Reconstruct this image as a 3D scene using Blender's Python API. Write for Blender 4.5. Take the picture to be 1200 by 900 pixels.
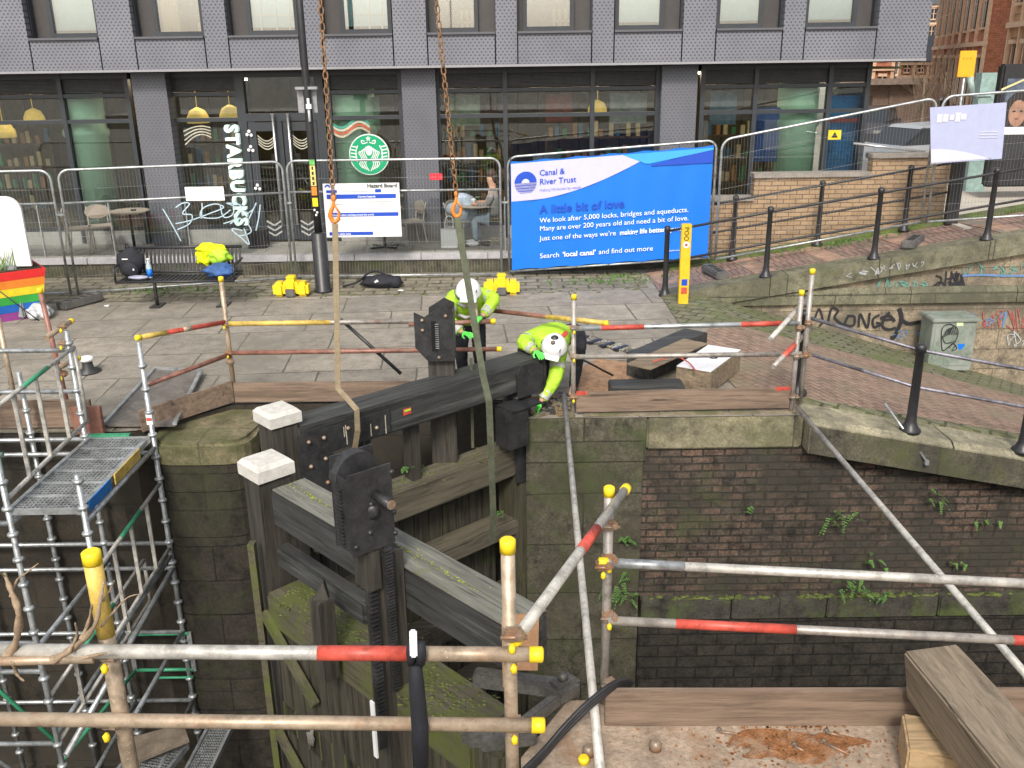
import bpy, bmesh, math, random
from mathutils import Vector, Matrix, noise
R = math.radians
random.seed(7)
for o in list(bpy.data.objects): bpy.data.objects.remove(o)
SC = bpy.context.scene
COL = SC.collection

# ------------------------------------------------------------------ camera, sky, sun, exposure
F = 1080.0; H = 3.55
_d = Vector((45, 3110, F)).normalized()            # world down in camera axes (x right, y down, z forward)
_Z = -_d
_Y = (Vector((0, 0, 1)) - _d * _d.z).normalized()
_X = _Y.cross(_Z)
def ray(px, py):
    v = Vector(((px-600)/F, (py-450)/F, 1))
    return Vector((v.dot(_X), v.dot(_Y), v.dot(_Z)))
CAM = Vector((0, 0, H))
def P(px, py, z=None, Y=None):
    r = ray(px, py)
    t = (z-H)/r.z if z is not None else Y/r.y
    return CAM + r*t
cam_d = bpy.data.cameras.new('camera'); cam = bpy.data.objects.new('camera', cam_d); COL.objects.link(cam)
SC.camera = cam
cam_d.sensor_fit = 'HORIZONTAL'; cam_d.sensor_width = 36; cam_d.lens = 36*F/1200
cam_d.clip_start = 0.05; cam_d.clip_end = 2000
def toW(v): return Vector((v.dot(_X), v.dot(_Y), v.dot(_Z)))
cx_, cy_, cz_ = toW(Vector((1,0,0))), toW(Vector((0,-1,0))), toW(Vector((0,0,-1)))
m = Matrix((cx_, cy_, cz_)).transposed().to_4x4(); m.translation = CAM
cam.matrix_world = m
SUN_EL, SUN_AZ = 42, 188          # azimuth measured clockwise from +Y (the view direction)
w = bpy.data.worlds.new('World'); SC.world = w; w.use_nodes = True
nt = w.node_tree; nt.nodes.clear()
sky = nt.nodes.new('ShaderNodeTexSky'); sky.sky_type = 'NISHITA'; sky.sun_disc = False
sky.sun_elevation = R(SUN_EL); sky.sun_rotation = R(SUN_AZ); sky.air_density = 1.6; sky.dust_density = 4
hs = nt.nodes.new('ShaderNodeHueSaturation'); hs.inputs['Saturation'].default_value = 0.42
bg = nt.nodes.new('ShaderNodeBackground'); bg.inputs[1].default_value = 0.115
wo = nt.nodes.new('ShaderNodeOutputWorld')
nt.links.new(sky.outputs[0], hs.inputs['Color']); nt.links.new(hs.outputs[0], bg.inputs[0]); nt.links.new(bg.outputs[0], wo.inputs[0])
sl = bpy.data.lights.new('sun', 'SUN'); sl.energy = 1.5; sl.angle = R(10); sl.color = (1, .93, .82)
so = bpy.data.objects.new('sun', sl); COL.objects.link(so)
sd = Vector((math.sin(R(SUN_AZ))*math.cos(R(SUN_EL)), math.cos(R(SUN_AZ))*math.cos(R(SUN_EL)), math.sin(R(SUN_EL))))
so.rotation_euler = sd.to_track_quat('Z', 'Y').to_euler(); so.location = (0, -10, 20)
SC.view_settings.view_transform = 'Standard'; SC.view_settings.look = 'None'
SC.view_settings.exposure = 0.78; SC.view_settings.gamma = 1

# ------------------------------------------------------------------ materials
MATS = {}
def newmat(name):
    m = bpy.data.materials.new(name); m.use_nodes = True
    n = m.node_tree.nodes; n.clear()
    out = n.new('ShaderNodeOutputMaterial'); b = n.new('ShaderNodeBsdfPrincipled')
    m.node_tree.links.new(b.outputs[0], out.inputs[0])
    return m, n, m.node_tree.links, b
def c4(c): return (c[0], c[1], c[2], 1)
def coords(n, l, plane=None, rot=0, kind='Object'):
    tc = n.new('ShaderNodeTexCoord'); src = tc.outputs[kind]
    if plane in ('xz', 'yz'):
        s = n.new('ShaderNodeSeparateXYZ'); c = n.new('ShaderNodeCombineXYZ')
        l.new(src, s.inputs[0]); l.new(s.outputs['X' if plane == 'xz' else 'Y'], c.inputs[0]); l.new(s.outputs['Z'], c.inputs[1])
        src = c.outputs[0]
    if rot:
        mp = n.new('ShaderNodeMapping'); mp.inputs['Rotation'].default_value = (0, 0, rot); l.new(src, mp.inputs[0]); src = mp.outputs[0]
    return src
def noise_n(n, l, src, scale, detail=4, rough=.6, dist=0):
    t = n.new('ShaderNodeTexNoise'); t.inputs['Scale'].default_value = scale; t.inputs['Detail'].default_value = detail
    t.inputs['Roughness'].default_value = rough; t.inputs['Distortion'].default_value = dist
    if src is not None: l.new(src, t.inputs['Vector'])
    return t.outputs['Fac']
def ramp(n, l, fac, stops):
    r = n.new('ShaderNodeValToRGB'); e = r.color_ramp.elements
    while len(e) < len(stops): e.new(.5)
    for k, (p, c) in enumerate(stops): e[k].position = p; e[k].color = c4(c) if not isinstance(c, (int, float)) else (c, c, c, 1)
    l.new(fac, r.inputs[0]); return r.outputs[0]
def mix(n, l, fac, a, b, mode='MIX'):
    x = n.new('ShaderNodeMix'); x.data_type = 'RGBA'; x.blend_type = mode
    if isinstance(fac, (int, float)): x.inputs[0].default_value = fac
    else: l.new(fac, x.inputs[0])
    for i, v in ((6, a), (7, b)):
        if isinstance(v, tuple): x.inputs[i].default_value = c4(v)
        else: l.new(v, x.inputs[i])
    return x.outputs[2]
def bump(n, l, b, h, strength=.3, dist=.01):
    u = n.new('ShaderNodeBump'); u.inputs['Strength'].default_value = strength; u.inputs['Distance'].default_value = dist
    l.new(h, u.inputs['Height']); l.new(u.outputs[0], b.inputs['Normal'])
def mat(name, col, rough=.6, metal=0, var=.25, scale=6, col2=None, patch=.5, bmp=.15, stretch=None, spec=.5, emit=None, seed_obj=False):
    if name in MATS: return MATS[name]
    m, n, l, b = newmat(name)
    src = coords(n, l)
    if stretch:
        mp = n.new('ShaderNodeMapping'); mp.inputs['Scale'].default_value = stretch; l.new(src, mp.inputs[0]); src = mp.outputs[0]
    f = noise_n(n, l, src, scale, 8, .72)
    lo = tuple(c*(1-var) for c in col); hi = tuple(min(1, c*(1+var)) for c in col)
    c = ramp(n, l, f, [(.36, lo), (.64, hi)])
    if var > .09: c = mix(n, l, 1.0, c, ramp(n, l, noise_n(n, l, src, scale*7, 4, .7), [(.36, 1-var*.7), (.64, 1+var*.35)]), 'MULTIPLY')
    if col2:
        f2 = noise_n(n, l, src, scale*.45, 6, .65)
        c = mix(n, l, ramp(n, l, f2, [(patch-.04, 0.0), (patch+.1, 1.0)]), c, tuple(col2))
    l.new(c, b.inputs['Base Color'])
    b.inputs['Roughness'].default_value = rough; b.inputs['Metallic'].default_value = metal
    b.inputs['Specular IOR Level'].default_value = spec
    if bmp: bump(n, l, b, noise_n(n, l, src, scale*6, 3), bmp, .01)
    if emit:
        b.inputs['Emission Color'].default_value = c4(emit[0]); b.inputs['Emission Strength'].default_value = emit[1]
    MATS[name] = m; return m
def brickmat(name, plane, bw, bh, c1, c2, mortar, msize=.01, rot=0, dirt=None, dirtp=.55, green=None, greenp=.6, vary=.2, rough=.85, off=.5, bstr=.5, zgreen=None):
    m, n, l, b = newmat(name)
    src = coords(n, l, plane, rot)
    raw = coords(n, l)
    wob = n.new('ShaderNodeTexNoise'); wob.inputs['Scale'].default_value = 3.5; l.new(raw, wob.inputs['Vector'])
    vm = n.new('ShaderNodeVectorMath'); vm.operation = 'SCALE'; vm.inputs[3].default_value = min(.35*bh*vary/.2, .022); l.new(wob.outputs['Color'], vm.inputs[0])
    va = n.new('ShaderNodeVectorMath'); va.operation = 'ADD'; l.new(src, va.inputs[0]); l.new(vm.outputs[0], va.inputs[1])
    t = n.new('ShaderNodeTexBrick'); l.new(va.outputs[0], t.inputs['Vector'])
    t.offset = off; t.inputs['Scale'].default_value = 1
    t.inputs['Color1'].default_value = c4(c1); t.inputs['Color2'].default_value = c4(c2); t.inputs['Mortar'].default_value = c4(mortar)
    t.inputs['Mortar Size'].default_value = msize; t.inputs['Mortar Smooth'].default_value = .3
    t.inputs['Brick Width'].default_value = bw; t.inputs['Row Height'].default_value = bh
    c = t.outputs['Color']
    f = noise_n(n, l, raw, 5, 8, .75)
    c = mix(n, l, 1.0, c, ramp(n, l, f, [(.34, 1-vary*1.7), (.5, 1.0), (.66, 1+vary)]), 'MULTIPLY')
    c = mix(n, l, 1.0, c, ramp(n, l, noise_n(n, l, raw, 38, 4, .7), [(.36, 1-vary*.9), (.64, 1+vary*.5)]), 'MULTIPLY')
    if dirt: c = mix(n, l, ramp(n, l, noise_n(n, l, raw, .9, 8, .7), [(dirtp-.1, 0.0), (dirtp+.1, .9)]), c, dirt)
    if green: c = mix(n, l, ramp(n, l, noise_n(n, l, raw, 1.3, 8, .75, .3), [(greenp-.05, 0.0), (greenp+.12, .85)]), c, green)
    if zgreen:   # (z centre, half thickness, colour): growth along a ledge or coping
        s = n.new('ShaderNodeSeparateXYZ'); l.new(raw, s.inputs[0])
        a = n.new('ShaderNodeMath'); a.operation = 'SUBTRACT'; a.inputs[1].default_value = zgreen[0]; l.new(s.outputs['Z'], a.inputs[0])
        q = n.new('ShaderNodeMath'); q.operation = 'ABSOLUTE'; l.new(a.outputs[0], q.inputs[0])
        nn = n.new('ShaderNodeMath'); nn.operation = 'MULTIPLY_ADD'; l.new(noise_n(n, l, raw, 3, 6, .7), nn.inputs[0]); nn.inputs[1].default_value = zgreen[1]*3; l.new(q.outputs[0], nn.inputs[2])
        k = n.new('ShaderNodeMath'); k.operation = 'DIVIDE'; k.inputs[1].default_value = zgreen[1]*4; l.new(nn.outputs[0], k.inputs[0])
        c = mix(n, l, ramp(n, l, k.outputs[0], [(.4, .9), (.62, 0.0)]), c, zgreen[2])
    l.new(c, b.inputs['Base Color']); b.inputs['Roughness'].default_value = rough
    hh = mix(n, l, .35, t.outputs['Fac'], f, 'SUBTRACT')
    inv = n.new('ShaderNodeInvert'); l.new(t.outputs['Fac'], inv.inputs[1])
    mm = mix(n, l, .3, inv.outputs[0], f)
    bump(n, l, b, mm, bstr, .02)
    MATS[name] = m; return m
def perfmat(name='perforated_cladding', dotc=(.06,.06,.075), k=1.0):
    m, n, l, b = newmat(name)
    tc = coords(n, l); s = n.new('ShaderNodeSeparateXYZ'); l.new(tc, s.inputs[0])
    def M(op, a, b_=None, c_=None):
        x = n.new('ShaderNodeMath'); x.operation = op
        for i, v in enumerate((a, b_, c_)):
            if v is None: continue
            if isinstance(v, (int, float)): x.inputs[i].default_value = v
            else: l.new(v, x.inputs[i])
        return x.outputs[0]
    pw, ph = .075, .052
    row = M('FLOOR', M('DIVIDE', s.outputs['Z'], ph))
    odd = M('MULTIPLY', M('MODULO', M('ABSOLUTE', row), 2), .5)
    fx = M('SUBTRACT', M('FRACT', M('ADD', M('DIVIDE', s.outputs['X'], pw), odd)), .5)
    fz = M('SUBTRACT', M('FRACT', M('DIVIDE', s.outputs['Z'], ph)), .5)
    dx = M('MULTIPLY', fx, pw); dz = M('MULTIPLY', fz, ph)
    dd = M('SQRT', M('ADD', M('MULTIPLY', dx, dx), M('MULTIPLY', M('MULTIPLY', dz, dz), 1.4)))
    f = ramp(n, l, M('MULTIPLY', dd, 20), [(.24, 1.0), (.42, 0.0)])
    base = ramp(n, l, noise_n(n, l, tc, 1.2, 5), [(.3, tuple(k*x for x in (.148, .153, .182))), (.7, tuple(k*x for x in (.2, .206, .238)))])
    c = mix(n, l, f, base, dotc)
    l.new(c, b.inputs['Base Color']); b.inputs['Roughness'].default_value = .55; b.inputs['Metallic'].default_value = .15
    MATS[name] = m; return m
def glassmat(name, tint=(.8, .85, .85), boost=1.0, rough=.02, base=.04):
    m, n, l, b = newmat(name); n.remove(b)
    out = [x for x in n if x.type == 'OUTPUT_MATERIAL'][0]
    tr = n.new('ShaderNodeBsdfTransparent'); tr.inputs[0].default_value = c4(tint)
    gl = n.new('ShaderNodeBsdfGlossy'); gl.inputs['Roughness'].default_value = rough
    fr = n.new('ShaderNodeFresnel'); fr.inputs[0].default_value = 1.5
    mu = n.new('ShaderNodeMath'); mu.operation = 'MULTIPLY_ADD'; mu.inputs[1].default_value = boost; mu.inputs[2].default_value = base
    l.new(fr.outputs[0], mu.inputs[0])
    mx = n.new('ShaderNodeMixShader'); l.new(mu.outputs[0], mx.inputs[0]); l.new(tr.outputs[0], mx.inputs[1]); l.new(gl.outputs[0], mx.inputs[2])
    l.new(mx.outputs[0], out.inputs[0]); MATS[name] = m; return m
def woodmat(name, col, var=.3, axis='x', moss=None, mossp=.55, rough=.8, wear=None, wearp=.6, ang=0):
    m, n, l, b = newmat(name)
    src = coords(n, l)
    if ang:
        r0 = n.new('ShaderNodeMapping'); r0.inputs['Rotation'].default_value = (0, 0, -ang); l.new(src, r0.inputs[0]); src = r0.outputs[0]
    mp = n.new('ShaderNodeMapping'); sc = {'x': (1, 14, 14), 'y': (14, 1, 14), 'z': (14, 14, 1)}[axis]
    mp.inputs['Scale'].default_value = sc; l.new(src, mp.inputs[0])
    g = noise_n(n, l, mp.outputs[0], 1.6, 8, .7, .5)
    c = ramp(n, l, g, [(.34, tuple(x*(1-var*1.3) for x in col)), (.5, col), (.66, tuple(x*(1+var) for x in col))])
    if wear: c = mix(n, l, ramp(n, l, noise_n(n, l, mp.outputs[0], .7, 8, .7), [(wearp-.05, 0.0), (wearp+.12, .9)]), c, wear)
    crk = n.new('ShaderNodeMapping'); crk.inputs['Scale'].default_value = {'x': (.6, 26, 26), 'y': (26, .6, 26), 'z': (26, 26, .6)}[axis]; l.new(src, crk.inputs[0])
    c = mix(n, l, ramp(n, l, noise_n(n, l, crk.outputs[0], 1.1, 5, .6, .8), [(.33, .85), (.38, 0.0)]), c, tuple(x*.25 for x in col))
    if moss: c = mix(n, l, ramp(n, l, noise_n(n, l, src, 2.6, 8, .75), [(mossp-.05, 0.0), (mossp+.08, .95)]), c, moss)
    l.new(c, b.inputs['Base Color']); b.inputs['Roughness'].default_value = rough
    bump(n, l, b, g, .5, .01)
    MATS[name] = m; return m
def tubemat(name, base, bands, axis_scale=1.0, rust=(.25, .12, .06), rustp=.62, rough=.45, metal=.35):
    """scaffold tube: base metal, mottled; bands are long-wave colour patches of worn paint"""
    m, n, l, b = newmat(name)
    src = coords(n, l)
    f = noise_n(n, l, src, 9, 6, .7)
    c = ramp(n, l, f, [(.36, tuple(x*.6 for x in base)), (.5, base), (.64, tuple(min(1, x*1.25) for x in base))])
    mp = n.new('ShaderNodeMapping'); mp.inputs['Scale'].default_value = (1, 1, 1); l.new(src, mp.inputs[0])
    c = mix(n, l, ramp(n, l, noise_n(n, l, mp.outputs[0], 55, 5, .75), [(.6, 0.0), (.66, .7)]), c, tuple(min(1, x*1.5+.05) for x in base))
    c = mix(n, l, ramp(n, l, noise_n(n, l, mp.outputs[0], 30, 6, .8), [(.62, 0.0), (.67, .8)]), c, tuple(x*.35 for x in base))
    c = mix(n, l, ramp(n, l, noise_n(n, l, src, 3.5, 8, .75), [(rustp-.05, 0.0), (rustp+.08, .8)]), c, rust)
    l.new(c, b.inputs['Base Color']); b.inputs['Roughness'].default_value = rough; b.inputs['Metallic'].default_value = metal
    bump(n, l, b, f, .1, .004)
    MATS[name] = m; return m

perf = perfmat(); perf2 = perfmat('column_cladding', (.085,.085,.1), .72)
M_galv = tubemat('galvanised_tube', (.42, .44, .45), None, rust=(.3, .29, .27), rustp=.7, rough=.38, metal=.6)
M_tan = tubemat('tan_weathered_tube', (.42, .33, .24), None, rust=(.36, .2, .12), rustp=.58)
M_grey = tubemat('grey_weathered_tube', (.36, .33, .3), None, rust=(.26, .15, .1), rustp=.6)
M_white = tubemat('pale_aluminium_tube', (.5, .48, .44), None, rust=(.4, .36, .3), rustp=.68, metal=.3)
M_rust = tubemat('red_brown_tube', (.26, .12, .09), None, rust=(.34, .26, .2), rustp=.6, metal=.1)
M_redp = tubemat('red_paint_band', (.52, .08, .055), None, rust=(.4, .2, .15), rustp=.68, metal=0)
M_yelp = tubemat('yellow_paint_band', (.6, .42, .1), None, rust=(.45, .3, .12), rustp=.6, metal=0)
M_cap = mat('yellow_plastic', (.85, .62, .02), .4, var=.06)
M_coup = tubemat('coupler_steel', (.3, .25, .2), None, rust=(.35, .17, .08), rustp=.5)
M_green = mat('green_painted_steel', (.05, .3, .16), .5, var=.2)
M_black = mat('black_paint', (.026, .026, .029), .4, var=.25)
M_blackg = mat('black_steel_worn', (.032, .032, .034), .45, var=.4, col2=(.07, .06, .055), patch=.66)
AN, AF = math.atan2(-1.86, 1.79), math.atan2(1.86, 2.07)
M_tar = woodmat('tarred_timber', (.042, .043, .042), .5, 'x', wear=(.12, .125, .115), wearp=.6, rough=.6)
M_oak = woodmat('grey_weathered_oak', (.17, .175, .15), .3, 'x', moss=(.22, .23, .05), mossp=.68)
M_gate = woodmat('wet_gate_timber', (.06, .052, .038), .5, 'x', moss=(.05, .065, .015), mossp=.62)
M_tarN = woodmat('tarred_timber_near', (.042, .043, .042), .5, 'x', wear=(.12, .125, .115), wearp=.6, rough=.6, ang=AN)
M_tarF = woodmat('tarred_timber_far', (.042, .043, .042), .5, 'x', wear=(.12, .125, .115), wearp=.6, rough=.6, ang=AF)
M_oakN = woodmat('weathered_oak_top', (.165, .165, .14), .4, 'x', moss=(.13, .14, .05), mossp=.64, wear=(.09, .09, .08), wearp=.57, ang=AN)
M_gatez = woodmat('wet_vertical_planks', (.048, .042, .03), .6, 'z', moss=(.045, .055, .015), mossp=.58)
M_mossy = woodmat('mossy_timber', (.085, .075, .05), .4, 'x', moss=(.085, .1, .022), mossp=.5, ang=AN)
M_board = woodmat('toe_board_timber', (.21, .15, .11), .35, 'x', wear=(.12, .085, .06), wearp=.56)
M_fresh = woodmat('sawn_timber', (.42, .3, .17), .25, 'x')
M_baulk = woodmat('brown_baulk_timber', (.24, .185, .125), .35, 'x', wear=(.13, .1, .07), wearp=.58)
M_whitecap = mat('white_painted_timber', (.6, .58, .54), .6, var=.14, scale=14, col2=(.45, .44, .38), patch=.62)
M_stone = mat('coping_stone', (.22, .19, .13), .85, var=.3, scale=3, col2=(.13, .13, .06), patch=.55, bmp=.5)
M_stone_g = mat('mossy_stone', (.15, .14, .09), .9, var=.4, scale=3, col2=(.08, .095, .03), patch=.5, bmp=.6)
M_conc = mat('pale_concrete', (.36, .35, .33), .8, var=.12, scale=4)
M_white_pl = mat('white_plastic', (.8, .8, .82), .35, var=.04)
M_rubber = mat('grey_rubber', (.12, .115, .11), .85, var=.25)
M_dgrey = mat('dark_grey_frame', (.035, .04, .048), .4, var=.1)
M_hivis = mat('hi_vis_fabric', (.42, .7, .04), .7, var=.12, scale=9)
M_silver = mat('reflective_tape', (.42, .42, .4), .4, var=.08)
M_navy = mat('navy_black_fabric', (.014, .015, .022), .8, var=.3)
M_skin = mat('skin', (.5, .29, .2), .6, var=.06)
M_orange = mat('orange_painted_steel', (.8, .24, .03), .45, var=.2, col2=(.45, .12, .03), patch=.62)
M_chain = mat('rusty_chain', (.3, .17, .09), .6, metal=.4, var=.35, scale=20)
M_glove = mat('green_glove', (.12, .75, .1), .6, var=.08)
M_alum = mat('bright_steel', (.6, .6, .6), .25, metal=.8, var=.06)

# ------------------------------------------------------------------ mesh helpers
def V(*a): return Vector(a)
class MB:
    def __init__(s): s.b = bmesh.new(); s.mats = []
    def mi(s, m):
        if m not in s.mats: s.mats.append(m)
        return s.mats.index(m)
    def _tag(s, before, m):
        if m is None: return
        i = s.mi(m)
        for f in list(s.b.faces)[before:]: f.material_index = i
    def face(s, pts, m=None):
        k = len(s.b.faces); s.b.faces.new([s.b.verts.new(p) for p in pts]); s._tag(k, m)
    def box(s, c, size, ax=None, m=None, bev=0):
        """c centre, size (a,b,c), ax three axis vectors"""
        k = len(s.b.faces)
        X, Y, Z = ax or (V(1,0,0), V(0,1,0), V(0,0,1))
        c = Vector(c); h = [q/2 for q in size]
        vs = [s.b.verts.new(c + X*(i*h[0]) + Y*(j*h[1]) + Z*(q*h[2])) for q in (-1,1) for j in (-1,1) for i in (-1,1)]
        fs = []
        for q in ((0,2,3,1), (4,5,7,6), (0,1,5,4), (2,6,7,3), (0,4,6,2), (1,3,7,5)): fs.append(s.b.faces.new([vs[i] for i in q]))
        if bev:
            es = list({e for f in fs for e in f.edges})
            bmesh.ops.bevel(s.b, geom=es, offset=bev, segments=2, affect='EDGES')
        s._tag(k, m)
    def bar(s, a, b, w, h, m=None, up=V(0,0,1), bev=0):
        a, b = Vector(a), Vector(b); d = b-a; L = d.length; d.normalize()
        sd = d.cross(up)
        if sd.length < 1e-4: sd = d.cross(V(0,1,0))
        sd.normalize(); u = sd.cross(d).normalized()
        s.box((a+b)/2, (L, w, h), (d, sd, u), m, bev)
    def tube(s, pts, r, m=None, seg=8, caps=True, closed=False):
        k = len(s.b.faces)
        pts = [Vector(p) for p in pts]; n = len(pts)
        rs = r if isinstance(r, (list, tuple)) else [r]*n
        rings = []; prev = None
        for i in range(n):
            if closed: d = (pts[(i+1) % n]-pts[i-1])
            else: d = pts[min(i+1, n-1)]-pts[max(i-1, 0)]
            d.normalize()
            if prev is None:
                a = d.cross(V(0,0,1))
                if a.length < .05: a = d.cross(V(1,0,0))
            else: a = prev - d*prev.dot(d)
            a.normalize(); prev = a; c = d.cross(a)
            rings.append([s.b.verts.new(pts[i] + (a*math.cos(t)+c*math.sin(t))*rs[i]) for t in [2*math.pi*j/seg for j in range(seg)]])
        for i in range(n if closed else n-1):
            A, B = rings[i], rings[(i+1) % n]
            for j in range(seg):
                f = s.b.faces.new((A[j], A[(j+1) % seg], B[(j+1) % seg], B[j])); f.smooth = True
        if caps and not closed:
            s.b.faces.new(rings[0][::-1]); s.b.faces.new(rings[-1])
        s._tag(k, m)
    def prism(s, poly, d, m=None):
        """poly: list of 3D points, extruded by vector d"""
        k = len(s.b.faces); d = Vector(d)
        a = [s.b.verts.new(p) for p in poly]; b = [s.b.verts.new(Vector(p)+d) for p in poly]
        s.b.faces.new(a); s.b.faces.new(b[::-1])
        for i in range(len(a)): s.b.faces.new((a[i], b[i], b[(i+1) % len(a)], a[(i+1) % len(a)]))
        s._tag(k, m)
    def lathe(s, c, prof, m=None, seg=20, ax=None):
        k = len(s.b.faces); X, Y, Z = ax or (V(1,0,0), V(0,1,0), V(0,0,1)); c = Vector(c); rings = []
        for (r, z) in prof:
            rings.append([s.b.verts.new(c + X*r*math.cos(t)+Y*r*math.sin(t)+Z*z) for t in [2*math.pi*j/seg for j in range(seg)]])
        for A, B in zip(rings, rings[1:]):
            for j in range(seg):
                f = s.b.faces.new((A[j], A[(j+1) % seg], B[(j+1) % seg], B[j])); f.smooth = True
        s.b.faces.new(rings[0][::-1]); s.b.faces.new(rings[-1])
        s._tag(k, m)
    def blob(s, c, r, m=None, sub=2, jit=.15, seed=0):
        k = len(s.b.faces)
        q = bmesh.ops.create_icosphere(s.b, subdivisions=sub, radius=1)
        for v in q['verts']:
            n_ = noise.noise(v.co*1.7 + V(seed*3.1, seed, 0))*jit
            v.co = Vector(c) + Vector((v.co.x*r[0], v.co.y*r[1], v.co.z*r[2]))*(1+n_)
        for f in list(s.b.faces)[k:]: f.smooth = True
        s._tag(k, m)
    def build(s, name, m=None, parent=None, fix=True):
        if fix: bmesh.ops.recalc_face_normals(s.b, faces=s.b.faces)
        me = bpy.data.meshes.new(name); s.b.to_mesh(me); s.b.free()
        if parent is not None: me.transform(Matrix.Translation(-world_loc(parent)))
        if s.mats:
            for q in s.mats: me.materials.append(q)
        elif m: me.materials.append(m)
        return link(name, me, parent)
def world_loc(o):
    v = Vector(o.location)
    while o.parent: o = o.parent; v += Vector(o.location)
    return v
def link(name, me, parent=None):
    o = bpy.data.objects.new(name, me); COL.objects.link(o)
    if parent is not None: o.parent = parent
    return o
def setbase(o):
    """move a top-level mesh's origin to its base centre"""
    me = o.data; xs = [v.co for v in me.vertices]
    c = Vector(((min(v.x for v in xs)+max(v.x for v in xs))/2, (min(v.y for v in xs)+max(v.y for v in xs))/2, min(v.z for v in xs)))
    return c
def tag(o, label, cat, group=None, kind=None):
    if label: o['label'] = label
    if cat: o['category'] = cat
    if group: o['group'] = group
    if kind: o['kind'] = kind
    return o
def thing(name, loc, label, cat, group=None):
    o = bpy.data.objects.new(name, None); COL.objects.link(o); o.location = Vector(loc); o.empty_display_size = .2
    return tag(o, label, cat, group)
def struct(name, mb, m=None, cat=None, label=None):
    o = mb.build(name, m); o['kind'] = 'structure'; return o
def copytree(o, parent=None):
    c = o.copy(); COL.objects.link(c)
    if parent is not None: c.parent = parent
    for ch in [x for x in bpy.data.objects if x.parent == o]: copytree(ch, c)
    return c
def text(body, size, org, u, v, m, parent, name, bold=0, align='LEFT', ex=.002, sx=1.0, space=1.0, fit=None):
    cu = bpy.data.curves.new(name, 'FONT'); cu.body = body; cu.size = size; cu.align_x = align; cu.extrude = ex/ size*size; cu.offset = bold; cu.space_character = space
    cu.resolution_u = 3
    t = bpy.data.objects.new(name, cu); COL.objects.link(t)
    bpy.context.view_layer.update()
    me = bpy.data.meshes.new_from_object(t.evaluated_get(bpy.context.evaluated_depsgraph_get()))
    bpy.data.objects.remove(t); bpy.data.curves.remove(cu)
    if fit:
        xs_ = [q_.co.x for q_ in me.vertices]; sx = fit/(max(xs_)-min(xs_))
    u, v = Vector(u).normalized(), Vector(v).normalized(); n_ = u.cross(v)
    M4 = Matrix((u*sx, v, n_)).transposed().to_4x4(); M4.translation = Vector(org)
    me.transform(M4)
    if parent is not None: me.transform(Matrix.Translation(-world_loc(parent)))
    me.materials.clear(); me.materials.append(m); me.name = name
    return link(name, me, parent)
def skin(name, nodes, edges, m, parent, sub=2, fold=0):
    """nodes {key:(pos, radius)}; grows one continuous surface"""
    keys = list(nodes); off = world_loc(parent) if parent else V(0,0,0)
    me = bpy.data.meshes.new(name)
    me.from_pydata([tuple(Vector(nodes[k][0])-off) for k in keys], [(keys.index(a), keys.index(b)) for a, b in edges], [])
    o = bpy.data.objects.new(name, me); COL.objects.link(o)
    md = o.modifiers.new('s', 'SKIN'); md.use_smooth_shade = True
    for i, k in enumerate(keys):
        r = nodes[k][1]; r = r if isinstance(r, tuple) else (r, r)
        me.skin_vertices[0].data[i].radius = r
        me.skin_vertices[0].data[i].use_root = (i == 0)
    o.modifiers.new('u', 'SUBSURF').levels = sub
    bpy.context.view_layer.update()
    e = bpy.data.meshes.new_from_object(o.evaluated_get(bpy.context.evaluated_depsgraph_get()))
    bpy.data.objects.remove(o)
    e.name = name; e.materials.clear(); e.materials.append(m)
    if fold:
        e.calc_normals_split() if hasattr(e, 'calc_normals_split') else None
        ns = [v.normal.copy() for v in e.vertices]
        for v, nn in zip(e.vertices, ns):
            q_ = v.co
            f_ = noise.noise(V(q_.x*14+3, q_.y*14, q_.z*22)) + .6*noise.noise(V(q_.x*33, q_.y*33+5, q_.z*40))
            v.co = q_ + nn*fold*(1-2*abs(f_))
    for p in e.polygons: p.use_smooth = True
    return link(name, e, parent)
def lerp(a, b, t): return a + (b-a)*t
#SECTIONS
# ------------------------------------------------------------------ ground, lock, walls
def zg(x, y=9.0): return -(.19+.11*min(1, max(0, (y-9)/5.2)))*max(0, x-3.1)
def sheet(pts, z=None):
    mb = MB(); mb.face([V(x, y, (zg(x, y) if z is None else z)) for x, y in pts]); return mb
flag = brickmat('flagstones', None, 1.2, .95, (.33,.295,.245), (.25,.225,.19), (.1,.09,.065), .014, rot=R(-4), dirt=(.18,.165,.135), dirtp=.54, vary=.2, off=.37, bstr=.35)
sett = brickmat('setts', None, .42, .24, (.27,.24,.18), (.2,.175,.13), (.09,.085,.05), .02, vary=.3, bstr=.8, green=(.13,.14,.06), greenp=.6)
paver = brickmat('pink_pavers', None, .21, .105, (.32,.215,.16), (.25,.17,.13), (.13,.10,.075), .009, rot=R(62), dirt=(.2,.19,.12), dirtp=.6, vary=.22)
mossypaver = brickmat('mossy_pavers', None, .3, .2, (.2,.19,.13), (.16,.15,.1), (.06,.07,.03), .02, rot=R(30), green=(.12,.14,.05), greenp=.5, vary=.3)
asph = mat('asphalt', (.2,.195,.185), .9, scale=3, var=.15)
EY = 9.7
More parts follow.
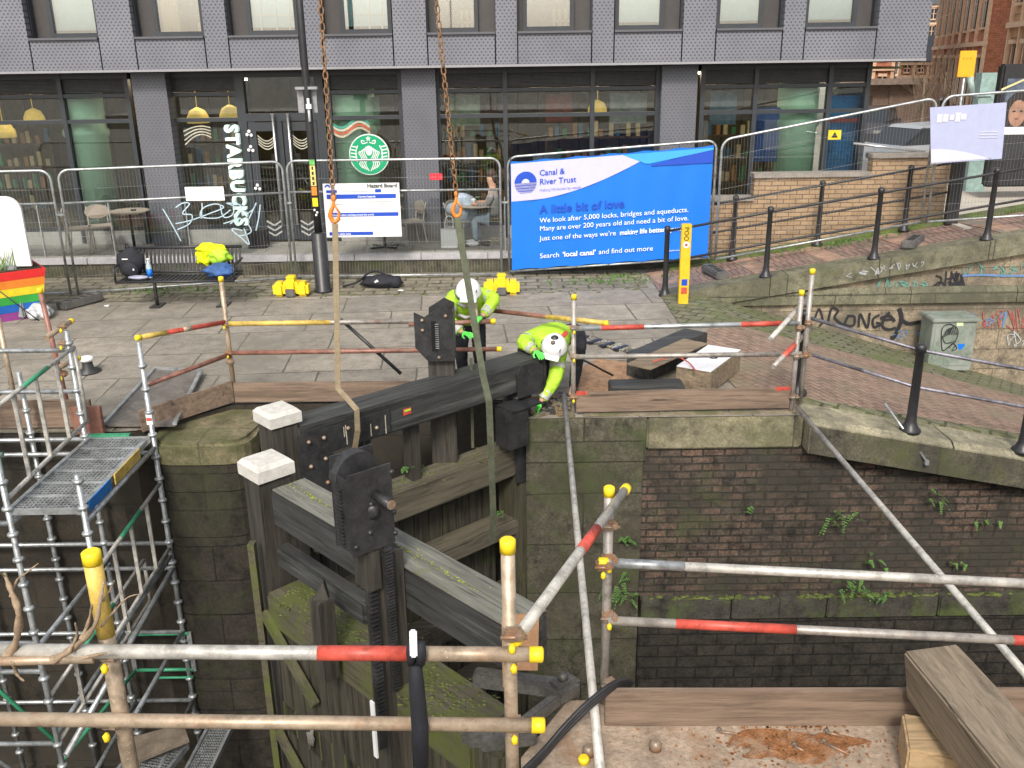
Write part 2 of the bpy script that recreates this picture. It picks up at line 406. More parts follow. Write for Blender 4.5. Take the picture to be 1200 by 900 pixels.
# quay ground: one sheet cut along x so that the slope to the right is true
mb = MB()
edge = [(-60, 8.9), (-4.0, 8.9), (-3.8, 8.95), (-3.15, EY), (0.0, EY), (.14, 9.1), (3.1, 9.08), (12, 9.0), (30, 9.0)]
for (x0, y0), (x1, y1) in zip(edge, edge[1:]):
    NS_ = 40 if 3 < x0 < 13 else 8
    for s in range(NS_):
        a, b = lerp(x0, x1, s/NS_), lerp(x0, x1, (s+1)/NS_); ya, yb = lerp(y0, y1, s/NS_), lerp(y0, y1, (s+1)/NS_)
        [mb.face([V(a, lerp(ya,14.5,q_/4), zg(a,lerp(ya,14.5,q_/4))), V(b, lerp(yb,14.5,q_/4), zg(b,lerp(yb,14.5,q_/4))), V(b, lerp(yb,14.5,q_/4+.25), zg(b,lerp(yb,14.5,q_/4+.25))), V(a, lerp(ya,14.5,q_/4+.25), zg(a,lerp(ya,14.5,q_/4+.25)))]) for q_ in range(4)]
mb.face([V(-60,14.5,0), V(3.1,14.5,0), V(3.1,30,0), V(-60,30,0)])
struct('quay', mb, flag)
mb = MB()
mb.face([V(-9, 8.92, .004), V(-4.1, 8.92, .004), V(-4.0, 9.4, .004), V(-9, 9.4, .004)])
mb.face([V(-3.0, 9.72, .004), V(.05, 9.72, .004), V(.1, 10.35, .004), V(-3.0, 10.35, .004)])
mb.face([V(-11, 14.3, .004), V(2.3, 15.0, .004), V(2.3, 16.4, .004), V(-11, 16.4, .004)])
struct('setts_strip', mb, sett)
# pink paver towpath: curved left edge, down the slope
mb = MB(); N = 14
L = [P(px, py, 0) for px, py in ((905,472),(880,448),(862,425),(848,405),(838,388),(842,372))]
T = [P(px, py, 0) for px, py in ((1000,520),(1000,470),(985,445),(965,425),(940,408),(905,392))]
xs0 = [2.62,2.55,2.5,2.5,2.62,2.95]
ys = [9.2, 10.1, 10.8, 11.6, 12.2, 12.7]
for i in range(5):
    xa, xb = xs0[i], xs0[i+1]; ya, yb = ys[i], ys[i+1]
    rest = [3.1+.35*j_ for j_ in range(26)]; ca = [xa]+rest; cb = [xb]+rest
    for j in range(26):
        mb.face([V(ca[j], ya, zg(ca[j],ya)+.014), V(ca[j+1], ya, zg(ca[j+1],ya)+.014), V(cb[j+1], yb, zg(cb[j+1],yb)+.014), V(cb[j], yb, zg(cb[j],yb)+.014)])
struct('brick_path', mb, paver)
mb = MB()
xs1 = [2.4]+[3.1+.35*j_ for j_ in range(26)]
for j in range(26): mb.face([V(xs1[j], 12.71, zg(xs1[j],12.71)+.014), V(xs1[j+1], 12.71, zg(xs1[j+1],12.71)+.014), V(xs1[j+1], 14.41, zg(xs1[j+1],14.41)+.012), V(xs1[j], 14.41, zg(xs1[j],14.41)+.012)])
struct('mossy_verge_path', mb, mossypaver)
# sandstone kerb slabs along the far lock edge
mb = MB()
for x0, x1 in ((.75,1.55),(1.57,2.3),(2.32,3.08)): mb.box(((x0+x1)/2, 9.38, .006), (x1-x0, .5, .012), bev=.003)
x = -3.0
random.seed(3)
while x < -.1:
    w_ = random.uniform(.35, .6); mb.box((x+w_/2, 9.92, .008), (w_-.02, .3, .016), bev=.004); x += w_
struct('kerb_slabs', mb, M_stone)

# lock chamber floor and outer ground
mudm = mat('canal_bed', (.05,.045,.035), .55, var=.4, scale=2.5, col2=(.1,.09,.07), patch=.6, bmp=.8)
mb = MB()
for i in range(40):
    for j in range(18):
        x0, y0 = -16+i*.8, -2+j*.7
        f = lambda x, y: V(x, y, -4.25 + .1*noise.noise(V(x*1.3, y*1.3, 0)))
        mb.face([f(x0,y0), f(x0+.8,y0), f(x0+.8,y0+.7), f(x0,y0+.7)])
struct('canal_bed', mb, mudm)
mb = MB(); mb.face([V(-900,-900,-4.6), V(900,-900,-4.6), V(900,900,-4.6), V(-900,900,-4.6)])
struct('ground', mb, asph)

# far lock walls: one wall of big courses (left), a stone quoin and brick wall (right)
w_stone = brickmat('dark_stone_courses', 'xz', 1.15, .42, (.036,.029,.02), (.029,.023,.016), (.022,.018,.013), .01, dirt=(.035,.03,.022), dirtp=.5, green=(.05,.06,.02), greenp=.66, vary=.45, bstr=.6)
w_quoin = brickmat('quoin_stone', 'xz', 1.3, .62, (.12,.11,.078), (.085,.078,.055), (.03,.03,.02), .01, dirt=(.05,.045,.03), dirtp=.52, green=(.055,.075,.02), greenp=.56, vary=.5, bstr=.6)
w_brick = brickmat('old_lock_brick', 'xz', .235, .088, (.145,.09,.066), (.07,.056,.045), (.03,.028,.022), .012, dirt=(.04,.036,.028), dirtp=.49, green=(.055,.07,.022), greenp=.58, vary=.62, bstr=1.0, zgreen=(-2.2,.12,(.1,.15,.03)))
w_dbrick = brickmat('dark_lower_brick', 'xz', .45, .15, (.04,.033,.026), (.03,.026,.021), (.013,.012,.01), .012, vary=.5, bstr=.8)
mb = MB()
mb.prism([V(-14,8.88,-4.6), V(-3.95,8.88,-4.6), V(-3.15,9.66,-4.6), V(0,9.66,-4.6), V(0,10.2,-4.6), V(-14,10.2,-4.6)], V(0,0,4.585))
o = mb.build('lock_wall', w_stone); tag(o, 'dark wet stone lock wall with big courses behind the left gate and tower', 'lock wall')
mb = MB(); mb.prism([V(.14,9.08,-.5), V(1.42,9.08,-.5), V(1.42,9.9,-.5), V(.12,9.9,-.5)], V(0,0,.495))
mb.prism([V(.14,9.1,-4.6), V(1.4,9.1,-4.6), V(1.4,9.9,-4.6), V(.14,9.9,-4.6)], V(0,0,4.095))
o = mb.build('quoin_wall', w_quoin); tag(o, 'mossy stone quoin blocks of the lock wall right of the gate heel', 'lock wall')
t = thing('brick_lock_wall', (3, 9.05, -4.6), 'old brown brick lock wall with ferns below the timber toe board', 'lock wall')
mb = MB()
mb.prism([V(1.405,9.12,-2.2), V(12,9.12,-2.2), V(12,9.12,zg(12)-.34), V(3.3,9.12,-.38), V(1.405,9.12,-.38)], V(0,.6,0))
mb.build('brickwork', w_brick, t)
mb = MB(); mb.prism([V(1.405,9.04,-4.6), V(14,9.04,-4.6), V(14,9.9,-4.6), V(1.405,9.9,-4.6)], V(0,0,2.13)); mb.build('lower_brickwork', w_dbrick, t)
mb = MB(); random.seed(11); x = 1.42
while x < 13:
    w_ = random.uniform(.8, 1.3); mb.box((x+w_/2, 9.47, -2.32), (w_-.015, .94, .26), bev=.015); x += w_
ledge = brickmat('ledge_stone', 'xz', 3, 2, (.06,.055,.045), (.05,.045,.035), (.03,.03,.02), .01, green=(.09,.13,.025), greenp=.56, vary=.4)
mb.build('ledge', ledge, t)
w_cop = brickmat('lock_coping_stone', 'xz', 4, 3, (.26,.235,.15), (.21,.2,.13), (.1,.1,.06), .01, dirt=(.075,.07,.05), dirtp=.52, green=(.1,.11,.035), greenp=.55, vary=.35, bstr=.5)
mb = MB()
for x0, x1 in ((1.425,3.08),): mb.box(((x0+x1)/2, 9.53, -.19), (x1-x0, .92, .36), bev=.02)
mb.build('coping', w_cop, t)
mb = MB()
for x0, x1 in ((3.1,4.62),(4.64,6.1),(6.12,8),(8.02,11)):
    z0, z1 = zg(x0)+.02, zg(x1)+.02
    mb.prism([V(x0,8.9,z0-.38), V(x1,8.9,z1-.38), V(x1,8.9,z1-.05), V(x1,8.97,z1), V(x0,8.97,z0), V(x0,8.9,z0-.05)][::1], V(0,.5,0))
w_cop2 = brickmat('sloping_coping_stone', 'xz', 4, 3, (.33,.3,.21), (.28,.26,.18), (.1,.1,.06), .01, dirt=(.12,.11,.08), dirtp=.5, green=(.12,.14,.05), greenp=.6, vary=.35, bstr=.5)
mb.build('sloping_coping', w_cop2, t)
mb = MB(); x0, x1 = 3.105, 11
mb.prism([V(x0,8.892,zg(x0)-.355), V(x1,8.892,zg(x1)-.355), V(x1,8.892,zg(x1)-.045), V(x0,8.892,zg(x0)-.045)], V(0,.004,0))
mb.build('coping_face', brickmat('wet_coping_face','xz',1.5,3,(.11,.1,.07),(.085,.08,.055),(.03,.03,.02),.01,dirt=(.04,.037,.028),dirtp=.5,green=(.075,.085,.028),greenp=.56,vary=.5), t)  # thin slab over the sloping coping's front, darker than the stone above
mb = MB()
for x0, x1 in ((3.12,4.4),(4.41,5.9),(5.91,8)):
    mb.prism([V(x0,9.42,zg(x0)-.05), V(x1,9.42,zg(x1)-.05), V(x1,9.42,zg(x1)+.04), V(x0,9.42,zg(x0)+.04)], V(0,.16,0))
mb.build('kerb', mossypaver, t)
# rounded stone pier between the tower and the gates
mb = MB(); prof = []
poly = []
for k in range(13):
    a = R(-180 + k*15*1.0); ca_, sa_ = math.cos(a), math.sin(a); poly.append((-3.24+.53*math.copysign(abs(ca_)**.45, ca_), 9.36+.66*math.copysign(abs(sa_)**.45, sa_)))
for zb, zt, gr in ((-4.6,-3.1,0),(-3.09,-2.1,0),(-2.09,-1.15,0),(-1.14,-.62,0),(-.61,-.14,.0)):
    mb.prism([V(x, y, zb) for x, y in poly] + [V(-2.7,9.9,zb), V(-3.78,9.9,zb)], V(0,0,zt-zb))
    if zt < -.2: pass
w_pier = brickmat('dark_pier_stone', 'xz', 1.15, .42, (.03,.025,.018), (.025,.02,.015), (.01,.008,.007), .01, green=(.04,.045,.018), greenp=.55, vary=.5, bstr=.6)
pier = thing('stone_pier', (-3.2,9.1,-4.6), 'rounded stone pier with a flat mossy top below the diagonal toe board', 'stone pier')
mb.build('shaft', w_pier, pier)
mb = MB(); mb.prism([V(lerp(-3.24,x,1.03), lerp(9.3,y,1.03), -.3) for x, y in poly] + [V(-2.68,9.9,-.3), V(-3.8,9.9,-.3)], V(0,0,.24))
bmesh.ops.bevel(mb.b, geom=[e for e in mb.b.edges if all(v.co.z > -.2 for v in e.verts)], offset=.05, segments=3, affect='EDGES')
pst = brickmat('pier_top_stone', None, 29, 29, (.2,.17,.1), (.17,.14,.085), (.1,.1,.06), .01, green=(.07,.08,.028), greenp=.48, vary=.35)
mb.build('capstone', pst, pier)

# near quay
nearm = mat('sandy_concrete', (.36,.28,.21), .9, var=.3, scale=5, col2=(.27,.15,.08), patch=.6, bmp=1)
mb = MB(); mb.face([V(.3,4.52,0), V(20,4.52,0), V(20,-3,0), V(.02,-3,0), V(.02,4.05,0)])
struct('near_quay', mb, nearm)
mb = MB(); mb.prism([V(.3,4.52,-4.6), V(20,4.52,-4.6), V(20,3.8,-4.6), V(-14,3.7,-4.6), V(-14,3.5,-4.6), V(.02,3.72,-4.6), V(.02,4.05,-4.6)][:3] + [V(.02,3.8,-4.6), V(.02,4.05,-4.6)], V(0,0,4.59))
o = mb.build('near_lock_wall', w_stone); tag(o, 'near side lock wall of dark stone under the sandy concrete', 'lock wall')

t = thing('foot_bridge', (0,-2,-4.6), 'plain stone bridge deck the viewer stands on behind the near lock edge', 'bridge')
mb = MB(); mb.box((0,-2.2,1.7),(30,4.6,.5)); mb.build('deck', M_conc, t)
for x_ in (-9,9): mb = MB(); mb.box((x_,-2.2,-1.6),(1.2,4.4,6.0)); mb.build('pier', w_stone, t)
# ------------------------------------------------------------------ terrace, ramp, retaining wall
terr = brickmat('terrace_paving', None, .9, .6, (.33,.315,.28), (.3,.285,.25), (.16,.15,.13), .01, vary=.1)
mb = MB(); mb.box((-13.5, 18.6, .175), (34.2, 4.2, .35)); tb = struct('terrace', mb, terr)
mb = MB()
random.seed(5); x = -28
while x < 3.5:
    mb.box((x+.6, 16.46, .30), (1.19, .12, .11), bev=.008); x += 1.2
struct('terrace_kerb', mb, mat('pale_kerb', (.42,.41,.43), .8, var=.12))
mb = MB(); mb.box((-12.6, 16.47, .11), (32.2, .06, .25)); struct('terrace_riser', mb, w_quoin)
# ramp rising to the right
def zr(x): return .158*(x-2.42)
RY0, RY1 = 14.35, 16.3
mb = MB()
mb.face([V(2.42,RY0,zr(2.42)+.012), V(14,RY0,zr(14)), V(14,RY1,zr(14)), V(2.42,RY1,zr(2.42)+.012)])
ramppav = brickmat('ramp_pavers', None, .105, .42, (.31,.2,.16), (.22,.15,.13), (.12,.09,.075), .012, dirt=(.2,.19,.13), dirtp=.62, vary=.2)
struct('ramp', mb, ramppav)
mb = MB()
for x in (2.55, 4.0, 5.15, 6.45, 7.9):
    mb.prism([V(x,RY0+.35,zr(x)+.004), V(x+.32,RY0+.35,zr(x+.32)+.004), V(x+.16,RY1-.25,zr(x+.16)+.004), V(x-.16,RY1-.25,zr(x-.16)+.004)], V(0,0,.02))
struct('ramp_steps', mb, mat('ramp_step_stone', (.36,.23,.17), .85, var=.25, scale=4, col2=(.17,.16,.14), patch=.55))
mb = MB()
mb.prism([V(2.8,RY1-.35,zr(2.8)+.01), V(10,RY1-.35,zr(10)+.01), V(10,RY1,zr(10)+.01), V(2.8,RY1,zr(2.8)+.01)], V(0,0,.05))
o = struct('grass_verge', mb, mat('mossy_grass', (.1,.14,.035), .95, var=.45, scale=5, col2=(.13,.12,.08), patch=.55, bmp=1))
t = thing('retaining_wall', (6, 14.3, -3), 'graffitied sandstone retaining wall with two coping bands beside the brick path', 'wall')
w_ret = brickmat('retaining_stone', 'xz', 1.3, .34, (.36,.29,.20), (.27,.22,.16), (.12,.1,.075), .008, dirt=(.12,.105,.08), dirtp=.5, green=(.1,.1,.055), greenp=.66, vary=.4, bstr=.4)
mb = MB(); mb.prism([V(2.42,14.42,-.05), V(2.42,14.42,-3.5), V(16,14.42,-3.5), V(16,14.42,zr(16)-.2), V(3.6,14.42,.05)], V(0,.4,0)); mb.build('stonework', w_ret, t)
w_band = brickmat('coping_band_stone', 'xz', 1.6, 3, (.2,.19,.13), (.16,.15,.1), (.06,.06,.04), .012, dirt=(.075,.075,.05), dirtp=.5, green=(.11,.13,.05), greenp=.6, vary=.4)
mb = MB()
for i in range(8):
    x0, x1 = 2.42+i*1.7, 2.42+(i+1)*1.7-.012
    mb.prism([V(x0,14.3,zr(x0)-.27), V(x1,14.3,zr(x1)-.27), V(x1,14.3,zr(x1)+.03), V(x0,14.3,zr(x0)+.03)], V(0,.42,0))
mb.build('upper_coping', w_band, t)
mb = MB()
for i in range(7):
    x0, x1 = 3.0+i*1.7, 3.0+(i+1)*1.7-.012
    mb.prism([V(x0,14.34,-.16), V(x1,14.34,-.16), V(x1,14.34,.02), V(x1,14.4,.1), V(x0,14.4,.1), V(x0,14.34,.02)], V(0,.1,0))
mb.build('lower_coping', w_band, t)

def ribbon(mb, pts, w, n, m=None, off=.004):
    """flat paint stroke on a wall; n is the wall normal"""
    n = Vector(n)
    for i, (a, b) in enumerate(zip(pts, pts[1:])):
        a, b = Vector(a), Vector(b); d = b-a
        if d.length < 1e-5: continue
        d.normalize(); s = d.cross(n)*w/2; k = n*(off + .0004*(i % 7))
        mb.face([a-s+k-d*w*.2, b-s+k+d*w*.2, b+s+k+d*w*.2, a+s+k-d*w*.2], m)
def spl(pts, n=6):
    out = []
    for i in range(len(pts)-1):
        p0, p1, p2, p3 = pts[max(i-1,0)], pts[i], pts[i+1], pts[min(i+2, len(pts)-1)]
        for k in range(n):
            t = k/n
            out.append(tuple(.5*((2*p1[j]) + (-p0[j]+p2[j])*t + (2*p0[j]-5*p1[j]+4*p2[j]-p3[j])*t*t + (-p0[j]+3*p1[j]-3*p2[j]+p3[j])*t**3) for j in range(len(p1))))
    out.append(tuple(pts[-1])); return out
def tagstroke(mb, pxs, Y, w, m=None, n=(0,-1,0), off=.006):
    ribbon(mb, [P(a, b, Y=Y) for a, b in spl(pxs)], w, n, m, off)
M_ink = mat('black_spray_paint', (.02,.02,.025), .6, var=.1, bmp=0)
M_teal = mat('teal_spray_paint', (.12,.3,.26), .7, var=.1, bmp=0)
M_red = mat('red_spray_paint', (.35,.1,.09), .7, var=.1, bmp=0)
M_blue = mat('blue_spray_paint', (.12,.22,.42), .7, var=.1, bmp=0)
M_wsp = mat('white_spray_paint', (.38,.4,.42), .7, var=.1, bmp=0)
mb = MB(); yw = 14.41
tagstroke(mb, [(955,372),(960,362),(964,376),(960,382)], yw, .035)
tagstroke(mb, [(970,380),(974,362),(982,364),(978,372),(988,381)], yw, .04)
tagstroke(mb, [(994,370),(990,380),(1000,381),(1001,371),(993,370)], yw, .04)
tagstroke(mb, [(1006,383),(1008,368),(1016,384),(1019,367)], yw, .04)
tagstroke(mb, [(1030,369),(1023,374),(1024,383),(1032,380),(1027,378)], yw, .04)
tagstroke(mb, [(1042,366),(1036,373),(1034,382),(1041,386),(1049,384)], yw, .045); tagstroke(mb, [(1035,375),(1046,374)], yw, .04)
tagstroke(mb, [(1054,362),(1056,375),(1048,394),(1044,396)], yw, .07); tagstroke(mb, [(1056,374),(1064,379),(1078,377)], yw, .06); tagstroke(mb, [(1032,373),(1042,370),(1048,376)], yw, .05)
mb.build('graffiti', M_ink, t)
mb = MB()
tagstroke(mb, [(1097,323),(1103,326),(1100,334),(1094,335),(1102,330),(1107,335)], yw, .03)
for dx in (0,6,12): tagstroke(mb, [(1109+dx,318),(1107+dx,337)], yw, .028)
tagstroke(mb, [(1108,327),(1120,326),(1116,334),(1112,330),(1124,336)], yw, .03)
tagstroke(mb, [(1124,320),(1120,332),(1128,334),(1126,322),(1131,338)], yw, .03)
for q in range(3): tagstroke(mb, [(1116+3*q,320),(1121+q,334),(1127,324+3*q)], yw, .022)
mb.build('graffiti', M_ink, t)
def scrawl(x0, x1, yc, n, hgt, w, seed, Y=None):
    random.seed(seed); Y = Y or yw; q = MB(); x = x0
    while x < x1:
        pts = []; cx0 = x; wd_ = random.uniform(7, 13)
        for k in range(random.randint(4, 8)): pts.append((cx0+random.uniform(0, wd_), yc(cx0)+random.uniform(-hgt, hgt)))
        tagstroke(q, pts, Y, w*random.uniform(.7, 1.2)); x += wd_*random.uniform(.7, 1.3)
    return q
scrawl(1026,1080,lambda x:333,0,7,.016,1).build('graffiti', M_teal, t)
scrawl(1128,1196,lambda x:316-(x-1128)*.03,0,8,.014,2).build('graffiti', M_teal, t)
scrawl(1150,1198,lambda x:374,0,12,.016,3).build('graffiti', M_red, t)
q = scrawl(1132,1175,lambda x:374,0,9,.018,4); tagstroke(q, [(1128,323),(1150,322),(1175,323),(1200,323)], yw, .035); q.build('graffiti', M_blue, t)
scrawl(1046,1066,lambda x:392,0,6,.016,5).build('graffiti', M_blue, t)
scrawl(992,1078,lambda x:322-(x-992)*.17,0,5,.011,6,14.285).build('graffiti', M_wsp, t)
scrawl(1180,1204,lambda x:398,0,10,.018,8).build('graffiti', M_wsp, t)
# yellow brick wall above the ramp, stepping up to the right
yb = brickmat('yellow_brick', 'xz', .225, .078, (.45,.315,.19), (.37,.25,.15), (.17,.125,.09), .009, vary=.12, dirt=(.28,.2,.12), dirtp=.66)
t = thing('yellow_brick_wall', (5.5, 16.4, 0), 'buff brick wall with stepped stone coping between ramp and glass corner', 'wall')
def xat(px, py, Y): return P(px, py, Y=Y).x
YW = 16.35
xa, xb, xc, xd = xat(800,300,YW), xat(884,220,YW), xat(1022,200,YW), xat(1114,190,YW)
za, zb_, zc = P(860,236,Y=YW).z, P(950,208,Y=YW).z, P(1070,185,Y=YW).z
mb = MB(); mb.prism([V(xa,YW,-.2), V(xd,YW,-.2), V(xd,YW,zc), V(xc,YW,zc), V(xc,YW,zb_), V(xb,YW,zb_), V(xb,YW,za), V(xa,YW,za)], V(0,.24,0)); mb.build('brickwork', yb, t)
cop = mat('wall_coping', (.3,.27,.24), .85, var=.2)
for x0, x1, z_ in ((xa,xb-.0,za),(xb-.03,xc,zb_),(xc-.04,xd+.03,zc)):
    mb = MB(); mb.box(((x0+x1)/2, YW+.12, z_+.04), (x1-x0, .34, .08), bev=.01); mb.build('coping', cop, t)
# ------------------------------------------------------------------ the grey clad building with the coffee shop
FY = 17.2      # front of upper cladding
CY = 17.55     # front of columns
GY = 17.85     # shop glazing
bld = thing('office_building', (0, 20, .35), 'grey perforated metal clad building overhanging a glazed coffee shop', 'building')
def fx(px, py=60, Y=FY): return P(px, py, Y=Y).x
zo = P(540,76,Y=FY).z                          # underside of the cladding
zs = P(540,39,Y=FY).z                          # sill line
ztop = 9.0
joints = [(-45,0),(39,1),(120,0),(162,1),(243,0),(271,1),(353,0),(380,1),(462,0),(502,1),(581,0),(607,1),(693,0),(719,1),(798,0),(837,1),(914,0),(940,1),(1023,0),(1084,None)]
xs = [fx(px, 78) for px, _ in joints]
xs[0] = -16
mb = MB(); g = .012
for i in range(len(joints)-1):
    x0, x1 = xs[i], xs[i+1]
    if joints[i][1] == 0: mb.box(((x0+x1)/2, FY+.08, (zo+ztop)/2), (x1-x0-g*2, .16, ztop-zo))
    else:
        mb.box(((x0+x1)/2, FY+.08, (zo+zs)/2-.01), (x1-x0-g*2, .16, zs-zo-.02))
        mb.box(((x0+x1)/2, FY+.08, (zs+1.95+ztop)/2), (x1-x0-g*2, .16, ztop-zs-1.95))
mb.build('cladding', perf, bld)
mb = MB(); mb.box(((xs[0]+xs[-1])/2, FY+.075, zo-.022), (xs[-1]-xs[0], .17, .04)); mb.build('edge_trim', mat('light_trim', (.28,.28,.3), .5, var=.05), bld)
# body behind: back board with holes for the windows is made of piers
mb = MB()
for i in range(len(joints)-1):
    x0, x1 = xs[i], xs[i+1]
    if joints[i][1] == 0: mb.box(((x0+x1)/2, FY+.42, (zo+ztop)/2), (x1-x0+.02, .48, ztop-zo-.02))
    else: mb.box(((x0+x1)/2, FY+.42, (zo+zs)/2), (x1-x0-.02, .48, zs-zo-.06))
mb.build('wall', M_dgrey, bld)
mb = MB(); mb.box(((xs[0]+xs[-1])/2, 24, ztop/2+zo/2), (xs[-1]-xs[0]-.1, .2, ztop-zo-.1)); mb.box((xs[-1]-.14, 20.9, (ztop+zo)/2), (.24, 6.6, ztop-zo)); mb.box(((xs[0]+xs[-1])/2, 20.6, ztop+.1), (xs[-1]-xs[0], 6.9, .2))
mb.build('outer_wall', perf, bld)
mb = MB(); mb.box(((xs[0]+xs[-1])/2, 20.65, zo-.01), (xs[-1]-xs[0]-.05, 6.5, .1)); mb.build('soffit', mat('dark_soffit', (.06,.055,.05), .6), bld)
# upper windows
w_glass = glassmat('upper_window_glass', (.95,1,.99), 1.8, base=.24)
blind = mat('window_blind', (.56,.8,.86), .7, var=.05, bmp=0)
wins = [i for i, j in enumerate(joints) if j[1] == 1]
rooms = ['blind','curtain','blind2','blind2','dark','dark','blind','blind','blind']
curt = mat('tan_curtain', (.5,.33,.15), .8, var=.2, stretch=(14,14,.3))
room = mat('brown_room_wall', (.16,.075,.05), .8, var=.2)
sillm = mat('grey_sill', (.1,.1,.115), .45, var=.06)
for k, i in enumerate(wins):
    x0, x1 = xs[i], xs[i+1]; cxm = (x0+x1)/2
    left = cxm < .2
    # dark reveal panel on the side away from the glass, pane offset as in the photo
    rw = .3
    gx0, gx1 = (x0+rw, x1-.03) if left else (x0+.03, x1-rw)
    if abs(cxm) < 1.0: gx0, gx1 = x0+.1, x1-.3
    wf = MB()
    fy = FY+.26; hh = 1.9
    for a, b in ((gx0,gx0+.07),(gx1-.07,gx1)): wf.box(((a+b)/2, fy, zs+hh/2), (b-a, .09, hh))
    wf.box(((gx0+gx1)/2, fy, zs+.05), (gx1-gx0-.14, .09, .1)); wf.box(((gx0+gx1)/2, fy, zs+hh-.04), (gx1-gx0-.14, .09, .08))
    wi = wf.build('window', M_dgrey, bld)
    q = MB(); q.box(((gx0+gx1)/2, fy+.005, zs+hh/2), (gx1-gx0-.14, .012, hh-.18)); q.build('pane', w_glass, wi)
    q = MB()
    q.box((cxm, FY+.13, zs+.0), (x1-x0-.01, .36, .035)); q.build('sill', sillm, wi)
    q = MB(); q.box(((x0+gx0)/2, FY+.36, zs+hh/2), (max(gx0-x0,.02), .06, hh)); q.box(((x1+gx1)/2, FY+.36, zs+hh/2), (max(x1-gx1,.02), .06, hh)); q.build('reveal', mat('dark_brown_reveal', (.06,.055,.055), .5, var=.1), wi)
    kd = rooms[k]
    if kd.startswith('blind'):
        q = MB(); q.box(((gx0+gx1)/2, fy+.09, zs+hh/2+.1), (gx1-gx0-.1, .01, hh-.1)); q.build('blind', blind, wi)
        if kd == 'blind2':
            q = MB()
            for s in (.25,.55,.8): q.box((lerp(gx0,gx1,s), fy+.06, zs+.4), (.03,.02,.6))
            q.box(((gx0+gx1)/2, fy+.06, zs+.35), (.7,.02,.02)); q.build('blind_bracket', M_white_pl, wi)
    else:
        q = MB(); q.box(((gx0+gx1)/2, fy+.8, zs+hh/2), (gx1-gx0+1, .02, hh)); q.build('room_wall', room, wi)
        if kd == 'curtain':
            q = MB(); q.box((gx0+.25, fy+.12, zs+hh/2), (.3, .03, hh-.1)); q.build('curtain', curt, wi)
            q = MB(); q.lathe((gx0+.95, fy+.14, zs+.1), [(.07,0),(.1,.02),(.08,.06),(.02,.09),(.02,.13)], M_white_pl); q.build('kettle', M_white_pl, wi)
            q = MB(); q.box((gx1-.14, fy+.12, zs+.12), (.05,.05,.26)); q.build('candle', curt, wi)
        else:
            q = MB()
            for s in (.62,.74,.86): q.box((lerp(gx0,gx1,s), fy+.3, zs+.22), (.05,.03,.35))
            q.box((lerp(gx0,gx1,.8), fy+.3, zs+.2), (.4,.03,.03)); q.build('chair_back', curt, wi)
# columns under the cladding
for a, b in ((153,193),(470,510),(776,818)):
    x0, x1 = fx(a, 90, CY), fx(b, 90, CY)
    mb = MB(); mb.box(((x0+x1)/2, CY+.2, (.35+zo)/2), (x1-x0, .4, zo-.35-.06)); c = mb.build('column', perf2, bld)
    mb = MB(); mb.box(((x0+x1)/2, CY+.2, .52), (x1-x0+.02, .42, .34)); mb.build('plinth', mat('dark_plinth', (.075,.075,.08), .6), c)
# shop front bays
s_glass = glassmat('shop_glass', (.88,.92,.88), 1.5, base=.05)
def zat(px, py, Y=GY): return P(px, py, Y=Y).z
z_tr = zat(540, 136)      # transom
z_lv = zat(540, 106)      # underside of louvre band
def bay(pxs, low=.62, ylow=None):
    xs_ = [fx(p, 120, GY) for p in pxs]
    mb = MB()
    for i, x in enumerate(xs_): mb.box((x, GY, (.35+zo)/2), (.08, .14, zo-.35-.06))
    for a, b in zip(xs_, xs_[1:]):
        cxx, wd = (a+b)/2, b-a-.08
        mb.box((cxx, GY, z_tr), (wd, .1, .07)); mb.box((cxx, GY, z_lv), (wd, .1, .07)); mb.box((cxx, GY, low+.03), (wd, .1, .08)); mb.box((cxx, GY, zo-.1), (wd, .1, .1))
    f = mb.build('shopfront_bay', M_dgrey, bld)
    for a, b in zip(xs_, xs_[1:]):
        q = MB()
        q.box(((a+b)/2, GY+.01, (low+z_lv)/2), (b-a-.08, .014, z_lv-low-.1)); q.build('pane', s_glass, f)
        q = MB()
        for k in range(10): q.box(((a+b)/2, GY+.02, lerp(z_lv+.05, zo-.16, (k+.5)/10)), (b-a-.08, .05, .018))
        q.box(((a+b)/2, GY+.06, (z_lv+zo)/2), (b-a-.08, .02, zo-z_lv-.1)); q.build('louvre', M_blackg, f)
    q = MB(); q.box(((xs_[0]+xs_[-1])/2, GY+.0, (.35+low)/2), (xs_[-1]-xs_[0]-.1, .12, low-.35-.01)); q.build('stallriser', M_conc, f)
    return xs_, f
bay([-230,-120,74,152])
bay([200,285])
bay([386,470])
bay([513,592,694,770])
bay([822,884,970,1014])
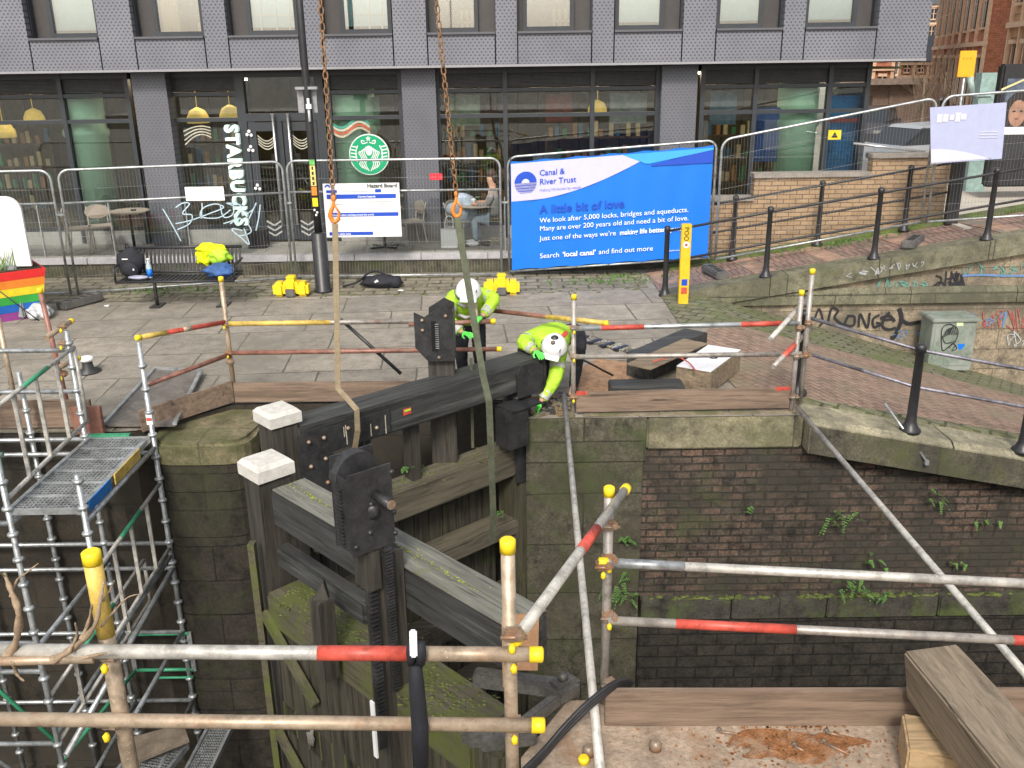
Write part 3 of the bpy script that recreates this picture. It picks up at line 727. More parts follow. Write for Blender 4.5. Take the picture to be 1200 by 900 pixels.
# side return of glass at the right corner
xr = fx(1015, 120, GY)
mb = MB(); mb.box((xr, 19.6, (.35+zo)/2), (.1, .14, zo-.4)); mb.box((xr, 18.8, z_tr), (.06, 1.7, .07)); mb.box((xr,18.8,.66), (.06,1.7,.08)); sf = mb.build('side_bay', M_dgrey, bld)
q = MB(); q.box((xr, 18.7, 1.9), (.014, 1.6, 2.4)); q.build('pane', s_glass, sf)
mb = MB(); mb.box((-6.3, 23.5, 1.9), (27.5, .1, 3.2)); inw = brickmat('shop_inner_wall', 'xz', .5, 4, (.14,.10,.05), (.1,.075,.04), (.03,.03,.02), .02, vary=.3)
mb.build('inner_wall', inw, bld)
mb = MB(); mb.box((-6.3, 20.9, zo-.16), (27.4, 5.4, .04)); mb.build('inner_ceiling', mat('olive_ceiling', (.2,.18,.07), .8), bld)
for x_ in (-17,-12,-9.2,-6,-1.2,1.2,3.6,6): q = MB(); q.box((x_,19.3,zo-.21),(1.6,.25,.05)); q.build('ceiling_lamp', mat('lit_ceiling_lamp',(.9,.8,.6),.5,emit=((1,.8,.52),10),bmp=0), bld)  # glowing strips out of view, added to brighten the shop interior
for px_,w_,col_,z0_,z1_ in ((905,.75,(.03,.1,.4),1.7,2.7),(985,.7,(.02,.2,.55),1.3,2.9),(845,.5,(.12,.2,.3),2.4,3.0),(655,.5,(.3,.06,.04),2.5,3.0),(735,.7,(.3,.32,.34),2.45,3.0),(545,.6,(.25,.3,.24),2.45,3.0),(470-35,.4,(.18,.3,.22),2.4,3.0),(750,.5,(.03,.1,.3),1.2,2.0),(640,.5,(.2,.2,.28),1.2,1.9)):
    x_ = fx(px_,170,18.25); q = MB(); q.box((x_,18.25,(z0_+z1_)/2),(w_,.02,z1_-z0_)); q.build('hanging_poster', mat('poster_%d'%px_, col_, .5, bmp=0, var=.35, scale=2), bld)  # coloured panels standing in for reflections in the shop glass
x_ = fx(985,150,18.22); q = MB(); q.box((x_,18.23,2.45),(.62,.01,.08)); q.build('poster_band', M_redp, bld)  # red strip belonging to the same painted reflections
x_ = fx(978,158,GY-.09); z_ = P(978,158,Y=GY-.09).z; q = MB(); q.box((x_,GY-.09,z_),(.24,.01,.17),m=M_cap); q.prism([V(x_-.06,GY-.1,z_-.05),V(x_+.06,GY-.1,z_-.05),V(x_,GY-.1,z_+.06)],V(0,.004,0),m=M_black); q.build('warning_sticker', None, bld)
mb = MB(); mb.box((-6.3, 20.7, .37), (27.4, 5.4, .03)); mb.build('inner_floor', mat('shop_floor', (.12,.09,.065), .5), bld)
mint = mat('mint_green_column', (.42,.72,.57), .5, var=.06, bmp=0)
for px, w_ in ((105,.38),(417,.42),(930,.38)):
    x = fx(px, 180, 18.35); mb = MB(); mb.lathe((x,18.35,.38), [(w_,0),(w_,1.95),(w_*1.1,2.0),(w_*1.1,2.08),(w_,2.12),(w_,3.0)], mint, 28); mb.build('round_column', mint, bld)
shelfm = mat('dark_shelving', (.1,.06,.035), .7, var=.4, scale=8)
for px0, px1, y in ((520,600,21.5),(640,760,21),(-60,60,21.5),(215,280,21.5),(825,900,21)):
    x0, x1 = fx(px0,150,y), fx(px1,150,y); mb = MB()
    for z in (.5,1.0,1.5,2.0): mb.box(((x0+x1)/2, y, z), (x1-x0, .35, .04))
    for s in (0,1): mb.box((lerp(x0,x1,s), y, 1.3), (.05,.35,1.7))
    mb.build('shelf', shelfm, bld)
    cols = [mat('tin_brown',(.3,.15,.06),.5), mat('tin_cream',(.5,.42,.3),.5), mat('tin_blue',(.04,.12,.28),.5), mat('tin_green',(.06,.22,.1),.5)]
    mb = MB(); random.seed(px0)
    for z in (.52,1.02,1.52,2.02):
        x = x0+.1
        while x < x1-.1:
            h_ = random.uniform(.12,.35); mb.box((x, y-.05, z+h_/2), (.09,.09,h_), m=random.choice(cols)); x += random.uniform(.11,.24)
    mb.build('stock', None, bld)
lampg = mat('glowing_pendant', (.7,.5,.1), .5, emit=((.8,.55,.15), .35), bmp=0)
for px, py, y in ((232,138,19.2),(270,135,19.0),(5,155,19.4),(415,122,19.3),(700,128,21.5),(40,138,21)):
    p = P(px, py, Y=y); mb = MB(); mb.lathe(p-V(0,0,.1), [(.03,.3),(.15,.24),(.21,.12),(.22,.0)][::-1], lampg, 14); mb.tube([p+V(0,0,.2), V(p.x,p.y,zo-.2)], .008); mb.build('pendant_lamp', lampg, bld)
# vents, seats inside: long bench and tables seen through the glass
mb = MB()
for px in (20,60,220,260,540,620,700,740,860):
    x = fx(px,250,19.4); mb.box((x,19.4,.8),(.5,.5,.05)); mb.box((x,19.4,.6),(.06,.06,.4)); mb.box((x+.6,19.5,.62),(.4,.4,.05)); mb.box((x+.78,19.5,.9),(.04,.4,.5))
mb.build('indoor_seating', shelfm, bld)
# door pair
dx0, dx1 = fx(287,200,GY), fx(386,200,GY); dm = (dx0+dx1)/2
mb = MB()
zt_ = zat(340,140)
for x in (dx0+.07, dx1-.07): mb.box((x, GY, (.37+zo)/2), (.16,.15,zo-.42))
mb.box((dm, GY, zt_+.05), (dx1-dx0-.3,.15,.14)); mb.box((dm, GY, zo-.12), (dx1-dx0-.3,.15,.1)); df = mb.build('door_frame', M_dgrey, bld)
q = MB(); q.box((dm, GY+.02, (zt_+zo)/2), (dx1-dx0-.3,.014,zo-zt_-.3)); q.build('pane', s_glass, df)
for s in (-1,1):
    a, b = (dx0+.16, dm-.01) if s < 0 else (dm+.01, dx1-.16)
    q = MB()
    for x in (a+.07, b-.07): q.box((x, GY-.03, (.38+zt_)/2), (.14,.06,zt_-.42))
    q.box(((a+b)/2, GY-.03, .56), (b-a-.28,.06,.34)); q.box(((a+b)/2, GY-.03, zt_-.12), (b-a-.28,.06,.16))
    d = q.build('door', M_dgrey, bld)
    q = MB(); q.box(((a+b)/2, GY-.03, (.7+zt_-.2)/2), (b-a-.28,.014,zt_-.9)); q.build('pane', s_glass, d)
    hx = (b-.13) if s < 0 else (a+.13)
    q = MB(); q.tube([V(hx, GY-.17, .7), V(hx, GY-.17, 2.75)], .025); 
    for z in (.9,2.5): q.tube([V(hx,GY-.17,z), V(hx,GY-.03,z)], .014)
    q.build('handle', M_alum, d)
    q = MB()
    for kz in (.62,.72,.82):
        q.box(((a+b)/2-.07, GY-.065, kz-.1), (.16,.004,.03), (V(.8,0,-.5).normalized(),V(0,1,0),V(.5,0,.8).normalized())); q.box(((a+b)/2+.07, GY-.065, kz-.1), (.16,.004,.03), (V(.8,0,.5).normalized(),V(0,1,0),V(-.5,0,.8).normalized()))
    q.build('chevron_sticker', M_silver, d)
    q = MB()
    arcs = []
    for k in range(4):
        ribbon(q, [V(lerp(a+.16,b-.16,t/10), GY-.04, zt_-.28-.05*k-.1*math.sin(t/10*3.0)) for t in range(11)], .018, V(0,-1,0), None, .004)
    q.build('decal', mat('cream_decal', (.5,.48,.38), .6, bmp=0), d)
for px, py in ((292,157),(294,175),(302,220)):
    p = P(px, py, Y=GY-.1); q = MB()
    for a, b in ((0,.05),(-.04,-.01),(.035,-.02)): q.lathe(p+V(a,0,b), [(.03,0),(.03,.004)], M_white_pl, 10, (V(1,0,0),V(0,0,1),V(0,-1,0)))
    q.build('sticker', M_white_pl, bld)
# decals in shop windows
q = MB()
for k, c in enumerate(((.05,.3,.22),(.5,.5,.4),(.5,.12,.06),(.45,.4,.3))):
    mm = mat('decal_%d' % k, c, .6, bmp=0)
    ribbon(q, [V(fx(388+t*4.5,145,GY), GY-.02, zat(400,143)-.055*k-.09*math.sin(t/1.6)-t*.004) for t in range(11)], .04, V(0,-1,0), mm, .004)
q.build('wave_decal', None, bld)
q = MB()
for k in range(4): ribbon(q, [V(fx(214,150,GY)+.02+.5*t/10, GY-.02, zat(214,148)-.05*k-.3*(1-math.sin(t/10*2.4))*(k*.1+.3)) for t in range(11)], .02, V(0,-1,0), mat('cream_decal', (.5,.48,.38), .6), .004)
q.build('wave_decal', None, bld)
# vertical shop sign letters
lm = mat('mint_white_letters', (.7,.86,.8), .4, var=.02, bmp=0, emit=((.7,.95,.85), .25))
p = P(270, 146, Y=GY-.16)
sg = text('STARBUCKS', .34, p + V(-.1,0,.0), (.0,0,-1), (1,0,0), lm, bld, 'shop_sign', .011, ex=.06, space=1.12, fit=1.86)
# round green logo disc on the window
p = P(433, 181, Y=GY-.16); AX = (V(1,0,0), V(0,0,1), V(0,-1,0))
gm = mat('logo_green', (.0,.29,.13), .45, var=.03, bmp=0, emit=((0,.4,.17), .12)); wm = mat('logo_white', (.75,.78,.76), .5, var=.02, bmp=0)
q = MB(); q.lathe(p, [(.375,0),(.375,.03),(.37,.035)], wm, 48, AX); lo = q.build('logo_disc', wm, bld)
q = MB(); q.lathe(p+V(0,-.036,0), [(.355,0),(.355,.006)], gm, 48, AX); q.build('logo_field', gm, lo)
q = MB(); yy = p.y-.044
def lz(pts, w, mm=wm): ribbon(q, [V(p.x+a*.37, yy, p.z+b*.37) for a, b in spl(pts)], w*.37, V(0,-1,0), mm, .002)
for s in (-1,1):      # wavy stripes either side, fanned ends and crown, all abstract marks
    for k in range(4): lz([(s*(.13+.085*k), .38-.07*k), (s*(.24+.09*k), .1), (s*(.12+.09*k), -.2), (s*(.2+.1*k), -.45), (s*(.05+.1*k), -.8+.05*k)], .045)
    for k in range(5): lz([(s*.62, -.3+.17*k), (s*.9, -.25+.17*k)], .06)
    lz([(s*.62,-.35),(s*.66,.1),(s*.55,.45)], .05); lz([(s*.05,.6),(s*.3,.55),(s*.34,.7),(s*.2,.66)], .05)
q.b.faces.new([q.b.verts.new(V(p.x+.17*.37*math.cos(a), yy-.004, p.z+.2*.37+.24*.37*math.sin(a))) for a in [k*math.pi/10 for k in range(20)]][::-1])
st = [V(p.x+ (.15 if k % 2 == 0 else .065)*.37*math.sin(k*math.pi/5), yy-.004, p.z+.78*.37+(.15 if k % 2 == 0 else .065)*.37*math.cos(k*math.pi/5)) for k in range(10)]
q.b.faces.new([q.b.verts.new(v) for v in st])
q.build('logo_mark', wm, lo)
# cream and red notices
q = MB(); p = P(511, 207, Y=16.12); q.box(p, (.22,.01,.11)); nred = q.build('safety_notice', mat('red_sign', (.7,.03,.05), .5, bmp=0)); tag(nred, 'small red notice tied on the fence beside the lifting sling', 'notice')
text('- - -', .045, p+V(-.09,-.008,-.015), (1,0,0), (0,0,1), M_white_pl, None, 'notice_text').parent = nred

# ------------------------------------------------------------------ street on the right, far buildings
mb = MB(); mb.face([V(7.6,19,.3), V(60,19,.3), V(60,160,.3), V(7.6,160,.3)]); struct('street', mb, mat('pale_street', (.42,.38,.33), .9, var=.1, scale=1))
mb = MB(); mb.box((12.4,17.6,.45),(9.6,4.4,.8)); struct('pavement', mb, mat('pale_pavement', (.5,.46,.4), .85, var=.1))
redb = brickmat('red_brick', 'xz', .225, .075, (.5,.17,.1), (.42,.13,.08), (.3,.2,.14), .01, vary=.15)
redb2 = brickmat('red_terracotta', 'xz', .225, .075, (.58,.22,.12), (.48,.17,.09), (.3,.16,.1), .01, vary=.2)
buff = mat('buff_stone_dressing', (.62,.42,.28), .8, var=.15)
wdark = mat('window_dark', (.03,.035,.04), .15, var=.1, bmp=0)
def victorian(name, x0, y0, x1, y1, z0, z1, label, floors, bays, m, roofm=None, arch=True):
    a, b = V(x0,y0,0), V(x1,y1,0); u = (b-a); L_ = u.length; u.normalize(); n = u.cross(V(0,0,1)) # toward viewer
    t = thing(name, ((x0+x1)/2, (y0+y1)/2, z0), label, 'building')
    mb = MB(); dp = -n*6
    mb.prism([a+V(0,0,z0), b+V(0,0,z0), b+V(0,0,z1), a+V(0,0,z1)], dp); mb.build('wall', m, t)
    fh = (z1-z0)/floors
    mb = MB()
    for f in range(1, floors+1): 
        c = (a+b)/2+V(0,0,z0+f*fh-.12)+n*.08; mb.box(c, (L_+.2, .25, .18), (u, n, V(0,0,1)))
    for i in range(bays+1):
        c = a+u*(L_*i/bays)+V(0,0,(z0+z1)/2)+n*.05; mb.box(c, (.16,.14,z1-z0-.3), (u,n,V(0,0,1)))
    mb.build('stone_bands', buff, t)
    for f in range(floors):
        for i in range(bays):
            c = a+u*(L_*(i+.5)/bays)+V(0,0,z0+(f+.48)*fh)+n*.03
            ww = L_/bays*.38
            q = MB(); q.box(c, (ww, .08, fh*.62), (u,n,V(0,0,1))); wn = q.build('window', wdark, t)
            q = MB(); q.box(c+V(0,0,-fh*.33)+n*.06, (ww*1.25,.12,.1), (u,n,V(0,0,1))); q.box(c+V(0,0,fh*.335)+n*.06, (ww*1.25,.12,.14), (u,n,V(0,0,1))); q.box(c+n*.045, (.06,.04,fh*.62), (u,n,V(0,0,1))); q.box(c+n*.05, (ww,.03,.05), (u,n,V(0,0,1))); q.build('surround', buff, wn)
    mb = MB(); mb.prism([a+V(0,0,z1)+n*.3, b+V(0,0,z1)+n*.3, b+V(0,0,z1+1.6)-n*3, a+V(0,0,z1+1.6)-n*3], -n*3); mb.build('roof', mat('slate', (.08,.085,.095), .7), t)
    return t
def at(px, py, Y): return P(px, py, Y=Y)
p0, p1 = at(1062,150,60), at(1112,150,62)
victorian('red_brick_building', p0.x, 62, p1.x, 60, 1, at(1085,72,60).z, 'distant red brick building with pale bands above the parked cars', 3, 5, redb)
p0, p1 = at(1111,150,55), at(1170,150,38)
victorian('red_brick_building', p0.x, 58, p1.x, 40, 1, 17, 'tall brown terracotta building with sunlit windows behind the yellow sign', 5, 7, redb2)
p0, p1 = at(1168,150,36), at(1290,150,26)
victorian('corner_building', p0.x, 36, p1.x, 27, 1, 16, 'ornate orange stone building at the top right corner', 4, 6, brickmat('orange_stone','xz',.8,.4,(.5,.28,.14),(.42,.22,.11),(.2,.12,.08),.02,vary=.25))
p0, p1 = at(1085,40,80), at(1125,40,76)
victorian('slate_grey_building', p0.x-3, 84, p1.x, 80, 1, at(1100,5,80).z, 'dark grey building rising beyond the far red brick building', 5, 6, mat('grey_render', (.13,.14,.16), .8))
p0, p1 = at(1015,150,46), at(1048,150,46)
victorian('red_brick_building', p0.x-1, 48, p1.x, 47, 1, at(1030,67,46).z+4, 'red brick building seen under the building corner behind the bridge', 3, 3, redb)
# bridge (viaduct) across the street
t = thing('railway_bridge', (at(1040,130,42).x, 42, 1), 'brown iron railway bridge crossing the street beyond the parked cars', 'bridge')
x0, x1 = at(1005,95,42).x-3, at(1075,95,42).x; zt, zb = at(1040,92,42).z, at(1040,99,42).z
mb = MB(); mb.box(((x0+x1)/2, 42, (zt+zb)/2), (x1-x0, .6, zt-zb)); mb.build('girder', mat('brown_iron', (.2,.15,.12), .7), t)
x2, x3 = at(1040,120,42.5).x, at(1066,120,42.5).x
mb = MB(); pts_ = [V(x2,42.4,zb)] + [V(lerp(x2,x3+.6,k/8), 42.4, zb - (zb-3.0)*(1-math.cos(k/8*math.pi/2)**.7)*.9) for k in range(9)] + [V(x3+.7,42.4,1), V(x3+2.0,42.4,1), V(x3+2.0,42.4,zb)]
mb.box(((x2+x3)/2+.6,43.6,(zb+.3)/2),(x3-x2+1.2,2.6,zb-.32)); mb.box((x2-.35,43.6,zb-.45),(.7,2.4,.86)); mb.box((x2-1.0,43.6,zb-.25),(.6,2.4,.46)); mb.build('abutment', brickmat('brown_brick','xz',.225,.075,(.22,.14,.1),(.18,.12,.09),(.12,.1,.08),.01), t)
# cars
def car(name, c, ang, col, label):
    t = thing(name, c, label, 'car', 'cars parked in the street'); 
    def body(prof, w, m, nm, par=t, z0=0):
        mb = MB(); mb.prism([V(x, -w/2, z) for x, z in prof], V(0,w,0)); bmesh.ops.bevel(mb.b, geom=[e for e in mb.b.edges if abs((e.verts[0].co-e.verts[1].co).y) < .01], offset=.05, segments=2, affect='EDGES')
        me_b = mb; o = me_b.build(nm, m); o.parent = par; return o
    paint = mat('car_paint_'+name+str(round(c[0])), col, .25, var=.04, bmp=0)
    body([(-2.1,.3),(2.1,.3),(2.15,.65),(2.0,.85),(1.1,.98),(-1.9,1.0),(-2.12,.8)], 1.75, paint, 'body')
    body([(-1.75,.96),(1.15,.95),(.45,1.42),(-1.1,1.46)], 1.5, wdark, 'windows')
    body([(-1.2,1.44),(.5,1.4),(.35,1.47),(-1.0,1.5)], 1.35, paint, 'roof')
    for x in (-1.3,1.35):
        for y in (-.8,.8):
            q = MB(); q.lathe(V(x,y-.1,.32), [(.32,0),(.32,.2)], None, 20, (V(1,0,0),V(0,0,1),V(0,1,0))); wh = q.build('wheel', M_rubber); wh.parent = t
            q = MB(); q.lathe(V(x,y-.11,.32), [(.2,0),(.2,.22)], None, 16, (V(1,0,0),V(0,0,1),V(0,1,0))); r_ = q.build('rim', M_alum); r_.parent = wh
    for y in (-.65,.65):
        q = MB(); q.box((2.1,y,.7),(.08,.35,.14),bev=.02); h_ = q.build('headlight', M_alum); h_.parent = t
    t.rotation_euler.z = ang; return t
p = at(1058,192,27); car('parked_car', (p.x+.3,27,.3), R(200), (.35,.37,.4), 'silver grey car with dark windows just behind the brick wall')
p = at(1030,158,36); car('parked_car', (p.x,37,.3), R(240), (.05,.05,.06), 'black car farther up the street behind the silver car')
p = at(1075,152,45); car('parked_car', (p.x+.5,45,.3), R(250), (.5,.5,.5), 'pale car farthest away below the red brick building')
# bare street trees
def tree(px, Y, hh, label, seed):
    random.seed(seed); p = at(px, 150, Y); t = thing('bare_tree', (p.x,Y,1), label, 'tree', 'bare trees along the far street')
    bark = mat('bark', (.16,.12,.08), .9)
    q = MB(); q.tube([V(p.x,Y,.3), V(p.x+.1,Y,.3+hh*.3), V(p.x,Y,.3+hh*.62)], [.08,.06,.035]); q.build('trunk', bark, t)
    q = MB()
    for k in range(10):
        z = .3+hh*random.uniform(.25,.6); a = random.uniform(0,6.28); L_ = hh*random.uniform(.12,.36); e = V(p.x+math.cos(a)*L_*.5, Y+math.sin(a)*L_*.5, z+L_)
        q.tube([V(p.x,Y,z), lerp(V(p.x,Y,z), e, .5)+V(0,0,-.1), e], [.022,.014,.006], seg=4)
        for j in range(3):
            f = e+V(random.uniform(-.6,.6), random.uniform(-.6,.6), random.uniform(.2,.8)); q.tube([lerp(V(p.x,Y,z), e, .7), f], [.008,.004], seg=3)
    q.build('crown', bark, t)
tree(1076, 34, 4.2, 'bare twiggy tree left of the yellow sign', 3); tree(1100, 37, 4.4, 'bare twiggy tree nearest behind the yellow sign', 4)
# yellow sign on a post
p = at(1133,75,21); t = thing('yellow_sign', (p.x,21,1.05), 'plain yellow rectangular board on a grey post beside the street', 'sign')
mb = MB(); mb.box(p, (.36,.04,.54), bev=.01); mb.build('panel', mat('amber_panel', (.85,.42,.02), .5, var=.04, bmp=0), t)
mb = MB(); mb.tube([V(p.x,21.04,1.05), V(p.x,21.04,p.z+.2)], .035); mb.build('post', M_galv, t)
text('> > >', .09, p+V(-.12,-.025,.08), (1,0,0),(0,0,1), M_orange, t, 'lettering')
mb = MB(); q1 = at(1140,107,21); mb.box(q1+V(.2,0,-.1), (.4,.3,.09), bev=.04); mb.tube([q1+V(.0,0,-.1), q1+V(-.1,0,.3)], .07); mb.build('lantern', mat('pale_green_lantern', (.32,.42,.4), .5), t)
mb = MB(); q1 = at(1156,110,24); mb.box(q1+V(0,0,-1.3), (.5,.3,3.6)); o = mb.build('cabinet_column', mat('pale_green_glass', (.25,.36,.34), .4)); tag(o, 'pale green upright pillar left of the advertising panel', 'pillar')
# advertising shelter panel
p = at(1190,150,18.6); x0 = at(1165,150,18.6).x; t = thing('advertising_panel', (x0+1.0,18.6,1.05), 'tall black advertising unit with a film style poster at the right edge', 'advert panel')
zt, zb = at(1180,75,18.6).z, 1.1
mb = MB(); mb.box((x0+1.1,18.7,(zt+zb)/2), (2.2,.24,zt-zb), bev=.04); mb.build('casing', M_black, t)
mb = MB(); z0, z1 = at(1190,168,18.6).z, at(1190,92,18.6).z; x2 = at(1176,130,18.55).x
mb.box((x2+.8,18.575,(z0+z1)/2), (1.6,.012,z1-z0)); po = mb.build('poster', mat('poster_dusk', (.1,.13,.18), .4, var=.5, scale=1.2, bmp=0), t)
hx, hz = at(1193,130,18.55).x, at(1193,131,18.55).z
def disc(mb, c, rx, rz, m, y): mb.face([V(c[0]+rx*math.cos(k*math.pi/12), y, c[1]+rz*math.sin(k*math.pi/12)) for k in range(24)], m)
mb = MB(); disc(mb, (hx,hz-.55), .5,.35, mat('poster_coat',(.03,.03,.035),.6,bmp=0), 18.566); disc(mb, (hx+.02,hz), .3,.38, mat('poster_hood',(.025,.02,.02),.6,bmp=0), 18.562); disc(mb, (hx,hz-.03), .17,.25, mat('poster_face',(.34,.19,.13),.6,bmp=0), 18.558); disc(mb, (hx-.07,hz+.01),.035,.014, M_black, 18.554); disc(mb, (hx+.07,hz+.01),.035,.014, M_black, 18.554); disc(mb, (hx,hz-.13),.05,.012, mat('poster_lip',(.2,.07,.06),.6,bmp=0), 18.554)
mb.build('poster_figure', None, po)
mb = MB(); ribbon(mb, [V(x2-.1+.14*k, 18.55, z1-.2+.5*math.sin(k/12*1.5)) for k in range(12)], .04, V(0,-1,0)); mb.build('poster_arc', mat('gold_line', (.6,.55,.3), .5, bmp=0), po)
mb = MB(); mb.box((x2+.5,18.56,at(1190,153,18.6).z),(1.1,.01,.14)); mb.build('title_band', M_white_pl, po)
# ------------------------------------------------------------------ temporary fence panels
M_wire = mat('fence_wire', (.33,.34,.35), .4, metal=.5, var=.05, bmp=0)
def fence(a, b, za, zb, hgt, label, wires=True, mid=True):
    """a, b: bottom corners; za, zb heights of the bottom rail; hgt panel height"""
    a, b = V(a[0],a[1],za), V(b[0],b[1],zb); u = (b-a); L_ = u.length; u.normalize(); up = V(0,0,1)
    t = thing('mesh_fence', (a+b)/2, label, 'fence panel', 'temporary mesh fence panels round the works')
    r = .16; r1 = .021
    q = MB(); loop = [a, a+up*(hgt-r)]
    for k in range(1,6): th = k/6*math.pi/2; loop.append(a+up*(hgt-r+r*math.sin(th)) + u*(r-r*math.cos(th)))
    loop += [a+up*hgt+u*r, b+up*hgt-u*r]
    for k in range(1,6): th = k/6*math.pi/2; loop.append(b+up*(hgt-r+r*math.cos(th)) - u*(r-r*math.sin(th)))
    loop += [b+up*(hgt-r), b]
    q.tube(loop, r1, seg=8); q.tube([a+up*.03, b+up*.03], r1*.9); q.build('frame', M_galv, t)
    if mid: q = MB(); q.tube([a+up*(hgt-.52), b+up*(hgt-.52)], .019); q.build('mid_rail', M_galv, t)
    if wires:
        q = MB(); n = int(L_/.052)
        for i in range(1, n):
            c = lerp(a, b, i/n); q.tube([c+up*.03, c+up*(hgt-.03)], .0016, seg=3, caps=False)
        for z in (.3,.62,.95,1.2,1.72):
            q.tube([a+up*z, b+up*z], .0022, seg=3, caps=False)
        q.build('mesh_infill', M_wire, t)
    return t
def pz(px, py, z): p = P(px, py, z); return (p.x, p.y)
FA = pz(-140,352,.03), pz(83,345,.03)
fence(FA[0], FA[1], .03, .03, 2.02, 'mesh fence panel at the left edge behind the striped planter')
FB = pz(92,345,.03), pz(343,327,.03)
fence(FB[0], FB[1], .03, .03, 2.02, 'mesh fence panel behind the black bench, carrying a small blank white plate')
FC = pz(348,326,.03), pz(588,323,.03)
fence(FC[0], FC[1], .03, .03, 2.02, 'mesh fence panel that carries the white hazard notice board')
FD0, FD1 = P(597,320,Y=16.05), P(832,304,Y=15.75)
fd = fence((FD0.x,FD0.y), (FD1.x,FD1.y), FD0.z, FD1.z, 2.0, 'fence panel covered by the large blue banner', wires=False, mid=False)
pe0, pe1 = P(838,306,Y=15.5), P(1079,262,Y=15.3)
fence((pe0.x,pe0.y), (pe1.x,pe1.y), pe0.z, pe1.z, 2.0, 'tilted mesh fence panel standing on the ramp in front of the buff brick wall', mid=False)
pf0, pf1 = P(1086,262,Y=15.2), P(1330,246,Y=15.0)
fence((pf0.x,pf0.y), (pf1.x,pf1.y), pf0.z, pf1.z, 2.0, 'mesh fence panel at the right edge with a faded pale banner', mid=False)
# couplers joining panels
for (x, y), z in ((((FA[1][0]+FB[0][0])/2, FA[1][1]), 1.35), (((FB[1][0]+FC[0][0])/2, FC[0][1]), 1.35), (((FC[1][0]+FD0.x)/2, FD0.y), 1.3), (((pe1.x+pf0.x)/2, 15.25), 1.9)):
    q = MB(); q.box((x, y-.03, z), (.13,.03,.035), bev=.006); o = q.build('fence_clip', M_galv)
    tag(o, None, 'fence clip', 'steel clips joining the fence panels'); o['label'] = {0:'steel clip joining the two fence panels behind the planter and bench'}.get(0)
clips = [o for o in bpy.data.objects if o.name.startswith('fence_clip')]
for o, l_ in zip(clips, ('steel clip between the planter fence and the bench fence', 'steel clip beside the tall black pole joining two fences', 'steel clip at the left upright of the blue banner', 'steel clip joining the ramp fence to the pale banner fence')): o['label'] = l_
# blue banner on its panel
def frame_of(a, b):
    u = (b-a).normalized(); n = u.cross(V(0,0,1)).normalized(); return u, n
a, b = FD0+V(0,0,.05), FD1+V(0,0,.05); u, n = frame_of(a, b); LB = (b-a).length
bn = thing('banner', (a+b)/2, 'large bright blue canal charity banner with white lettering', 'banner')
a = a+u*.05+n*.035; LB -= .10; HB = 1.88
def bp(s, t, o=0): return a + u*(s*LB) + V(0,0,1)*(t*HB) + n*o
M_bblue = mat('banner_blue', (.004,.165,.72), .45, var=.04, bmp=0, scale=1.5); M_blil = mat('banner_lilac', (.52,.52,.85), .5, var=.04, bmp=0); M_broy = mat('banner_royal', (.012,.07,.5), .45, var=.04, bmp=0); M_bsky = mat('banner_sky', (.05,.36,.9), .45, var=.04, bmp=0)
M_wtxt = mat('white_lettering', (.8,.85,.95), .5, var=.02, bmp=0)
q = MB()                                     # cloth with small sags between its ties
NS, NT = 48, 12
def sag(s): return .012*abs(math.sin(s*math.pi*6))
grid = [[bp(i/NS, lerp(.0+sag(i/NS), 1-sag(i/NS), j/NT), .008*math.sin(i*.9)*math.sin(j/NT*math.pi)) for j in range(NT+1)] for i in range(NS+1)]
for i in range(NS):
    for j in range(NT):
        q.face([grid[i][j], grid[i+1][j], grid[i+1][j+1], grid[i][j+1]])
bmesh.ops.remove_doubles(q.b, verts=q.b.verts, dist=1e-4)
q.b.normal_update(); gq = list(q.b.verts); ret = bmesh.ops.extrude_face_region(q.b, geom=list(q.b.faces)); bmesh.ops.translate(q.b, verts=[v for v in ret['geom'] if isinstance(v, bmesh.types.BMVert)], vec=-n*.006)
q.build('cloth', M_bblue, bn)
def bpoly(pts, m, o, nm):
    """polygon strip between lower and upper curve"""
    q = MB(); 
    for (s0,l0,u0), (s1,l1,u1) in zip(pts, pts[1:]): q.face([bp(s0,l0,o), bp(s1,l1,o), bp(s1,u1,o), bp(s0,u0,o)], m)
    return q.build(nm, m, bn)
S = lambda t: (1-math.cos(t*math.pi))/2
lil = []
for k in range(25):
    s = k/24*.67; low = .64 + .02*s + .28*max(0,(s-.12)/.55)**1.7; lil.append((s+.002, min(low,.975), .978))
bpoly(lil, M_blil, .014, 'lilac_field')
sk = [(s, lerp(.93,.86,(s-.55)/.45) if s < .68 else .90+.02*math.sin(s*3), .98) for s in [.56+.022*k for k in range(20)]]
bpoly([(s, min(.975, .975-(s-.56)*.8) if s < .68 else .88+(s-.68)*.25, .978) for s in [.56+.44*k/20 for k in range(21)]], M_bsky, .016, 'sky_field')
bpoly([(s, .86-.04*(s-.7), min(.95,.87+.25*math.sin((s-.7)*2.2)*.6)) for s in [.7+.3*k/16 for k in range(17)]], M_broy, .02, 'royal_field')
vup = V(0,0,1)
def btxt(s, t, body, size, m=M_wtxt, bold=.0, sx=1.0): return text(body, size, bp(s,t,.026), u, vup, m, bn, 'lettering', bold, sx=sx)
btxt(.145,.855,'Canal &', .135, M_broy, .001); btxt(.145,.775,'River Trust', .135, M_broy, .001); btxt(.145,.715,'Making life better by water', .062, mat('banner_grey_lilac', (.3,.3,.6), .5, bmp=0), sx=1.05)
btxt(.145,.515,'A little bit of love', .2, M_broy, .003, sx=1.02)
btxt(.145,.43,'We look after 5,000 locks, bridges and aqueducts.', .118, sx=1.06); btxt(.145,.355,'Many are over 200 years old and need a bit of love.', .118, sx=1.035)
btxt(.145,.265,'Just one of the ways we\u2019re ', .118, sx=1.04); btxt(.552,.265,'making life better by water', .116, bold=.0022, sx=.95)
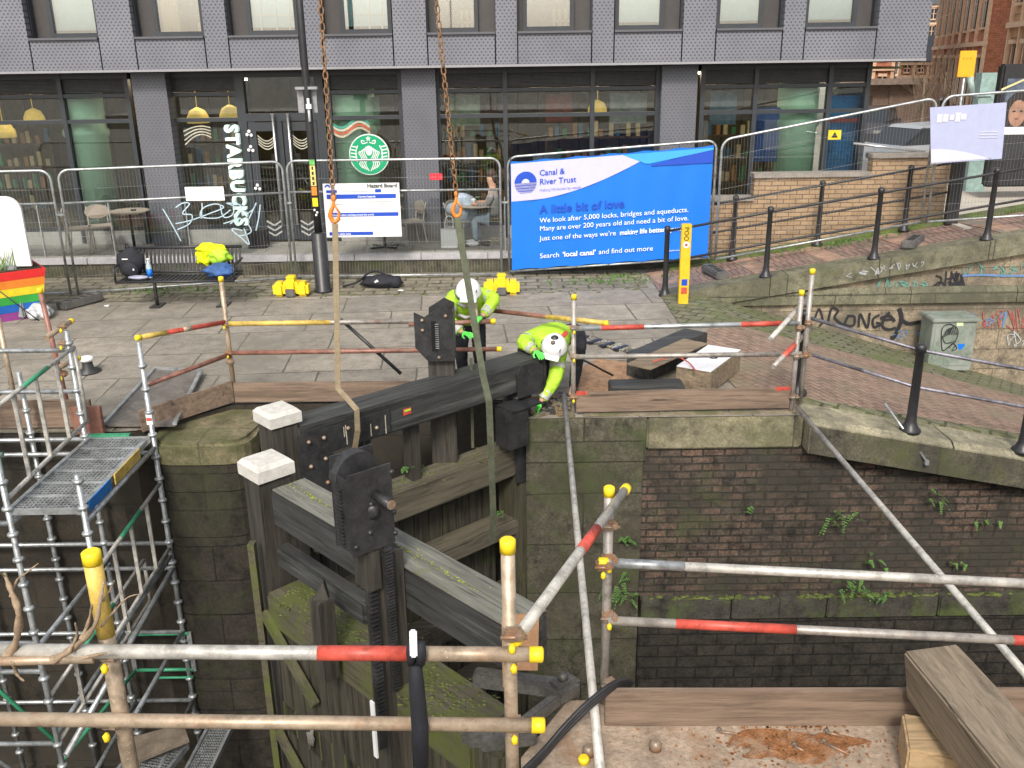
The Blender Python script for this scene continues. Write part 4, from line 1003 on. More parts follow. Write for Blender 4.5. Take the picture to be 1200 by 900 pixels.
btxt(.145,.10,'Search ', .122, sx=1.05); btxt(.262,.10,'\u2018local canal\u2019', .122, bold=.0028, sx=1.04); btxt(.447,.10,'and find out more', .122, sx=1.05)
btxt(.80,.08,'canalrivertrust.org.uk', .04)
q = MB(); c = (.075,.80); rr = .165
def arc(r0, r1, a0, a1, m, o):
    for k in range(20):
        t0, t1 = lerp(a0,a1,k/20), lerp(a0,a1,(k+1)/20); cc = bp(c[0],c[1],o)
        pt = lambda r, t_: cc+u*(r*math.cos(t_))+vup*(r*math.sin(t_)); q.face([pt(r0,t0), pt(r1,t0), pt(r1,t1), pt(r0,t1)], m)
arc(.07, .19, 0, math.pi, M_broy, .026); arc(0.001, .066, 0, math.pi, mat('logo_pale', (.6,.62,.9), .5, bmp=0), .026)
for k in range(7):
    z = -.018-.024*k; hw = math.sqrt(max(0,.19**2-z*z)); cc = bp(c[0],c[1],.026)+vup*z; q.face([cc-u*hw-vup*.006, cc+u*hw-vup*.006, cc+u*hw+vup*.006, cc-u*hw+vup*.006], M_broy if k % 2 else mat('logo_grey', (.3,.3,.5), .5, bmp=0))
q.build('bridge_logo', None, bn)
q = MB()
for k in range(7):
    for t in (0,1): p_ = bp(k/6, t, .012); q.tube([p_, p_+vup*(.07 if t else -.07)], .004, seg=4)
q.build('cable_ties', M_black, bn)
# hazard notice board
a_, b_ = P(383,277,Y=15.85), P(471,277,Y=15.85); hb_z0, hb_z1 = P(400,278,Y=15.85).z, P(400,215,Y=15.85).z
hb = thing('hazard_board', ((a_.x+b_.x)/2, 15.85, hb_z0), 'white notice board with blue bands hung on the mesh fence', 'notice board')
wd = b_.x-a_.x; q = MB(); q.box(((a_.x+b_.x)/2, 15.85, (hb_z0+hb_z1)/2), (wd, .012, hb_z1-hb_z0)); q.build('panel', M_white_pl, hb)
hh = hb_z1-hb_z0
def hp(s, t): return V(a_.x+s*wd, 15.838, hb_z0+t*hh)
q = MB()
for s0, s1, t0, t1 in ((.04,.95,.72,.80),(.04,.97,.39,.46),(.04,.62,.04,.10),(.04,.18,.83,.88),(.68,.76,.83,.89)): q.face([hp(s0,t0),hp(s1,t0),hp(s1,t1),hp(s0,t1)])
q.build('blue_bands', M_broy, hb)
text('Hazard Board', .09, hp(.58,.92)+V(0,-.002,0), (1,0,0), (0,0,1), M_dgrey, hb, 'lettering', .002)
text('Current hazards', .045, hp(.45,.74)+V(0,-.003,0), (1,0,0), (0,0,1), M_wtxt, hb, 'lettering', .001)
text('Hazards when working around the works', .042, hp(.1,.405)+V(0,-.003,0), (1,0,0), (0,0,1), M_wtxt, hb, 'lettering', .001)
text('Site safety notes', .04, hp(.12,.05)+V(0,-.003,0), (1,0,0), (0,0,1), M_wtxt, hb, 'lettering', .001)
q = MB()
for s0, s1, t in ((.5,.9,.66),(.5,.85,.62),(.5,.8,.58),(.1,.25,.62),(.1,.3,.33),(.68,.95,.07),(.22,.6,.85)): q.face([hp(s0,t-.004),hp(s1,t-.004),hp(s1,t+.004),hp(s0,t+.004)])
q.build('fine_print', M_galv, hb)
q = MB(); cc = hp(.06,.93)
for k in range(16):
    t0, t1 = k*math.pi/16, (k+1)*math.pi/16; q.face([cc+V(.025*math.cos(t0),-.001,.025*math.sin(t0)), cc+V(.05*math.cos(t0),-.001,.05*math.sin(t0)), cc+V(.05*math.cos(t1),-.001,.05*math.sin(t1)), cc+V(.025*math.cos(t1),-.001,.025*math.sin(t1))])
q.build('logo_mark', M_broy, hb)
# small white plate, pale faded banner, plastic sheet
p = P(240,227,Y=14.95); q = MB(); q.box(p, (.62,.012,.22)); o = q.build('blank_plate', M_white_pl); tag(o, 'small blank white plate fixed on the fence above the bench', 'plate')
ya = 14.98; c0, c1, c2, c3 = P(1091,192,Y=ya), P(1174,186,Y=ya), P(1180,120,Y=ya), P(1090,126,Y=ya)
fb = thing('faded_banner', (c0+c1)/2, 'sun faded pale lilac banner hanging on the right hand fence', 'banner')
q = MB(); q.prism([c0,c1,c2,c3], V(0,.012,0)); q.build('cloth', mat('faded_lilac_cloth', (.4,.43,.62), .6, var=.05, bmp=0), fb)
def fp(s,t): return lerp(lerp(c0,c1,s), lerp(c3,c2,s), t)+V(0,-.006,0)
q = MB()
for k in range(12): s0, s1 = k/14, (k+1)/14; q.face([fp(s0,.02), fp(s1,.02), fp(s1,.02+.24*math.cos(s1*1.9)), fp(s0,.02+.24*math.cos(s0*1.9))])
q.build('white_swoosh', mat('faded_white', (.6,.58,.66), .6, var=.03, bmp=0), fb)
q = MB()
for k, (s, h_) in enumerate(((.12,.13),(.2,.12),(.29,.08),(.36,.14),(.44,.09))): q.box(fp(s,.8), (.09,.004,h_))
for k in range(3): q.box(fp(.78,.5-.05*k), (.28,.004,.012))
q.build('faded_lettering', mat('faded_white2', (.56,.57,.7), .6, var=.03, bmp=0), fb)

# ------------------------------------------------------------------ fence feet, blocks
def yellow_foot(px, py, label):
    p = P(px, py, 0); t = thing('ballast_block', (p.x,p.y,0), label, 'fence foot', 'yellow plastic fence feet')
    q = MB()
    for s in (-1,1):
        q.box((p.x+s*.19,p.y-.03,.12),(.2,.26,.24),bev=.05)
    q.box((p.x,p.y,.15),(.24,.3,.3),bev=.06); q.box((p.x,p.y,.31),(.15,.18,.04),bev=.015); q.build('body', M_cap, t)
    q = MB(); q.box((p.x,p.y-.16,.075),(.15,.06,.13),bev=.015); q.build('ballast', M_rubber, t); return t
yellow_foot(343,346,'yellow plastic fence foot beside the tall black pole')
yellow_foot(588,344,'yellow plastic fence foot beside the left worker')
def rubber_foot(p, ang, label):
    t = thing('fence_block', p, label, 'fence block', 'grey rubber fence blocks'); q = MB()
    X = V(math.cos(ang),math.sin(ang),.02).normalized(); Yv = V(-math.sin(ang),math.cos(ang),0)
    c = Vector(p)+V(0,0,.07)
    q.box(c,(.72,.22,.12),(X,Yv,X.cross(Yv)),bev=.02); q.build('block', M_rubber, t)
    q = MB()
    for s in (-.2,-.07,.07,.2): q.box(c+X*s+V(0,0,.062),(.07,.1,.012),(X,Yv,X.cross(Yv)))
    q.build('sockets', M_black, t); return t
rubber_foot(P(84,358,0)+V(.15,.0,0), R(60), 'grey rubber fence block beside the striped planter')
p = P(838,318,Y=15.1); rubber_foot(V(p.x,15.1,zr(p.x)+.01), R(100), 'grey rubber fence block at the foot of the ramp')
p = P(1070,282,Y=14.9); rubber_foot(V(p.x,14.9,zr(p.x)+.01), R(55), 'grey rubber fence block on the ramp below the pale banner')

# ------------------------------------------------------------------ iron railings
def rail_post(q, p, h, r=.045, cap=True):
    q.lathe(p, [(r*2.2,0),(r*2.2,.03),(r*1.6,.06),(r*1.15,.12),(r,.2),(r*.85,h-.05),(r*1.1,h-.04),(r*1.15,h+.02),(r*.6,h+.045)], None, 12)
def railing(name, bases, h, rails, label, ext0=None, ext1=None, rm=M_black, r=.02, pr=.045):
    t = thing(name, bases[0], label, 'railing')
    for b_ in bases: q = MB(); rail_post(q, b_, h, pr); q.build('post', M_black, t)
    pts = ([ext0] if ext0 is not None else []) + list(bases) + ([ext1] if ext1 is not None else [])
    for z in rails: q = MB(); q.tube([Vector(p_)+V(0,0,z) for p_ in pts], r); q.build('rail', rm, t)
    return t
def rp(px, Y): x = P(px, 300, Y=Y).x; return V(x, Y, zr(x)+.02)
b1 = [V(P(779,347,Y=14.42).x,14.42,0.0), rp(899,14.42), rp(1024,14.42), rp(1153,14.42)]
railing('ramp_railing', b1, 1.08, [1.04,.55], 'black iron railing along the outer edge of the rising ramp', None, rp(1290,14.42))
b2 = [rp(858,15.95), rp(956,15.95), rp(1055,15.95)]
railing('ramp_railing', b2, 1.08, [1.04,.55], 'black iron railing close to the buff brick wall on the inner side of the ramp', rp(832,15.9), rp(1112,15.95))
p = rp(1108,15.9); q = MB(); q.box((p.x,15.9,p.z+.75),(.2,.12,1.5)); o = q.build('square_post', M_black); tag(o, 'thick dark square post at the end of the inner ramp railing', 'post')
qb = [V(P(933,470,Y=9.75).x,9.75,zg(P(933,470,Y=9.75).x)), V(P(1066,505,Y=9.05).x, 9.05, 0), V(P(1197,533,Y=8.99).x, 8.99, 0)]
qb = [V(b_.x,b_.y,zg(b_.x)+.02) for b_ in qb]
q0 = qb
railing('quay_railing', q0, .93, [.9,.5], 'black iron railing with worn shiny rails along the sloping lock coping', None, V(8,8.95,zg(8)), tubemat('worn_rail_paint', (.25,.24,.28), None, rust=(.05,.05,.06), rustp=.55, metal=.5), .02, .05)
# brace lying against quay railing post
p = qb[1]; q = MB(); q.tube([p+V(-.25,.12,.28), p+V(.13,-.2,-.26)], .014); q.box(p+V(.13,-.2,-.27),(.04,.04,.05)); o = q.build('steel_prop', M_galv); tag(o, 'thin steel prop leaning across the base of the railing post', 'prop')
# yellow post with symbols
p = P(800,357,Y=13.9); t = thing('marker_post', (p.x,13.9,0), 'yellow square marker post standing at the foot of the ramp', 'marker post')
q = MB(); q.box((p.x,13.9,.62),(.15,.1,1.24),bev=.01); q.build('body', mat('yellow_post_paint', (.72,.47,.02), .5, var=.12), t)
q = MB(); q.lathe(V(p.x,13.845,.93), [(.05,0),(.05,.003)], M_white_pl, 16, AX); q.lathe(V(p.x,13.842,.93), [(.022,0),(.022,.003)], M_redp, 12, AX); q.box((p.x,13.848,.35),(.09,.004,.1), m=M_broy); q.box((p.x,13.848,.22),(.09,.004,.1), m=M_redp)
q.build('stickers', None, t)
text('POOL', .1, (p.x-.035, 13.846, 1.2), (0,0,-1), (1,0,0), M_black, t, 'lettering')
# utility cabinet
p = P(1108,430,Y=13.85); cz = zg(p.x, 13.9); t = thing('utility_cabinet', (p.x,13.85,cz), 'grey green street cabinet with black scribbles against the graffitied wall', 'cabinet')
mg = mat('cabinet_green', (.2,.24,.2), .6, var=.25, scale=5, col2=(.27,.29,.27), patch=.5)
w_, h_ = .68, .80
q = MB(); q.box((p.x,13.95,cz+h_/2),(w_,.42,h_),bev=.01); q.build('body', mg, t); q = MB(); q.box((p.x,13.95,cz+h_+.025),(w_+.06,.5,.06),bev=.015); q.build('lid', mg, t)
q = MB(); q.box((p.x,13.735,cz+h_/2+.02),(w_-.08,.012,h_-.14),bev=.004); q.build('door', mg, t)
q = MB(); tagstroke(q, [(1103,388),(1106,382),(1114,380),(1122,386),(1120,398),(1108,402),(1104,394)], 13.728, .014)
for k in range(5): tagstroke(q, [(1104+2*k,396-k),(1110+2*k,386-k),(1113+2*k,392)], 13.728, .012)
tagstroke(q, [(1103,388),(1104,410),(1112,406),(1120,400)], 13.728, .016); tagstroke(q, [(1112,408),(1116,402),(1121,408),(1115,411),(1120,404)], 13.728, .012); q.build('graffiti', M_ink, t)
q = MB(); q.face([P(a,b,Y=13.727) for a,b in ((1121,382),(1129,382),(1129,376),(1121,376))]); q.build('sticker', mat('pale_green_sticker',(.6,.75,.45),.5,bmp=0), t)
q = MB(); q.face([P(a,b,Y=13.727) for a,b in ((1123,409),(1126,410),(1131,405),(1130,403),(1122,403))]); q.build('blue_mark', M_bblue, t)

# ------------------------------------------------------------------ tall black pole
p = P(379,342,0); Yp = p.y; t = thing('tall_pole', (p.x,Yp,0), 'tall black street pole with stickers between two fence panels', 'pole')
q = MB(); q.lathe(V(p.x,Yp,0), [(.15,0),(.15,.04),(.125,.06),(.125,.98),(.09,1.0)], None, 20); q.build('base', M_black, t)
q = MB(); q.lathe(V(p.x,Yp,.98), [(.065,0),(.062,1.5),(.055,3.0),(.05,6.5)], None, 14); q.build('shaft', M_black, t)
z0 = P(367,150,Y=Yp).z
q = MB(); q.box((p.x-.02,Yp+.08,z0+.42),(.3,.03,.38)); q.box((p.x,Yp,z0+.6),(.34,.1,.04)); q.build('back_to_back_sign', mat('grey_sign_back',(.3,.3,.32),.5), t)
q = MB(); q.box((p.x+.03,Yp-.08,z0+.33),(.08,.06,.07)); q.tube([V(p.x+.02,Yp-.06,z0+.45),V(p.x+.02,Yp-.06,z0+.1)],.02); q.build('lock_box', M_white_pl, t)
zs_ = lambda y: P(370,y,Y=Yp-.07).z
for y0, y1, mm in ((187,193,mat('green_sticker',(.15,.5,.12),.5)),(194,218,mat('cream_sticker',(.75,.62,.2),.5)),(219,229,M_orange),(232,242,M_cap)):
    q = MB(); q.box((p.x,Yp-.062,(zs_(y0)+zs_(y1))/2),(.085,.012,abs(zs_(y0)-zs_(y1)))); q.build('sticker', mm, t)
q = MB()
for k in range(4): q.box((p.x,Yp-.07,zs_(197+k*6)),(.03,.004,.05))
q.build('sticker_marks', M_black, t)
q = MB()
for k, y in enumerate((246,249,252,300-255)): 
    if y > 200: q.box((p.x+(-.02,.02,0)[k%3],Yp-.068,zs_(y)),(.03,.008,.03))
q.build('scraps', M_white_pl, t)

# ------------------------------------------------------------------ bench with bags and clothing
p = P(205,345,0); by = 14.25; bx0, bx1 = P(138,300,Y=by).x, P(277,300,Y=by).x; bcx = (bx0+bx1)/2; bw = bx1-bx0
t = thing('park_bench', (bcx,by,0), 'long black slatted metal bench in front of the mesh fence', 'bench')
def bz(y, Y=by): return P(200,y,Y=Y).z
sz = .45
q = MB()
for k in range(26): q.box((lerp(bx0,bx1,(k+.5)/26), by, sz),(bw/26*.62,.44,.018))
q.tube([V(bx0,by-.24,sz-.01),V(bx1,by-.24,sz-.01)],.022); q.tube([V(bx0,by+.22,sz),V(bx1,by+.22,sz)],.02); q.build('seat', M_black, t)
q = MB()
for k in range(30): q.bar(V(lerp(bx0,bx1,(k+.5)/30), by+.25, sz+.04), V(lerp(bx0,bx1,(k+.5)/30), by+.32, sz+.40), .035,.014, up=V(0,-1,.1))
q.tube([V(bx0,by+.33,sz+.42),V(bx1,by+.33,sz+.42)],.024); q.tube([V(bx0,by+.25,sz+.04),V(bx1,by+.25,sz+.04)],.018); q.build('backrest', M_black, t)
for s in (.3,.87):
    q = MB(); x = lerp(bx0,bx1,s-.02); q.tube([V(x,by-.02,sz),V(x,by-.02,.02)],.03); q.box((x,by-.02,.012),(.16,.3,.024)); q.build('leg', M_blackg, t)
for s in (0,1):
    q = MB(); x = lerp(bx0,bx1,s); q.tube([V(x,by-.22,sz),V(x,by-.22,sz+.22),V(x,by+.28,sz+.24)],.018); q.build('armrest', M_black, t)
x = P(153,312,Y=by).x
t = thing('backpack', (x,by,sz+.02), 'black rucksack sitting on the left end of the bench', 'backpack'); q = MB(); q.blob((x,by+.04,sz+.24),(.21,.14,.26), sub=3, jit=.25, seed=2); q.build('body', M_navy, t)
q = MB(); q.blob((x+.02,by-.09,sz+.16),(.15,.07,.13), sub=2, jit=.2, seed=5); q.build('pocket', M_navy, t); q = MB(); q.tube(spl([(x-.04,by,sz+.48),(x-.02,by,sz+.55),(x+.04,by,sz+.48)]),.01); q.build('loop', M_navy, t); q = MB(); q.box((x-.02,by-.125,sz+.33),(.09,.01,.015)); q.box((x+.1,by-.15,sz+.17),(.02,.01,.03)); q.build('badge', M_white_pl, t)
x = P(176,322,Y=by-.05).x; t = thing('water_bottle', (x,by-.06,sz+.015), 'clear plastic water bottle with blue label on the bench', 'bottle')
q = MB(); q.lathe((x,by-.06,sz+.015),[(.036,0),(.04,.02),(.04,.2),(.02,.26),(.014,.28)]); q.build('body', mat('clear_plastic',(.45,.55,.62),.15,bmp=0), t)
q = MB(); q.lathe((x,by-.06,sz+.295),[(.018,0),(.018,.03)]); q.build('cap', M_white_pl, t); q = MB(); q.lathe((x,by-.06,sz+.04),[(.042,0),(.042,.12)]); q.build('label_band', M_bblue, t)
x = P(163,326,Y=by-.12).x; q = MB(); q.blob((x,by-.14,sz+.045),(.16,.07,.035),sub=3,jit=.1); o = q.build('glasses_case', mat('grey_lilac_case',(.32,.32,.42),.5)); tag(o,'pale grey oval case lying beside the water bottle','case')
x = P(248,305,Y=by+.1).x
q = MB(); q.blob((x-.06,by+.27,sz+.38),(.2,.09,.1),sub=3,jit=.8,seed=3); q.blob((x-.16,by+.26,sz+.27),(.13,.05,.13),sub=3,jit=.8,seed=7); o = q.build('hi_vis_vest', mat('yellow_hi_vis',(.75,.85,.0),.7,var=.15,scale=8)); tag(o,'yellow high visibility vest draped over the bench back','vest')
q = MB(); q.blob((x+.08,by+.2,sz+.3),(.17,.1,.11),sub=3,jit=.8,seed=9); o = q.build('hi_vis_jacket', M_hivis); tag(o,'crumpled lime green hi vis top beside the yellow vest','jacket')
q = MB(); q.blob((x+.12,by+.02,sz+.1),(.22,.15,.1),sub=3,jit=.7,seed=12); o = q.build('blue_jacket', mat('blue_cloth',(.04,.11,.3),.8,var=.3)); tag(o,'folded blue garment on the right end of the bench seat','jacket')
p = P(272,328,0); q = MB(); q.blob(p+V(0,0,.05),(.08,.04,.06),jit=.6); o = q.build('litter', M_white_pl); tag(o,'scrap of white litter under the right end of the bench','litter')
# litter and moss under fence
random.seed(9)
for k, (px, py, l_) in enumerate(((126,359,'small white litter scrap on the paving left of the bench'),(70,345,'crisp packet scrap behind the striped planter'),(470,341,'white litter scrap right of the black tool bag'))):
    p = P(px,py,0); q = MB(); q.blob(p+V(0,0,.012),(.05,.03,.012),jit=.8,seed=k); o = q.build('litter', M_white_pl); tag(o,l_,'litter')
# tool bag
p = P(440,337,0); t = thing('tool_bag', (p.x,p.y,0), 'black holdall tool bag lying by the base of the fence', 'bag')
q = MB(); q.blob(p+V(.1,0,.1),(.36,.16,.12),sub=3,jit=.3,seed=4); q.blob(p+V(.35,-.03,.1),(.12,.12,.11),sub=2,jit=.2); q.build('body', M_navy, t)
q = MB(); q.tube(spl([(p.x-.55,p.y,.03),(p.x-.3,p.y,.1),(p.x-.1,p.y-.05,.26),(p.x+.05,p.y,.28),(p.x+.25,p.y-.05,.2)]),.018); q.build('handle', M_navy, t); q = MB(); q.box(p+V(.05,-.15,.13),(.06,.01,.06),(V(.8,0,.6),V(0,1,0),V(-.6,0,.8))); q.build('badge', M_white_pl, t)
# strapping prop behind left guard rail
# ------------------------------------------------------------------ planter, sandwich board
p = P(20,380,0); t = thing('striped_planter', (-7.0,12.2,0), 'wooden planter painted in six horizontal rainbow stripes', 'planter')
A, B, C_ = P(-40,372,0), P(8,381,0), P(45,372,0)
cc = P(8,378,0); c = V(cc.x-.1, cc.y+.42, 0)
rb = [(.30,.06,.28),(.015,.13,.5),(.04,.38,.06),(.82,.66,.03),(.85,.25,.03),(.75,.03,.03)]
X = V(math.cos(R(38)),math.sin(R(38)),0); Yv = V(-X.y,X.x,0)
for k in range(6):
    q = MB(); hs_ = .33+.022*k; h0 = .125*k; bot = [c+X*a_*hs_+Yv*b_*hs_+V(0,0,h0) for a_,b_ in ((-1,-1),(1,-1),(1,1),(-1,1))]; hs2 = hs_+.022
    top = [c+X*a_*hs2+Yv*b_*hs2+V(0,0,h0+.122) for a_,b_ in ((-1,-1),(1,-1),(1,1),(-1,1))]
    for i in range(4): q.face([bot[i],bot[(i+1)%4],top[(i+1)%4],top[i]])
    q.face(bot); q.face(top); q.build('striped_board', mat('rainbow_%d'%k, rb[k], .5, var=.1, bmp=.1), t)
q = MB(); q.box(c+V(0,0,.755),(.84,.84,.02),(X,Yv,V(0,0,1))); q.build('soil', mat('soil',(.05,.035,.02),.95), t)
leafm = mat('herb_green', (.14,.24,.05), .7, var=.4, scale=10)
q = MB(); random.seed(4)
for k in range(260):
    a_ = random.uniform(0,6.28); r_ = random.uniform(0,.34); b0 = c+V(math.cos(a_)*r_,math.sin(a_)*r_,.76); tip = b0+V(random.uniform(-.12,.12),random.uniform(-.12,.12),random.uniform(.1,.34)); s = (tip-b0).cross(V(random.random(),random.random(),.2)).normalized()*.012
    q.face([b0-s,b0+s,tip+s*.3,tip-s*.3])
q.build('foliage', leafm, t)
q = MB(); q.tube([c+V(.0,-.5,.62), c+V(.55,-.35,.0)],.008); q.build('strap', M_black, t)
# clear plastic bag of cups beside planter
p = P(47,372,0); q = MB(); q.blob(p+V(0,0,.09),(.2,.12,.1),sub=3,jit=.7,seed=21); q.lathe(p+V(-.02,-.08,.04),[(.06,0),(.08,.1),(.05,.12)],None,14,(V(1,0,0),V(0,.5,.86),V(0,-.86,.5))); q.lathe(p+V(.16,-.05,.06),[(.05,0),(.075,.12),(.04,.13)],None,14,(V(1,0,0),V(0,.3,.95),V(0,-.95,.3))); o = q.build('plastic_bag', mat('clear_plastic_bag',(.5,.52,.55),.2,bmp=.3)); tag(o,'crumpled clear plastic bag on the paving beside the planter','plastic bag')
# white board at left edge
c0 = P(-20,318,Y=13.6); x1 = P(38,318,Y=13.6).x; zt, zb = P(20,230,Y=13.6).z, P(20,312,Y=13.6).z
q = MB(); rr = .22; x0 = x1-1.6
poly = [V(x0,13.6,zb),V(x1,13.6,zb)]+[V(x1-.0-rr+rr*math.cos(a_)-.0,13.6,zt-rr+rr*math.sin(a_)) for a_ in [k*math.pi/16 for k in range(9)]]+[V(x0,13.6,zt)]
t = thing('a_board', ((x0+x1)/2,13.6,0), 'blank white board with rounded corner behind the striped planter', 'board'); q.prism(poly, V(0,.04,0)); q.build('panel', M_white_pl, t)
q = MB(); q.box(((x0+x1)/2,13.66,zb/2+.02),(1.2,.3,zb),bev=.02); q.build('base', M_galv, t)

# ------------------------------------------------------------------ terrace furniture
TZ = .352
def chair(name, px, py, Y, ang, m, label, grp=True):
    p = P(px, py, Y=Y); t = thing(name, (0,0,0), label, 'chair', 'slender cafe chairs on the terrace'); fr = m
    q = MB()
    for s in (-1,1):
        q.tube(spl([(s*.2,-.2,0),(s*.19,-.18,.44)],3),.012); q.tube(spl([(s*.2,.24,0),(s*.17,.18,.44),(s*.17,.25,.8)],4),.012)
    q.tube([V(-.19,-.18,.44),V(.19,-.18,.44)],.012); q.build('frame', M_tanm, t)
    q = MB(); q.box((0,0,.455),(.42,.42,.025),bev=.01); q.build('seat', m, t)
    q = MB(); pts = []
    for k in range(12):
        a_ = k/12*2*math.pi; pts.append(V(.22*math.cos(a_),.215+.03*abs(math.cos(a_))*-1,.7+.13*math.sin(a_)))
    q.prism(pts, V(0,.02,0)); q.build('backrest', m, t)
    t.location = (p.x,Y,TZ); t.rotation_euler.z = ang; return t
M_tanm = mat('beige_metal', (.42,.36,.3), .5, var=.05); M_bei = mat('beige_plastic', (.45,.37,.3), .55, var=.05); M_grn = mat('grey_brown_plastic', (.3,.26,.22), .55, var=.05)
chair('cafe_chair', 118, 268, 17.2, R(30), M_bei, 'beige cafe chair facing right beside the round table on the left')
chair('cafe_chair', 92, 268, 17.0, R(100), M_bei, 'beige cafe chair seen side on, leftmost on the terrace')
chair('cafe_chair', 482, 275, 17.25, R(-60), M_grn, 'grey brown cafe chair in front of the middle cladding column')
chair('cafe_chair', 540, 275, 17.2, R(60), M_grn, 'cafe chair with a pale blue coat beside the seated customer')
def table(px, Y, label):
    x = P(px,270,Y=Y).x; t = thing('cafe_table', (x,Y,TZ), label, 'table', 'round cafe tables on the terrace')
    q = MB(); q.lathe((x,Y,TZ+.72),[(.33,0),(.35,.01),(.35,.03)],None,28); q.build('tabletop', M_bei, t)
    q = MB(); q.lathe((x,Y,TZ+.03),[(.03,0),(.03,.69)],None,12); q.build('column', M_black, t)
    q = MB(); q.box((x,Y,TZ+.025),(.6,.06,.03),(V(.8,.6,0),V(-.6,.8,0),V(0,0,1)),bev=.008); q.box((x,Y,TZ+.027),(.6,.06,.03),(V(.8,-.6,0),V(.6,.8,0),V(0,0,1)),bev=.008); q.build('base', M_black, t); return t
table(155,17.1,'round cafe table between the two beige chairs on the left'); table(558,17.2,'round cafe table with a takeaway cup by the seated customer'); table(450,17.05,'round cafe table half hidden by the white notice board')
x = P(556,270,Y=17.2).x; q = MB(); q.lathe((x,17.12,TZ+.751),[(.03,0),(.042,.1),(.045,.11),(.02,.12)]); o = q.build('paper_cup', M_white_pl); tag(o,'white takeaway cup on the round cafe table','cup')
x = P(158,270,Y=17.1).x; q = MB(); q.lathe((x+.05,17.05,TZ+.751),[(.045,0),(.05,.025),(.02,.03)]); o = q.build('ashtray', M_black); tag(o,'small black dish on the left round table','dish')
p = P(542,248,Y=17.15); q = MB(); q.blob((p.x,17.22,TZ+.62),(.24,.16,.27),sub=3,jit=.6,seed=31); o = q.build('draped_coat', mat('pale_blue_coat',(.35,.42,.5),.8,var=.2)); tag(o,'pale blue coat hung over the back of a cafe chair','coat')
x = P(526,262,Y=17.0).x; t = thing('paper_bag',(x,17.0,TZ),'white paper carrier bag standing under the coat','bag'); q = MB(); q.box((x,17.0,TZ+.17),(.3,.14,.34)); q.build('body', M_white_pl, t); q = MB(); q.tube(spl([(x-.08,17,TZ+.34),(x-.05,17,TZ+.55),(x+.06,17,TZ+.55),(x+.08,17,TZ+.34)]),.008); q.build('handle', M_white_pl, t)
# glass balustrade in front of terrace with spray tag
gb = glassmat('balustrade_glass', (.9,.92,.92), 1.2, base=.02)
t = thing('glass_balustrade', (-6,16.62,.35), 'clear glass balustrade with white spray scribble along the terrace edge', 'balustrade')
posts = [P(px,280,Y=16.62).x for px in (-120,-35,50,133,222,430,592)]
for i, x in enumerate(posts): q = MB(); q.box((x,16.62,.35+.48),(.02,.03,.96)); q.build('post', M_galv, t)
for i, (x0, x1) in enumerate(zip(posts, posts[1:])): 
    if i == 4: x1 = P(290,280,Y=16.62).x
    q = MB(); q.box(((x0+x1)/2,16.62,.35+.53),(x1-x0-.05,.012,.86)); q.build('glass_panel', gb, t)
q = MB(); gy = 16.6
M_spr = mat('pale_blue_spray', (.5,.66,.76), .6, var=.05, bmp=0, emit=None)
for s in ([(191,245),(201,262),(212,282)], [(206,243),(214,238),(222,239),(214,250),(225,252),(222,262),(208,269)], [(206,262),(224,258),(246,250),(262,243),(252,239),(238,244),(236,254),(256,255),(270,246)], [(237,238),(236,256)], [(258,240),(262,254),(272,252),(274,242),(266,238),(282,241),(276,256),(262,262)], [(286,240),(284,252),(296,246),(300,238),(292,256)], [(270,262),(280,256),(290,262),(294,272),(280,276),(272,268),(284,270)],[(305,240),(303,256),(300,270)],[(272,270),(282,278),(292,286),(286,268)]):
    ribbon(q, [P(a_,b_,Y=gy) for a_,b_ in spl(s,8)], .02, V(0,-1,0), M_spr, .003)
q.build('graffiti', M_spr, t)
t = thing('glass_screen', (P(1045,180,Y=16.5).x,16.5,1.6), 'low glass screen with bright rail on top of the buff brick wall', 'screen')
q = MB(); q.tube([P(1000,168,Y=16.5),P(1084,178,Y=16.5)],.022); q.build('rail', M_alum, t)
q = MB(); q.prism([P(1002,186,Y=16.5),P(1084,186,Y=16.5),P(1084,179,Y=16.5),P(1002,169,Y=16.5)],V(0,.01,0)); q.build('pane', gb, t)
# grey waste bin behind graffiti at terrace
x = P(303,280,Y=17.3).x; q = MB(); q.box((x,17.3,TZ+.17),(.34,.3,.34)); 
for k in range(6): q.box((x-.15+.06*k,17.14,TZ+.17),(.02,.012,.32))
o = q.build('ribbed_planter', M_black); tag(o,'black ribbed box planter left of the shop door','planter')
# ------------------------------------------------------------------ seated customer
t = thing('person', (P(575,270,Y=17.15).x,17.15,TZ), 'seated customer in grey top and pale jeans at the cafe table', 'person')
x = t.location.x+.08; Y0 = 17.2
skin('body', {'pel':((x,Y0,TZ+.5),(.14,.12)),'ch':((x-.02,Y0,TZ+.88),(.16,.11)),'nk':((x-.03,Y0,TZ+1.06),(.055,.055)),'hd':((x-.05,Y0-.01,TZ+1.2),(.085,.1)),'hd2':((x-.05,Y0-.01,TZ+1.3),(.08,.09)),
 'sl':((x-.03,Y0-.17,TZ+.98),(.055,.055)),'el':((x-.15,Y0-.22,TZ+.76),(.042,.042)),'wl':((x-.36,Y0-.15,TZ+.78),(.03,.03)),'hl':((x-.43,Y0-.13,TZ+.79),(.035,.02)),
 'sr':((x-.03,Y0+.17,TZ+.98),(.055,.055)),'er':((x-.15,Y0+.22,TZ+.76),(.042,.042)),'wr':((x-.36,Y0+.12,TZ+.78),(.03,.03))},
 [('pel','ch'),('ch','nk'),('nk','hd'),('hd','hd2'),('ch','sl'),('sl','el'),('el','wl'),('wl','hl'),('ch','sr'),('sr','er'),('er','wr')], M_skin, t)
